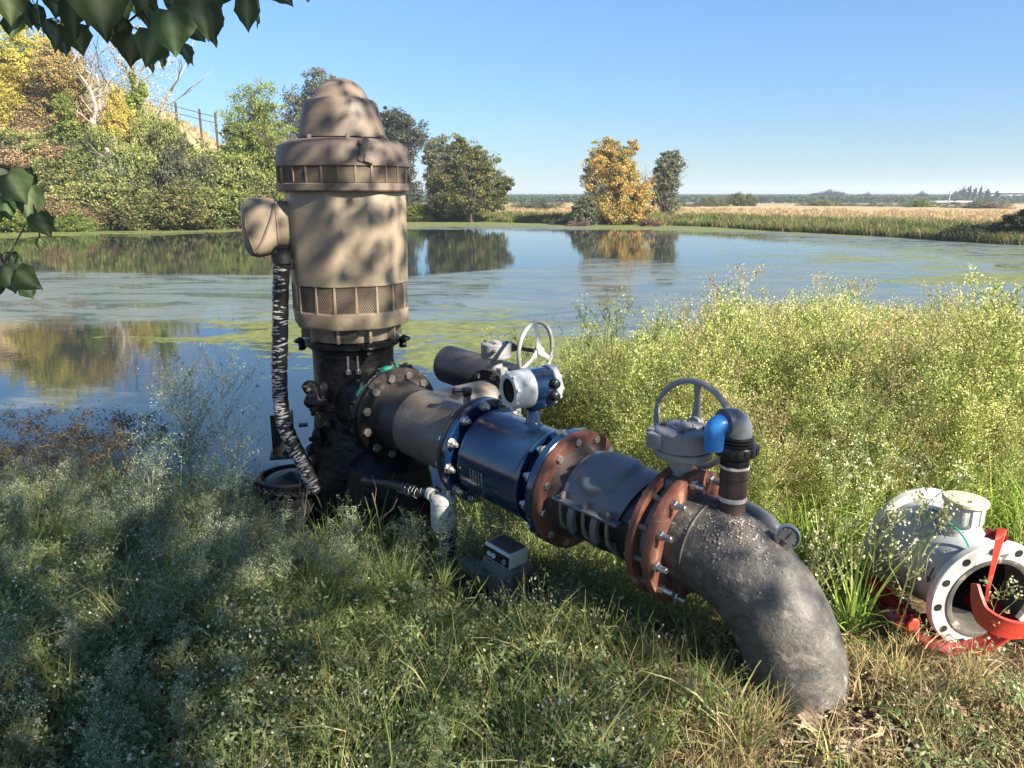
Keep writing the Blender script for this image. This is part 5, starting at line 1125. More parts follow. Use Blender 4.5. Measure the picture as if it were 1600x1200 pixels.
shr = [  # px, top, base, width px, Y, kind, label
 (14, 205, 290, 110, 60, 'grey', 'grey green shrub at the left edge high on the slope'),
 (20, 130, 215, 90, 66, 'yellow', 'yellowing shrub at the left edge under the yellow corner tree'),
 (70, 165, 235, 90, 65, 'tanred', 'tan dry shrub on the upper slope under the yellow trees'),
 (30, 262, 335, 110, 57, 'grey', 'grey green shrub low on the slope at the left edge'),
 (92, 250, 330, 100, 57, 'olive', 'olive shrub left of the foot of the leaning trunk'),
 (60, 215, 275, 100, 60, 'tanred', 'reddish brown dry brush in the middle of the left slope'),
 (120, 205, 262, 70, 61, 'dark', 'dark brush in the hollow left of the leaning trunk'),
 (150, 262, 345, 110, 56, 'olive', 'olive shrub below the foot of the leaning trunk'),
 (190, 235, 310, 80, 58, 'grey', 'grey green shrub just right of the leaning trunk'),
 (232, 200, 290, 95, 59, 'ygreen', 'yellow green shrub in the middle of the slope'),
 (205, 150, 215, 60, 64, 'yellow', 'yellow shrub beside the short white trunk on the crest'),
 (180, 175, 230, 60, 63, 'ygreen', 'yellow green shrub between the two pale trunks'),
 (255, 165, 240, 60, 63, 'ygreen', 'thin yellow green shrub left of the fence posts on the hill'),
 (40, 190, 250, 120, 62, 'ygreen', 'faded yellow green brush across the upper slope at the left edge'),
 (95, 218, 275, 110, 60, 'olive', 'olive brush around the foot of the ivy tree'),
 (320, 205, 262, 90, 61, 'ygreen', 'pale yellow green brush on the golden bank under the fence'),
 (275, 190, 260, 70, 60, 'olive', 'olive shrub under the three fence posts'),
 (285, 225, 310, 90, 58.5, 'grey', 'pale grey green shrub below the bare golden bank'),
 (335, 218, 300, 110, 60, 'ygreen', 'bright yellow green shrub below the small willow'),
 (390, 228, 310, 110, 61, 'ygreen', 'yellow green shrub left of the terminal box'),
 (205, 285, 362, 110, 55.5, 'olive', 'dense olive shrub overhanging the water in the left half'),
 (260, 282, 362, 120, 56, 'olive', 'dense olive shrub overhanging the water in the middle of the left bank'),
 (320, 285, 358, 120, 57, 'ygreen', 'yellow green shrub overhanging the water towards the motor'),
 (375, 300, 352, 80, 59, 'tanred', 'twiggy tan brush at the waterline left of the terminal box'),
 (415, 262, 340, 90, 62, 'olive', 'olive shrub at the waterline behind the terminal box'),
 (150, 310, 362, 80, 55, 'tanred', 'salmon brown brush at the waterline under the slope'),
 (90, 305, 362, 90, 54.5, 'tanred', 'grey brown twiggy brush at the waterline near the left edge'),
 (118, 330, 364, 60, 53.5, 'ivy', 'low bright green clump on the left waterline'),
 (20, 328, 366, 110, 53, 'ivy', 'bright green low growth at the left edge of the far waterline'),
 (60, 300, 345, 90, 55, 'olive', 'small olive shrub over the bright green growth at the left'),
 (450, 285, 345, 70, 66, 'ygreen', 'yellow green shrub in the gap behind the motor'),
 (655, 318, 343, 60, 73, 'ivy', 'low bright green shrub at the waterline right of the motor'),
 (690, 305, 345, 60, 73, 'dark', 'dark shrub at the left foot of the broad olive tree'),
 (20, 95, 165, 110, 69, 'yellow', 'yellow brush behind the corner leaves on the hill'),
 (1120, 306, 330, 34, 150, 'olive', 'lone olive tree in the dry field right of the orange tree'),
 (1092, 316, 331, 60, 140, 'grey', 'low grey hedge clump right of the orange tree'),
 (1161, 299, 330, 36, 150, 'olive', 'rounder green tree standing beside the lone olive tree in the dry field'),
 (1268, 314, 334, 36, 160, 'grey', 'leftmost of the low grey shrubs along the far dry field'),
 (1298, 311, 334, 44, 158, 'olive', 'tallest clump of the grey shrubs along the dry field'),
 (1330, 316, 334, 36, 156, 'grey', 'grey shrub right of the tallest clump along the dry field'),
 (1370, 314, 335, 42, 150, 'grey', 'separate round grey shrub midway along the dry field'),
 (1412, 315, 336, 50, 145, 'grey', 'grey shrub left of the bright field tree'),
 (1440, 311, 338, 52, 140, 'ivy', 'greener bush in front of the white roofed shed'),
 (1525, 312, 340, 70, 125, 'grey', 'wide grey shrub right of the utility pole'),
 (1560, 316, 342, 50, 120, 'tanred', 'brownish shrub beside the wide grey one at the right'),
 (840, 314, 334, 70, 110, 'grey', 'low grey green shrub between the two big shore trees'),
 (1350, 300, 310, 22, 420, 'dark', 'tiny round tree on the skyline over the orchard'),
 (1290, 298, 308, 50, 500, 'dark', 'tiny clump of trees on the skyline left of the round one'),
 (1500, 292, 306, 20, 420, 'dark', 'tiny dark tree on the skyline near the utility pole'),
 (1438, 300, 309, 18, 420, 'dark', 'very small tree on the skyline left of the conifers')]
for i, (px, t_, b_, w_, Y, kd, lab) in enumerate(shr):
    x = far_x(px, Y); gg_ = gz_(x, Y); base = min(gg_, far_z(b_, Y)); h = far_z(t_, Y) - base; w = w_ / 1200 * Y * .971
    far_name = 'field_tree' if 'tree' in lab.split(' on ')[0].split(' in ')[0] else 'shrub'
    t = thing(far_name, lab, 'tree' if far_name == 'field_tree' else 'shrub', (x, Y, base), 'shrubs on the far banks')
    o = link('foliage', SH[kd][i % 2], t); o.scale = (w * 1.25, w * 1.0, h * 1.35); o.rotation_euler = (0, 0, (i * 2.4) % 6.28 if False else (0 if i % 2 else math.pi))
    s_ = link('stems', STEM, t); s_.scale = (w, w, h)
# conifers on the skyline at the right
for i, (px, t_, w_) in enumerate(((1504, 294, 8), (1513, 289, 9), (1522, 292, 9), (1531, 290, 8), (1543, 294, 14), (1558, 297, 16))):
    tree('conifer_tree', ['leftmost thin conifer of the skyline row', 'tallest conifer of the skyline row', 'third conifer of the skyline row from the left', 'pointed conifer in the middle of the skyline row', 'broad dark tree right of the pointed conifers', 'rightmost rounded tree of the skyline row'][i], px, t_, 308, w_, 380, 'dark', 'tall', n=500, leaf=.9, seed=100 + i, group='trees on the skyline at the right', trunk_h=.5)
# dark shrub mass at the right edge of the pond
tree('dark_shrub', 'dark shaded shrub overhanging the water at the right edge', 1606, 296, 376, 100, 41, 'dark', 'mound', n=9000, leaf=.16, seed=40, cat='shrub')
tree('dark_shrub', 'low dark bush in shade left of the right edge shrub', 1530, 336, 374, 130, 42.5, 'dark', 'mound', n=7000, leaf=.13, seed=41, cat='shrub')
for k, (px, py, r_) in enumerate(((1583, 372, .28), (1594, 371, .35), (1574, 374, .2))):
    t = thing('shore_rock', ['middle grey rock', 'largest grey rock', 'smallest grey rock'][k] + ' of three at the waterline under the dark shrub', 'rock', ray_z(px, py, WATER_Z + .1), 'rocks under the dark shrub'); mb = MB(); mb.lump(ray_z(px, py, WATER_Z + .1), r_, k, .5, 7, (1, 1, .6)); mb.build('rock_body', M['concrete'], t)
# fence on the hill crest
fen = thing('hill_fence', 'three dark posts and a rail of a fence on the golden hill crest', 'fence', (far_x(313, 74), 74, gz_(far_x(313, 74), 74)))
fp = []
for px, pt, pb in ((277, 160, 182), (313, 170, 193), (337, 176, 197)):
    Y = 73; x = far_x(px, Y, 8); zt = far_z(pt, Y); zb = far_z(pb, Y); mb = MB(); mb.cyl((x, Y, min(zb, gz_(x, Y)) - .4), (x, Y, zt), .11, .10, n=7); mb.build('post', M['post'], fen); fp.append(Vector((x, Y - .1, zt)))
for zz_ in (.35, .9):
    mb = MB(); mb.tube([fp[0] + Vector((-4.5, 0, 1.2 - zz_)), fp[0] - Vector((0, 0, zz_)), fp[1] - Vector((0, 0, zz_)), fp[2] - Vector((0, 0, zz_))], .035, 5); mb.build('rail', M['post'], fen)
# white roofed shed and utility pole far right
Ys = 300; xs = far_x(1484, Ys); gs = gz_(xs, Ys)
sh = thing('open_shed', 'small open sided shed with a flat white roof far across the field', 'shed', (xs, Ys, gs))
zr = far_z(315, Ys); mb = MB(); mb.box((xs, Ys, zr), (14, 8, .5), None, .05); mb.build('roof', M['far_white'], sh)
for dx in (-6, -2, 2, 6):
    mb = MB(); mb.box((xs + dx, Ys - 3, (gs + zr) / 2), (.35, .35, zr - gs)); mb.build('post', M['far_wall'], sh)
mb = MB(); mb.box((xs - 2, Ys + 1, (gs + zr) / 2), (7, 4, zr - gs - .6)); mb.build('tank', M['far_wall'], sh)
Yp = 210; xp = far_x(1483, Yp); gp = gz_(xp, Yp); up_ = thing('utility_pole', 'thin utility pole with short crossarm rising beside the white roofed shed', 'pole', (xp, Yp, gp))
zp = far_z(298, Yp); mb = MB(); mb.cyl((xp, Yp, gp), (xp, Yp, zp), .2, .15, n=7); mb.build('pole_shaft', M['far_wall'], up_)
mb = MB(); mb.box((xp, Yp, zp - .6), (1.8, .15, .15)); mb.build('crossarm', M['far_wall'], up_)
xs2 = far_x(1572, 600); bb = thing('far_barn', 'long pale flat roofed barn on the skyline near the right edge', 'barn', (xs2, 600, -2.6)); zr2 = far_z(300, 600)
mb = MB(); mb.box((xs2, 600, (zr2 - 2.6) / 2), (38, 10, zr2 + 2.6 - .8)); mb.build('wall', M['far_wall'], bb); mb = MB(); mb.box((xs2, 600, zr2 - .2), (42, 13, .5)); mb.build('roof', M['far_white'], bb)

# ------------------------------------------------------------ instanced growth (one object per kind of ground cover)
hidden = bpy.data.collections.new('plant_sources')           # not linked to the scene: sources only
def source(me, nm):
    o = bpy.data.objects.new(nm, me); c = bpy.data.collections.new(nm + '_set'); c.objects.link(o); return o
def scatter(name, sources, P, rot, scl, idx, kind='stuff', label=None):
    """instances of several source meshes on the points of one object"""
    me = bpy.data.meshes.new(name); n = len(P); me.vertices.add(n); me.vertices.foreach_set('co', np.asarray(P, np.float32).ravel())
    a = me.attributes.new('rot', 'FLOAT_VECTOR', 'POINT'); a.data.foreach_set('vector', np.asarray(rot, np.float32).ravel())
    a = me.attributes.new('scl', 'FLOAT_VECTOR', 'POINT'); a.data.foreach_set('vector', np.asarray(scl, np.float32).ravel())
    a = me.attributes.new('idx', 'INT', 'POINT'); a.data.foreach_set('value', np.asarray(idx, np.int32))
    o = bpy.data.objects.new(name, me); COL.objects.link(o)
    nt = bpy.data.node_groups.new(name, 'GeometryNodeTree'); N, L = nt.nodes, nt.links
    nt.interface.new_socket('Geometry', in_out='INPUT', socket_type='NodeSocketGeometry'); nt.interface.new_socket('Geometry', in_out='OUTPUT', socket_type='NodeSocketGeometry')
    gi, go = N.new('NodeGroupInput'), N.new('NodeGroupOutput')
    def attr(nm, ty):
        q = N.new('GeometryNodeInputNamedAttribute'); q.data_type = ty; q.inputs['Name'].default_value = nm; return q.outputs['Attribute']
    r_, s_, i_ = attr('rot', 'FLOAT_VECTOR'), attr('scl', 'FLOAT_VECTOR'), attr('idx', 'INT')
    gt = N.new('GeometryNodeGeometryToInstance')
    objs = []
    for so in reversed(sources):
        oi = N.new('GeometryNodeObjectInfo'); oi.inputs['Object'].default_value = so; oi.inputs['As Instance'].default_value = True; objs.append(oi)
        L.new(oi.outputs['Geometry'], gt.inputs[0])
    ip = N.new('GeometryNodeInstanceOnPoints'); L.new(gi.outputs[0], ip.inputs['Points']); L.new(gt.outputs[0], ip.inputs['Instance'])
    ip.inputs['Pick Instance'].default_value = True; L.new(i_, ip.inputs['Instance Index']); L.new(r_, ip.inputs['Rotation']); L.new(s_, ip.inputs['Scale'])
    L.new(ip.outputs[0], go.inputs[0]); md_ = o.modifiers.new('scatter', 'NODES'); md_.node_group = nt
    tag(o, kind=kind); return o
# Geometry to Instance wraps all sources in one instance, so use Join of instances instead
def scatter(name, sources, P, rot, scl, idx, kind='stuff', label=None):
    me = bpy.data.meshes.new(name); n = len(P); me.vertices.add(n); me.vertices.foreach_set('co', np.asarray(P, np.float32).ravel())
    for nm, ty, arr, fld in (('rot', 'FLOAT_VECTOR', rot, 'vector'), ('scl', 'FLOAT_VECTOR', scl, 'vector')):
        a = me.attributes.new(nm, ty, 'POINT'); a.data.foreach_set(fld, np.asarray(arr, np.float32).ravel())
    a = me.attributes.new('idx', 'INT', 'POINT'); a.data.foreach_set('value', np.asarray(idx, np.int32))
    o = bpy.data.objects.new(name, me); COL.objects.link(o)
    nt = bpy.data.node_groups.new(name, 'GeometryNodeTree'); N, L = nt.nodes, nt.links
    nt.interface.new_socket('Geometry', in_out='INPUT', socket_type='NodeSocketGeometry'); nt.interface.new_socket('Geometry', in_out='OUTPUT', socket_type='NodeSocketGeometry')
    gi, go = N.new('NodeGroupInput'), N.new('NodeGroupOutput')
    def attr(nm, ty):
        q = N.new('GeometryNodeInputNamedAttribute'); q.data_type = ty; q.inputs['Name'].default_value = nm; return q.outputs['Attribute']
    r_, s_, i_ = attr('rot', 'FLOAT_VECTOR'), attr('scl', 'FLOAT_VECTOR'), attr('idx', 'INT')
    jn = N.new('GeometryNodeJoinGeometry')
    for k, so in enumerate(sources):
        oi = N.new('GeometryNodeObjectInfo'); oi.inputs['Object'].default_value = so; oi.inputs['As Instance'].default_value = True
        cmpn = N.new('FunctionNodeCompare'); cmpn.data_type = 'INT'; cmpn.operation = 'EQUAL'; L.new(i_, cmpn.inputs['A'] if False else [s for s in cmpn.inputs if s.type == 'INT'][0]); [s for s in cmpn.inputs if s.type == 'INT'][1].default_value = k
        ip = N.new('GeometryNodeInstanceOnPoints'); L.new(gi.outputs[0], ip.inputs['Points']); L.new(oi.outputs['Geometry'], ip.inputs['Instance']); L.new(cmpn.outputs[0], ip.inputs['Selection'])
        L.new(r_, ip.inputs['Rotation']); L.new(s_, ip.inputs['Scale']); L.new(ip.outputs[0], jn.inputs[0])
    L.new(jn.outputs[0], go.inputs[0]); md_ = o.modifiers.new('scatter', 'NODES'); md_.node_group = nt
    tag(o, kind=kind); return o

class Plant:
    """collects ribbons and leaves of one plant as arrays"""
    def __init__(s, seed): s.V = []; s.F = []; s.C = []; s.n = 0; s.g = np.random.default_rng(seed)
    def ribbon(s, pts, w, col, taper=True, tri=False):
        pts = np.asarray(pts, float); k = len(pts); g = s.g
        t = np.gradient(pts, axis=0); t /= np.linalg.norm(t, axis=1)[:, None] + 1e-9
        r = g.normal(size=3); side = np.cross(t, r); side /= np.linalg.norm(side, axis=1)[:, None] + 1e-9
        ww = w * (1 - np.linspace(0, .92, k) ** 1.5) if taper else np.full(k, w)
        vs = np.empty((2 * k, 3)); vs[0::2] = pts - side * ww[:, None] / 2; vs[1::2] = pts + side * ww[:, None] / 2
        s.V.append(vs); s.F.append(np.array([(2 * i, 2 * i + 1, 2 * i + 3, 2 * i + 2) for i in range(k - 1)]) + s.n); s.n += 2 * k
        c = np.asarray(col, float); s.C.append(np.tile(c, (2 * k, 1)))
    def leaves(s, P, size, cols, aspect=.3, dirs=None, hang=0.0):
        V, F, C = leaf_quads(np.asarray(P, float), size, np.asarray(cols, float), seed=int(s.g.integers(1e9)), dirs=dirs, hang=hang, aspect=aspect)
        s.V.append(V); s.F.append(F + s.n); s.n += len(V); s.C.append(C)
    def mesh(s, name, mat='weed'): return np_mesh(name, np.vstack(s.V), np.vstack(s.F), np.vstack(s.C), M[mat])

def fleabane(seed, h=1.0, nb=19, buds=9, stem=(.13, .16, .045), leafc=((.20, .23, .045), (.15, .19, .035)), budc=((.46, .43, .16), (.34, .35, .11), (.55, .50, .26)), wid=.30, bud=.0085, low=.15, stems=3, lf=.024, wk=1.0):
    """tall airy weed: upright stems, fine side branches, narrow leaves, small pale heads"""
    p = Plant(seed); g = p.g
    for s_ in range(stems):
        a = g.uniform(0, 6.28); lean = g.uniform(.02, .22); H = h * g.uniform(.75, 1.0)
        z = np.linspace(0, 1, 8); bend = g.normal(size=2) * .05
        main = np.stack([np.cos(a) * lean * z ** 1.3 * H + bend[0] * np.sin(z * 3), np.sin(a) * lean * z ** 1.3 * H + bend[1] * np.sin(z * 3), z * H], 1)
        p.ribbon(main, .007 * wk, stem)
        for k in range(nb):
            t = g.uniform(low, .97) if k > 2 else g.uniform(.7, .98); b0 = np.array([np.interp(t, z, main[:, i]) for i in range(3)])
            aa = g.uniform(0, 6.28); L_ = wid * h * g.uniform(.5, 1.1) * (1.15 - .75 * t); up = g.uniform(.8, 1.6)
            dd = np.array([math.cos(aa), math.sin(aa), up]); dd /= np.linalg.norm(dd); q = np.linspace(0, 1, 5)[:, None]
            br = b0 + dd * q * L_ + np.array([0, 0, .12 * L_]) * q ** 2 + g.normal(size=(5, 3)) * .006
            p.ribbon(br, .0035 * wk, stem)
            nl = int(5 + 6 * L_ / .25); tt = g.uniform(.1, 1, nl); P = np.array([[np.interp(u, q[:, 0], br[:, i]) for i in range(3)] for u in tt]); dr = np.tile(dd, (nl, 1)) + g.normal(size=(nl, 3)) * .6
            P = P + dr * lf * .4; cc = np.array(leafc)[g.integers(len(leafc), size=nl)] * (1 + g.normal(size=(nl, 1)) * .15)
            p.leaves(P, g.uniform(.6, 1.3, nl) * lf, np.clip(cc, .01, 1), .22, dr)
            for s2 in range(3):
                tq = g.uniform(.35, 1); c0 = np.array([np.interp(tq, q[:, 0], br[:, i]) for i in range(3)]); d2 = dd + g.normal(size=3) * .55; d2 /= np.linalg.norm(d2); l2 = L_ * g.uniform(.2, .45)
                p.ribbon(np.array([c0, c0 + d2 * l2 * .5, c0 + d2 * l2 + np.array([0, 0, .01])]), .0022 * wk, stem)
                nb_ = buds // 3 + 1; P = c0 + d2 * l2 * g.uniform(.5, 1.1, (nb_, 1)) + g.normal(size=(nb_, 3)) * .012 * h
                cc = np.array(budc)[g.integers(len(budc), size=nb_)]; p.leaves(P, g.uniform(.7, 1.4, nb_) * bud, cc, .8)
    return p
def grass_tuft(seed, h=.25, n=26, cols=((.13, .175, .045), (.18, .21, .06), (.28, .25, .12)), w=.005, spread=.05, droop=1.0):
    p = Plant(seed); g = p.g
    for k in range(n):
        a = g.uniform(0, 6.28); H = h * g.uniform(.45, 1.1); out = g.uniform(.15, .9) * droop; r0 = g.uniform(0, spread); b = g.uniform(0, 6.28)
        t = np.linspace(0, 1, 5); x0, y0 = math.cos(b) * r0, math.sin(b) * r0
        pts = np.stack([x0 + math.cos(a) * out * H * t ** 1.6, y0 + math.sin(a) * out * H * t ** 1.6, H * (t - .42 * out * t ** 2.4)], 1)
        c = np.array(cols[int(g.integers(len(cols)))]) * (1 + g.normal() * .12); p.ribbon(pts, w * g.uniform(.7, 1.3), np.clip(c, .01, 1))
    return p
def low_weed(seed, r=.16, h=.16, n=9, leafc=((.13, .165, .065), (.10, .135, .055), (.18, .20, .095)), budc=((.36, .36, .27), (.26, .28, .18), (.46, .45, .37)), budn=10, bud=.008, lf=.024):
    """low spreading weed with small leaves and whitish seed heads"""
    p = Plant(seed); g = p.g
    for k in range(n):
        a = g.uniform(0, 6.28); L_ = r * g.uniform(.6, 1.3); z = np.linspace(0, 1, 6); H = h * g.uniform(.5, 1.2)
        st = np.stack([np.cos(a) * L_ * z + g.normal() * .01, np.sin(a) * L_ * z, H * z ** .8], 1) + g.normal(size=(6, 3)) * .004
        p.ribbon(st, .003, leafc[0]); nl = 20; tt = g.uniform(.1, 1, nl); P = np.array([[np.interp(u, z, st[:, i]) for i in range(3)] for u in tt]) + g.normal(size=(nl, 3)) * .016
        cc = np.array(leafc)[g.integers(len(leafc), size=nl)] * (1 + g.normal(size=(nl, 1)) * .18); p.leaves(P, g.uniform(.6, 1.4, nl) * lf, np.clip(cc, .01, 1), .34)
        m_ = max(1, int(budn / n * g.uniform(.3, 2))); P = st[-1] + g.normal(size=(m_, 3)) * np.array([.022, .022, .014]) + np.array([0, 0, .012]); cc = np.array(budc)[g.integers(len(budc), size=m_)]; p.leaves(P, g.uniform(.6, 1.3, m_) * bud, cc, .9)
    return p
def litter(seed, r=.12, n=40, cols=((.34, .26, .15), (.42, .34, .22), (.24, .17, .10), (.16, .11, .07))):
    p = Plant(seed); g = p.g
    for k in range(n):
        a = g.uniform(0, 6.28); c = g.normal(size=2) * r * .6; L_ = g.uniform(.02, .11); z0 = g.uniform(.002, .02); t = np.linspace(-.5, .5, 4)
        pts = np.stack([c[0] + math.cos(a) * L_ * t, c[1] + math.sin(a) * L_ * t, z0 + g.uniform(-.2, .35) * L_ * t + .15 * L_ * (1 - 4 * t * t) * g.random()], 1)
        p.ribbon(pts, g.uniform(.002, .006), np.clip(np.array(cols[int(g.integers(len(cols)))]) * (1 + g.normal() * .15), .01, 1), taper=False)
    m_ = n // 3; P = np.c_[g.normal(size=(m_, 2)) * r * .6, g.uniform(.003, .02, m_)]; p.leaves(P, g.uniform(.012, .035, m_), pick_cols(g, m_, cols, .2), .7)
    return p
def sedge(seed, h=.6):
    p = Plant(seed); g = p.g; cs = ((.08, .10, .04), (.11, .11, .055), (.14, .115, .07))
    for k in range(16):
        a = g.uniform(0, 6.28); H = h * g.uniform(.5, 1.1); out = g.uniform(.1, .6); t = np.linspace(0, 1, 6)
        pts = np.stack([math.cos(a) * out * H * t ** 1.5, math.sin(a) * out * H * t ** 1.5, H * (t - .3 * out * t ** 2.5)], 1); p.ribbon(pts, .008, cs[int(g.integers(3))])
    for k in range(5):
        a = g.uniform(0, 6.28); H = h * g.uniform(.85, 1.15); t = np.linspace(0, 1, 4); top = np.array([math.cos(a) * .12 * H, math.sin(a) * .12 * H, H])
        p.ribbon(np.outer(t, top), .006, (.14, .12, .06)); nn = 70; P = top + g.normal(size=(nn, 3)) * np.array([.04, .04, .022]); p.leaves(P, g.uniform(.5, 1.4, nn) * .022, pick_cols(g, nn, ((.085, .066, .042), (.055, .045, .03), (.12, .098, .065))), .3)
        for q in range(6):
            b = g.uniform(0, 6.28); e = top + np.array([math.cos(b) * .10, math.sin(b) * .10, g.uniform(-.02, .05)]); p.ribbon(np.array([top, (top + e) / 2 + [0, 0, .015], e]), .004, (.15, .12, .06))
    return p
S_FL = [source(fleabane(200 + k, h=1.0).mesh('plant'), 'weed_source') for k in range(4)] + [source(fleabane(206, h=1.0, leafc=((.10, .14, .03), (.075, .11, .025)), budc=((.26, .27, .10), (.20, .22, .08))).mesh('plant'), 'weed_source'), source(fleabane(207, h=1.05, nb=15, leafc=((.30, .24, .11), (.22, .18, .08)), budc=((.42, .33, .18), (.34, .27, .15)), stem=(.22, .17, .09)).mesh('plant'), 'weed_source')]
S_FD = [source(fleabane(220 + k, h=.7, leafc=((.15, .19, .10), (.115, .155, .08)), budc=((.28, .31, .20), (.40, .41, .30)), stem=(.14, .16, .08), nb=16).mesh('plant'), 'weed_source') for k in range(4)]
S_GR = [source(grass_tuft(240 + k, h=.24 + .03 * k).mesh('plant'), 'grass_source') for k in range(4)]
S_GL = [source(grass_tuft(250 + k, h=.55, n=30, w=.009, cols=((.12, .17, .04), (.16, .21, .055), (.20, .22, .08))).mesh('plant'), 'grass_source') for k in range(3)]
S_GB = [source(grass_tuft(256 + k, h=.5, n=30, w=.008, cols=((.15, .23, .035), (.20, .28, .05), (.26, .28, .08))).mesh('plant'), 'grass_source') for k in range(3)]
S_DG = [source(grass_tuft(260 + k, h=.20, n=22, cols=((.36, .29, .15), (.28, .21, .11), (.20, .20, .08))).mesh('plant'), 'grass_source') for k in range(3)]
S_LW = [source(low_weed(270 + k).mesh('plant'), 'weed_source') for k in range(5)]
S_LB = [source(low_weed(276 + k, r=.20, h=.24, n=12, budn=60, bud=.011).mesh('plant'), 'weed_source') for k in range(3)]
S_LI = [source(litter(280 + k).mesh('plant', 'dry_leaf'), 'litter_source') for k in range(4)]
S_SE = [source(sedge(290 + k).mesh('plant'), 'sedge_source') for k in range(3)]

g = np.random.default_rng(5)
def field(n, x0, x1, y0, y1, dens=None, pad=.06):
    x = g.uniform(x0, x1, n * 3); y = g.uniform(y0, y1, n * 3)
    q = x / np.maximum(y, .1); keep = (np.abs(q) < .86 + .5 / np.maximum(y, .5)) & (y < near_shore(x) + pad)
    if dens is not None: keep &= g.random(n * 3) < dens(x, y)
    x, y = x[keep][:n], y[keep][:n]; return x, y
def clear_of_pipes(x, y, zs=0):
    """keep plants from growing through the machinery"""
    ok = np.hypot(x - AX.x, y - AX.y) > .40
    ok &= np.hypot(x - DR.x, y - DR.y) > .22; ok &= ~((np.abs(x - DR.x - .05) < .24) & (y > 3.3) & (y < 4.1) & (g.random(len(x)) < .35)); b = path[-1]; ok &= np.hypot(x - b.x, y - b.y) > .19; ok &= ~((np.abs(x - b.x) < .24) & (y < b.y) & (y > b.y - .45) & (g.random(len(x)) < .75))
    ok &= ~((np.abs(x - 1.69) < .26) & (y > 2.30) & (y < 3.0)); ok &= np.hypot(x, y) > .55
    ok &= np.hypot(x - CB.x, y - CB.y) > .06; ok &= ~((np.abs(x - CB.x) < .13) & (y > 2.7) & (y < 3.2) & (g.random(len(x)) < .85)); ok &= (np.hypot(x - RG.x, y - RG.y + .12) > .27); return ok
def pipe_dist(x, y):
    a = np.array(PA(0).xy); b = np.array(PA(2 * LU + .2).xy); ab = b - a; t = np.clip(((x - a[0]) * ab[0] + (y - a[1]) * ab[1]) / (ab @ ab), 0, 1)
    side = (x - a[0]) * ab[1] - (y - a[1]) * ab[0]; return np.hypot(x - a[0] - t * ab[0], y - a[1] - t * ab[1]), side   # side>0: camera side? checked by sign below
def put(name, srcs, x, y, smin, smax, tilt=.12, zoff=-.01, hs=None):
    ok = clear_of_pipes(x, y); x, y = x[ok], y[ok]; 
    if hs is not None: hs = hs[ok]
    n = len(x); z = height(x, y) + zoff; rot = np.c_[g.normal(size=n) * tilt, g.normal(size=n) * tilt, g.uniform(0, 6.28, n)]
    s_ = g.uniform(smin, smax, n); s_ = s_ * hs if hs is not None else s_; scl = np.c_[s_, s_, s_ * g.uniform(.85, 1.15, n)]
    return scatter(name, srcs, np.c_[x, y, z], rot, scl, g.integers(len(srcs), size=n))
SHC = (2.3, -2.1, 5.3); SHADE_N = 36000        # centre of the shading crown, number of leaves
def vnoise(x, y, s, o=0.0):
    return np.array([mnoise.noise(Vector((a * s + o, b * s, o * 1.7))) for a, b in zip(x, y)])
# tall sunlit weed bank to the right and behind the pipes
x, y = field(3600, .05, 9.5, 2.6, 10.2)
dist, side = pipe_dist(x, y)
b0 = np.array(PA(2 * LU).xy); a0 = np.array(PA(0).xy); nrm = np.array([.727, .686])
off = (x - b0[0]) * nrm[0] + (y - b0[1]) * nrm[1]                       # metres beyond the pipe line
edge = off - .45 - .25 * np.sin(x * 1.7 + y)
keep = (edge > 0) & ~((x < .55) & (y < 4.3)); keep &= ~((x > 1.2) & (y < 3.15 + .1 * np.sin(x * 3)))
keep &= ~((x > .1) & (y < 2.55 + .25 * (x - .1) + .35))
x, y, edge = x[keep], y[keep], edge[keep]
hs = np.clip(.42 + edge * .45, .42, 1.0) * (.90 + .20 * vnoise(x, y, .9, 3) + .42 * vnoise(x, y, 2.6, 13)) * np.where(x > 2.4, np.clip(1.0 - (x - 2.4) * .085, .60, 1), 1.0)
put('tall_weeds', S_FL, x, y, .85, 1.22, .10, hs=hs)
x, y = field(900, .2, 5.5, 2.3, 6.5); off = (x - b0[0]) * nrm[0] + (y - b0[1]) * nrm[1]; k = (off > .30) & (off < 1.9 + .5 * np.sin(x * 3)) & (x > .45) & ~((x > 1.25) & (y < 3.1)); put('bank_grass', S_GB, x[k], y[k], .6, 1.15, .15)
# shaded weeds at the left water's edge
x, y = field(2300, -5.5, -.05, 1.2, 5.7); k = (g.random(len(x)) < np.where(y > 3.1 + .35 * np.sin(x * 2), 1, .75 * (vnoise(x, y, 1.2, 31) > -.12))) & ~((x > -1.25) & (y > 3.35) & (y < 5)) & (g.random(len(x)) < .62)
x, y = x[k], y[k]; hs = np.where(y > 4.2, .72, 1.0) * np.clip(.38 + .14 * np.clip(y - 2.2, 0, 2.2) + .25 * vnoise(x, y, 1.1, 8), .25, 1.0); put('shaded_weeds', S_FD, x, y, .8, 1.25, .2, hs=hs)
# reeds and sedges on the left shore
x, y = field(70, -5.5, -2.1, 4.3, 5.7); put('shore_sedge', S_SE, x, y, .7, 1.15, .12)
# low weeds, shaded foreground
x, y = field(4200, -4.2, 2.6, .55, 5.2, lambda x, y: np.where(x > .15 + .10 * y, .10, .9)); put('low_weeds', S_LW, x, y, .55, 1.15, .15)
x, y = field(120, -3.6, 1.0, .6, 3.9, lambda x, y: (vnoise(x, y, 1.5, 21) > -.02) * 1.0); put('white_headed_weeds', S_LB, x, y, .6, 1.1, .15)
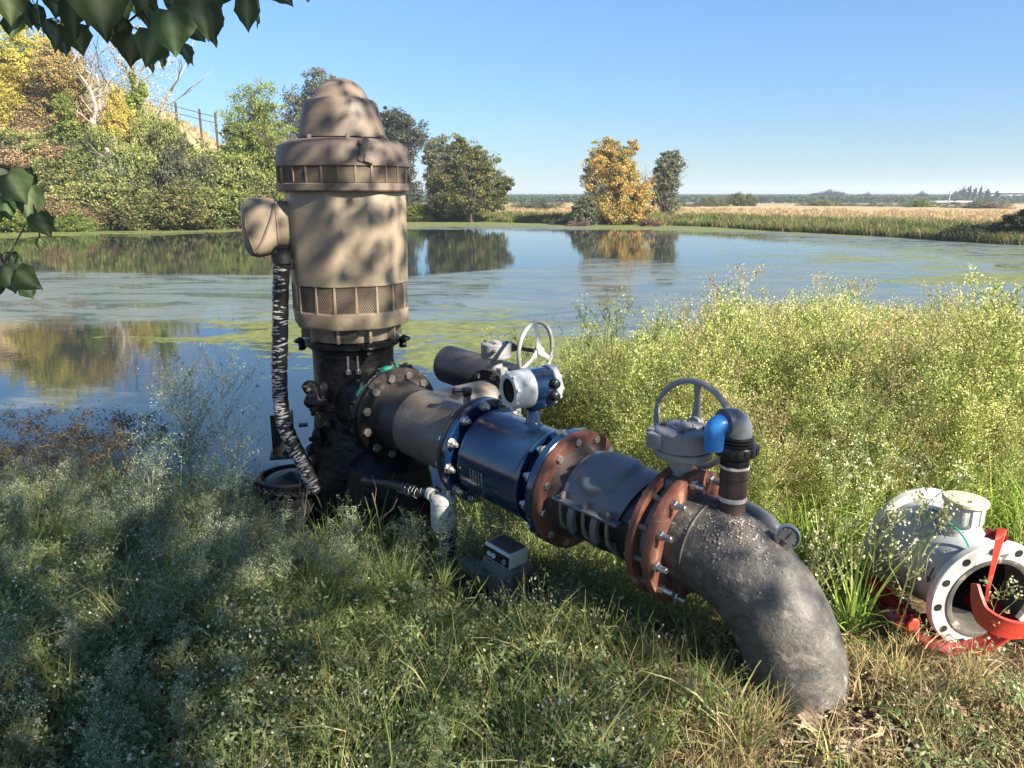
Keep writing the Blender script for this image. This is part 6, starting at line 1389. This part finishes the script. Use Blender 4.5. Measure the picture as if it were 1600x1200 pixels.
# green grass
x, y = field(2600, -4.4, 3.5, .55, 5.4, lambda x, y: np.clip(.45 + 1.3 * vnoise(x, y, 1.1, 5), .05, 1) * np.where(x > .3, .35, 1) * np.where((x > -.9) & (y < 2.4), .6, 1)); put('green_grass', S_GR, x, y, .5, 1.2, .2)
x, y = field(800, -2.6, .9, 1.8, 4.9, lambda x, y: np.clip(.5 + 1.4 * vnoise(x, y, 1.3, 9), .02, 1)); put('long_grass', S_GL, x, y, .45, .95, .22, hs=np.clip(.55 + .25 * (y - 2.4), .5, 1.1))
x, y = field(4200, -2.5, 4.6, .55, 4.2, lambda x, y: np.where(x > .10, 1.0, .30)); put('dry_grass', S_DG, x, y, .45, 1.1, .25)
x, y = field(4200, -3.5, 4.6, .5, 4.4, lambda x, y: np.where(x > -.4, 1.0, .35) * np.where(vnoise(x, y, 1.4, 41) > -.1, 1, .5)); put('dry_litter', S_LI, x, y, .7, 1.4, .1, zoff=.004)
# grass growing at the foot of the drum and pump
# reeds along the far shore
def reed(seed, cols):
    p = Plant(seed); gg2 = p.g
    for k in range(46):
        a = gg2.uniform(0, 6.28); H = gg2.uniform(.6, 1.25); r0 = gg2.uniform(0, .55); t = np.linspace(0, 1, 4); b = gg2.uniform(0, 6.28)
        pts = np.stack([math.cos(b) * r0 + math.cos(a) * .35 * H * t ** 1.7, math.sin(b) * r0 + math.sin(a) * .35 * H * t ** 1.7, H * (t - .12 * t * t)], 1); p.ribbon(pts, .075, np.array(cols[int(gg2.integers(len(cols)))]) * (1 + gg2.normal() * .15))
    return p
S_RE = [source(reed(300 + k, ((.10, .15, .03), (.14, .19, .04), (.075, .11, .025)) if k < 2 else ((.20, .19, .06), (.14, .14, .05), (.27, .20, .09))).mesh('plant', 'foliage'), 'reed_source') for k in range(4)]
n = 2600; q = np.concatenate([g.uniform(-.16, .66, n), g.uniform(-.7, -.16, 260)]); fy = np.interp(q, FQ, FY); yy = fy + .5 * np.sin(q * fy * .9) + g.uniform(0, 1, len(q)) ** 1.5 * 7 - .1; xx = q * yy
sc_ = np.interp(q, [-.7, -.16, .0, .2, .5, .66], [.4, .45, .55, .58, .62, .6]) * g.uniform(.7, 1.2, len(q)); z = height(xx, yy) - .05
scatter('shore_reeds', S_RE, np.c_[xx, yy, z], np.c_[g.normal(size=len(q)) * .1, g.normal(size=len(q)) * .1, g.uniform(0, 6.28, len(q))], np.c_[sc_, sc_, sc_], g.integers(4, size=len(q)))
# dry grass tussocks on the hill and far field edge
n = 2600; q = g.uniform(-.72, .66, n); fy = np.interp(q, FQ, FY); yy = fy + 6 + g.uniform(0, 1, n) * np.where(q < -.2, 22, 45); xx = q * yy
S_TU = [source(grass_tuft(320 + k, h=.55, n=22, w=.05, spread=.4, cols=((.40, .29, .14), (.46, .35, .19), (.31, .22, .11))).mesh('plant', 'foliage'), 'tuft_source') for k in range(2)]
scatter('dry_tussocks', S_TU, np.c_[xx, yy, height(xx, yy) - .03], np.c_[np.zeros(n), np.zeros(n), g.uniform(0, 6.28, n)], np.repeat(g.uniform(.6, 1.3, (n, 1)), 3, 1), g.integers(2, size=n))
# orchard: rows of small round trees out to the skyline
S_OR = [source(crown_mesh('plant', [(0, 0, 2.0, 1.7, 1.7, 1.3), (.4, .2, 1.4, 1.5, 1.5, 1.0)], 260, .75, [(.060, .095, .035), (.08, .115, .04), (.04, .065, .025)], 330 + k), 'orchard_source') for k in range(3)]
rows = []; yy = 330.0
while yy < 1300:
    st = 5.0 * (yy / 330) ** .6
    xs_ = np.arange(-.30 * yy, .85 * yy, st); rows.append(np.c_[xs_ + g.normal(size=len(xs_)) * .5, yy + g.normal(size=len(xs_)) * .6, (yy / 330) ** .25 * np.ones(len(xs_))]); yy *= 1.035
Pq = np.vstack(rows); z = np.where(np.hypot(Pq[:, 0], Pq[:, 1]) > 1500, -2.65, height(Pq[:, 0], Pq[:, 1])); s_ = Pq[:, 2:3] * g.uniform(.85, 1.05, (len(Pq), 1))
scatter('orchard', S_OR, np.c_[Pq[:, :2], z], np.c_[np.zeros(len(Pq)), np.zeros(len(Pq)), g.uniform(0, 6.28, len(Pq))], np.c_[s_ * 1.2, s_ * 1.2, s_], g.integers(3, size=len(Pq)))

# ------------------------------------------------------------ single plants that stand out
def lone(name, label, plant, loc, cat='plant', rz=0.0, sc=1.0):
    t = thing(name, label, cat, (loc[0], loc[1], gz_(loc[0], loc[1]) - .01)); o = link('stems_and_leaves', plant.mesh('stems_and_leaves'), t); o.rotation_euler = (0, 0, rz); o.scale = (sc,) * 3; return t
bluec = dict(leafc=((.19, .23, .15), (.15, .19, .12)), budc=((.32, .36, .26), (.44, .46, .36)), stem=(.17, .19, .12))
lone('wispy_weed', 'tall wispy grey green weed fanning out over the water left of the pump', fleabane(401, h=1.12, nb=34, stems=6, wid=.42, low=.25, wk=.8, bud=.008, **bluec), (-1.66, 3.95))
lone('wispy_weed', 'shorter wispy weed leaning left beside the tall one', fleabane(402, h=.75, nb=24, stems=4, wid=.40, low=.2, wk=.8, bud=.008, **bluec), (-1.95, 3.9))
lone('wispy_weed', 'feathery dark weed standing behind the far handwheel', fleabane(403, h=1.05, nb=30, stems=3, wid=.35, low=.3, wk=.8, bud=.008, **bluec), (.35, 5.3))
lone('wispy_weed', 'pale feathery weed rising from the shaded edge of the tall weed bank', fleabane(404, h=1.15, nb=30, stems=3, wid=.33, low=.3, bud=.010, wk=.8), (.95, 6.2))
cre = dict(leafc=((.24, .27, .10), (.18, .21, .07)), budc=((.44, .42, .22), (.52, .49, .33)), stem=(.24, .24, .10))
lone('branching_weed', 'tall branching weed with pale stems in front of the white meter', fleabane(405, h=.80, nb=12, stems=2, wid=.40, low=.3, bud=.0105, lf=.024, **cre), (1.32, 2.40))
lone('branching_weed', 'thin forked weed growing before the open flange of the white meter', fleabane(406, h=.42, nb=9, stems=1, wid=.40, low=.35, bud=.0105, lf=.024, **cre), (1.56, 2.22))
lone('branching_weed', 'pale seeded weed at the left side of the white meter', fleabane(407, h=.66, nb=14, stems=3, wid=.40, low=.3, bud=.0105, **cre), (1.42, 2.78))
lone('branching_weed', 'small seeded weed between the grey elbow and the white meter', fleabane(408, h=.52, nb=12, stems=2, wid=.45, low=.3, bud=.0095, **cre), (1.12, 2.46))
lone('branching_weed', 'low forked weed in the dry grass in the right corner', fleabane(409, h=.34, nb=9, stems=2, wid=.5, low=.25, bud=.009, **cre), (1.48, 1.92))
lone('long_grass_tuft', 'arching tuft of long green grass in front of the black pump head', grass_tuft(420, h=.55, n=34, w=.012, cols=((.10, .15, .035), (.14, .19, .05), (.17, .18, .07))), (-.68, 3.42), 'grass')
lone('long_grass_tuft', 'spiky grass tuft at the left foot of the grey elbow', grass_tuft(421, h=.30, n=26, w=.008, spread=.07, cols=((.20, .24, .08), (.30, .30, .13), (.15, .19, .06))), (.70, 1.98), 'grass')
lone('long_grass_tuft', 'short sunlit grass tuft in front of the grey elbow base', grass_tuft(422, h=.16, n=20, w=.007, spread=.06, cols=((.22, .27, .08), (.32, .32, .13))), (.90, 1.86), 'grass')
# straight dry stalks among the grass at the pump
for k, (px, py, dp, hh) in enumerate(((742, 900, 3.3, .5), (600, 830, 3.6, .45), (470, 850, 3.7, .5), (516, 830, 3.7, .42))):
    p = at(px, py, dp); p = Vector((p.x, p.y, gz_(p.x, p.y))); pl = Plant(430 + k); g3 = pl.g; t_ = np.linspace(0, 1, 6)
    pl.ribbon(np.c_[t_ ** 2 * .05 * (-1) ** k, t_ * .02, t_ * hh], .006, (.25, .20, .13), taper=False)
    for q_ in range(4): b_ = g3.uniform(.4, .9); a_ = g3.uniform(0, 6.28); pl.ribbon(np.array([[b_ * b_ * .05 * (-1) ** k, b_ * .02, b_ * hh], [math.cos(a_) * .05, math.sin(a_) * .05, b_ * hh + .06], [math.cos(a_) * .08, math.sin(a_) * .08, b_ * hh + .12]]), .003, (.25, .2, .13), taper=False)
    t = thing('dry_stalk', ['bare dry stalk beside the white topped conduit', 'bent dry stalk in front of the muddy pipe', 'dry stalk in front of the black casing', 'dry stalk between the casing and the long grass'][k], 'stalk', p); link('stalk_stem', pl.mesh('stalk_stem', 'dry_leaf'), t)
# fallen leaves
def dry_leaf_mesh(seed, s=.05):
    g4 = np.random.default_rng(seed); n = 14; V = [(0, 0, .012)]; rr_ = []
    for k in range(n):
        a = 2 * math.pi * k / n; r = s * (1.0 if k % 3 == 0 else .62) * g4.uniform(.75, 1.2); V.append((math.cos(a) * r * 1.25, math.sin(a) * r, .012 + g4.uniform(-.3, .55) * r))
    F = [(0, k + 1, (k + 1) % n + 1) for k in range(n)]; c = np.array([(.40, .26, .17), (.30, .19, .12), (.46, .33, .24)][seed % 3]) * np.ones((n + 1, 3)) * g4.uniform(.75, 1.15, (n + 1, 1))
    return np_mesh('blade', V, F, c, M['dry_leaf'])
DL = [dry_leaf_mesh(500 + k) for k in range(4)]
leafs = [(321, 1020, 'curled pale brown leaf on the low weeds in the left foreground'), (398, 1073, 'reddish brown leaf right of the pale one in the left foreground'), (172, 1166, 'brown leaf near the bottom left of the weeds'), (785, 1058, 'pale crumpled leaf in the middle of the foreground'), (738, 1142, 'pale leaf at the bottom middle standing on edge'), (672, 1110, 'small tan leaf left of the standing one'), (1076, 1090, 'large tan leaf just left of the grey elbow base'), (1262, 1140, 'dark curled leaf touching the foot of the elbow'), (1325, 1187, 'pale leaf at the bottom edge below the elbow'), (742, 1175, 'small pale leaf at the bottom edge in the middle'), (590, 1160, 'flat grey brown leaf at the bottom left of centre'), (900, 1010, 'sunlit tan leaf in the grass under the pipe'), (1440, 1100, 'tan leaf in the dry grass below the red shell'), (1490, 1120, 'sunlit orange leaf near the right bottom corner'), (60, 1100, 'brown leaf at the left edge of the foreground')]
for k, (px, py, lab) in enumerate(leafs):
    p = ray_z(px, py, .04); p = Vector((p.x, p.y, gz_(p.x, p.y) + .05)); o = link('fallen_leaf', DL[k % 4]); tag(o, lab, 'leaf', 'fallen leaves on the ground'); o.location = p; o.rotation_euler = (random.uniform(-.4, .4), random.uniform(-.4, .4), random.uniform(0, 6)); s_ = random.uniform(.75, 1.15) * (1.25 if 'large' in lab else 1) * (.7 if 'small' in lab else 1); o.scale = (s_,) * 3

# ------------------------------------------------------------ the cottonwood overhead: trunk behind the camera, shading crown, leafy twigs hanging into view
TX = Vector((3.4, -3.6, 0)); ctree = thing('cottonwood_tree', 'cottonwood overhead whose dark heart shaped leaves hang into the top left corner', 'tree', (TX.x, TX.y, gz_(TX.x, TX.y)))
gt_ = np.random.default_rng(8); mb = MB()
mb.tube([TX - Vector((0, 0, .3)), TX + Vector((.05, .1, 1.2)), TX + Vector((-.1, .3, 2.6)), TX + Vector((-.4, .8, 4.2))], [.42, .34, .28, .2], 14)
for v in ((-.9, 1, .9), (.5, 1, 1), (-1.3, .3, .7), (.9, .1, 1), (0, .9, 1.6), (-1, 1.6, .5)): limb_mb(mb, TX + Vector((-.3, .6, 3.4)), v, 2.6, .13, 2, gt_, .5, 7, None, .3)
mb.build('trunk', M['bark'], ctree)
n = SHADE_N; cc = []
for k in range(190):
    a = gt_.uniform(0, 6.28); r = math.sqrt(gt_.random()) * 3.5; cc.append((SHC[0] + math.cos(a) * r * 1.05, SHC[1] + math.sin(a) * r, SHC[2] + gt_.normal() * .55, gt_.uniform(.45, 1.0)))
cc = np.array(cc); k = gt_.integers(len(cc), size=n); P = cc[k, :3] + gt_.normal(size=(n, 3)) * cc[k, 3:4] * np.array([.85, .85, .5])
un = (gt_.random(n) < .5) | ((P[:, 0] > 2.2) & (P[:, 1] > -.9)); ua = gt_.uniform(0, 6.28, n); ur = np.sqrt(gt_.random(n)) * 4.0; P[un] = np.c_[SHC[0] + np.cos(ua) * ur, SHC[1] + np.sin(ua) * ur, SHC[2] + gt_.normal(size=n) * .5][un]
thin = (P[:, 0] > 2.4) & (P[:, 1] > -.7) & (gt_.random(n) < .04); P = P[~thin]; n = len(P)                 # leaves on that side respread and culled to even the light on the motor
Vv, Ff, Cc = leaf_quads(P, gt_.uniform(.055, .095, n), pick_cols(gt_, n, [(.10, .15, .035), (.14, .19, .045), (.19, .21, .05)], .15), seed=77, aspect=.9, hang=.3)
tag(link('crown', np_mesh('crown', Vv - np.array(root_loc(ctree)), Ff, Cc, M['canopy']), ctree), kind='stuff')
# leaf: heart-deltoid blade with a folded midrib, petiole at the base (origin), tip along -Z
def cw_leaf(seed, w=.036, l=.085):
    g5 = np.random.default_rng(seed); prof = [(0, 0), (.06, .42), (.14, .78), (.24, .98), (.36, 1.0), (.50, .84), (.64, .60), (.78, .34), (.88, .15), (1.0, .0)]
    V, F, C = [], [], []; cup = g5.uniform(-.010, .014); curl = g5.uniform(-.02, .02)
    for i, (t, ww) in enumerate(prof):
        z = -t * l + (.012 if 0 < i < 3 else 0) * (1 - t); zc_ = -t * l; y0 = curl * t * t; ser = 1 + .05 * (-1) ** i
        yl = y0 + cup * (ww ** 2) + .0025 * math.sin(i * 2.1 + seed); V += [(-w * ww * ser, yl, z), (-w * ww * .5, y0 + cup * .3 * ww, (z + zc_) / 2), (0, y0 - .0012, zc_), (w * ww * .5, y0 + cup * .3 * ww, (z + zc_) / 2), (w * ww * ser, yl + .002 * math.sin(i * 1.7), z)]
        base = np.array((.045, .075, .024)) * g5.uniform(.9, 1.1); rib = np.array((.16, .20, .10)); C += [base, base * 1.05, rib, base * 1.05, base]
    m_ = len(prof)
    for i in range(m_ - 1):
        for j in range(4): F.append((5 * i + j, 5 * i + j + 1, 5 * i + 6 + j, 5 * i + 5 + j))
    return np_mesh('leaf', V, F, np.array(C), M['cw'], smooth=True)
def cw_mat():
    m = foliage_mat('cottonwood_leaf', .25, .5, .22, .3); N, L = m.node_tree.nodes, m.node_tree.links; P = N['Principled BSDF']
    tc = N.new('ShaderNodeTexCoord'); w = N.new('ShaderNodeTexWave'); w.wave_type = 'BANDS'; w.bands_direction = 'DIAGONAL'; w.inputs['Scale'].default_value = 22; w.inputs['Distortion'].default_value = 2.5; L.new(tc.outputs['Object'], w.inputs[0])
    b = N.new('ShaderNodeBump'); b.inputs['Strength'].default_value = .25; b.inputs['Distance'].default_value = .002; L.new(w.outputs['Fac'], b.inputs['Height']); L.new(b.outputs[0], P.inputs['Normal']); return m
M['cw'] = cw_mat()
CWL = [cw_leaf(600 + k, w=.033 + .003 * (k % 3), l=.078 + .005 * (k % 4)) for k in range(7)]
# (px, py of the blade's base, length px, roll about the hanging axis deg, lean sideways deg, depth)
LV = [(22, 26, 48, 10, 4, 1.55), (30, -8, 60, 70, -6, 1.6), (60, -6, 62, -60, 12, 1.5), (55, 8, 40, 60, 0, 1.62), (72, 30, 40, 65, 2, 1.6), (92, 34, 52, 20, 2, 1.7), (112, -2, 72, 80, -3, 1.5), (90, -24, 70, 30, 10, 1.6), (86, 40, 46, -20, 4, 1.55), (118, 40, 48, 15, -6, 1.55), (96, 52, 40, 75, 10, 1.7),
      (140, 4, 52, -35, 0, 1.58), (150, -40, 112, 8, -2, 1.45), (128, -20, 70, 60, 14, 1.55), (178, 34, 50, 25, 3, 1.6), (186, 36, 34, -60, -30, 1.6), (197, 32, 34, 40, 36, 1.55), (188, -30, 90, -20, 0, 1.6), (222, -20, 78, 75, 2, 1.5), (206, 54, 56, 15, 10, 1.55), (232, 58, 58, -15, -4, 1.6), (248, 62, 56, 80, 8, 1.65),
      (262, 16, 86, 8, -9, 1.35), (240, 52, 60, 40, 20, 1.5), (300, -34, 96, 25, -10, 1.40), (284, 70, 40, 72, -12, 1.5), (292, 74, 34, 80, -20, 1.55), (322, 10, 66, -18, -10, 1.42), (300, 44, 36, 30, -38, 1.5), (350, -34, 56, 10, 16, 1.5), (340, -20, 62, -50, -6, 1.55), (384, -2, 50, 12, 0, 1.48), (372, -20, 44, 60, -5, 1.6),
      (428, -26, 48, 15, -40, 1.42), (402, 0, 44, 83, -8, 1.55), (418, -18, 30, 60, 30, 1.5), (480, -14, 20, 30, 0, 1.5), (10, -20, 60, 40, 0, 1.5), (268, -30, 70, 50, 5, 1.55), (212, -20, 60, -10, -8, 1.6), (170, 6, 50, 40, -20, 1.62), (320, -30, 56, -30, 8, 1.6), (158, 30, 40, 70, 12, 1.6),
      # left edge cluster
      (12, 272, 66, 12, -32, 1.40), (44, 264, 44, -35, -10, 1.45), (46, 290, 60, 20, 8, 1.42), (8, 318, 36, 20, -16, 1.5), (58, 334, 46, 10, -20, 1.38), (62, 372, 24, 15, 0, 1.5), (18, 394, 26, 30, 0, 1.5), (6, 416, 52, 20, -18, 1.45), (26, 424, 50, 5, -52, 1.42), (-8, 424, 50, 40, 10, 1.5), (0, 262, 60, 40, 12, 1.5), (36, 440, 40, 60, -30, 1.5), (-6, 300, 50, 40, 0, 1.5)]
root = root_loc(ctree); tips = []
for k, (px, py, ln_, roll, lean, dep) in enumerate(LV):
    b = at(px, py, dep); tips.append((px, py, dep, b)); me = CWL[k % 7]; s_ = ln_ * dep / 1200 / .085 * .90
    o = link('leaf', me, ctree); o.location = b - root; o.scale = (s_ * 1.08, s_, s_); o.rotation_euler = (R(-8 + (k * 37) % 23 - 6), R(lean), R(roll))
mb = MB(); rr = random.Random(6)
def twig(pix, dep, r0=.005, r1=.002):
    pts = smooth_path([at(px, py, dp) for (px, py), dp in zip(pix, dep)], 5); mb.tube(pts, [r0 + (r1 - r0) * i / len(pts) for i in range(len(pts))], 7); return pts
allp = []
allp += twig([(470, -420), (400, -160), (330, -60), (270, -22), (205, -12), (150, -14)], [1.9, 1.7, 1.55, 1.5, 1.52, 1.55])
allp += twig([(400, -160), (420, -70), (440, -30), (484, -10)], [1.7, 1.55, 1.5, 1.5], .003, .0015)
allp += twig([(270, -22), (230, 10), (200, 34), (186, 40)], [1.5, 1.52, 1.55, 1.6], .003, .0015)
allp += twig([(150, -14), (110, 10), (96, 36)], [1.55, 1.56, 1.58], .003, .0015); allp += twig([(150, -14), (80, -30), (20, -30)], [1.55, 1.56, 1.55], .003, .0015); allp += twig([(330, -60), (372, -20), (384, -8)], [1.55, 1.5, 1.5], .003, .0015)
allp += twig([(205, -12), (236, 40), (248, 58)], [1.52, 1.5, 1.55], .0025, .0015)
allp += twig([(-260, 60), (-140, 180), (-50, 238), (10, 262), (44, 262)], [1.9, 1.7, 1.55, 1.45, 1.45], .006, .002)
allp += twig([(-50, 238), (-20, 330), (6, 412), (24, 424)], [1.55, 1.5, 1.48, 1.45], .003, .0015); allp += twig([(6, 412), (18, 392), (34, 362), (40, 350)], [1.48, 1.48, 1.48, 1.48], .0022, .001); allp += twig([(10, 262), (40, 300), (58, 330), (62, 370)], [1.45, 1.45, 1.42, 1.48], .0025, .0012)
# the main boughs these twigs hang from
mb.tube([TX + Vector((-.4, .8, 4.0)), Vector((1.4, -1.2, 4.3)), Vector((-.2, .4, 3.7)), at(470, -420, 1.9)], [.12, .08, .03, .006], 8)
mb.tube([TX + Vector((-.4, .8, 4.0)), Vector((0, -2, 4.3)), Vector((-1.8, .2, 3.4)), at(-260, 60, 1.9)], [.12, .08, .03, .007], 8)
for (px, py, dep, b) in tips:
    q_ = min(allp, key=lambda p: (p - b).length)
    if (q_ - b).length < .16: mid = b.lerp(q_, .5) + Vector((0, 0, .006)); mb.tube([b, mid, q_], .0011, 5)
mb.build('twigs', M['bark'], ctree, smooth=60)
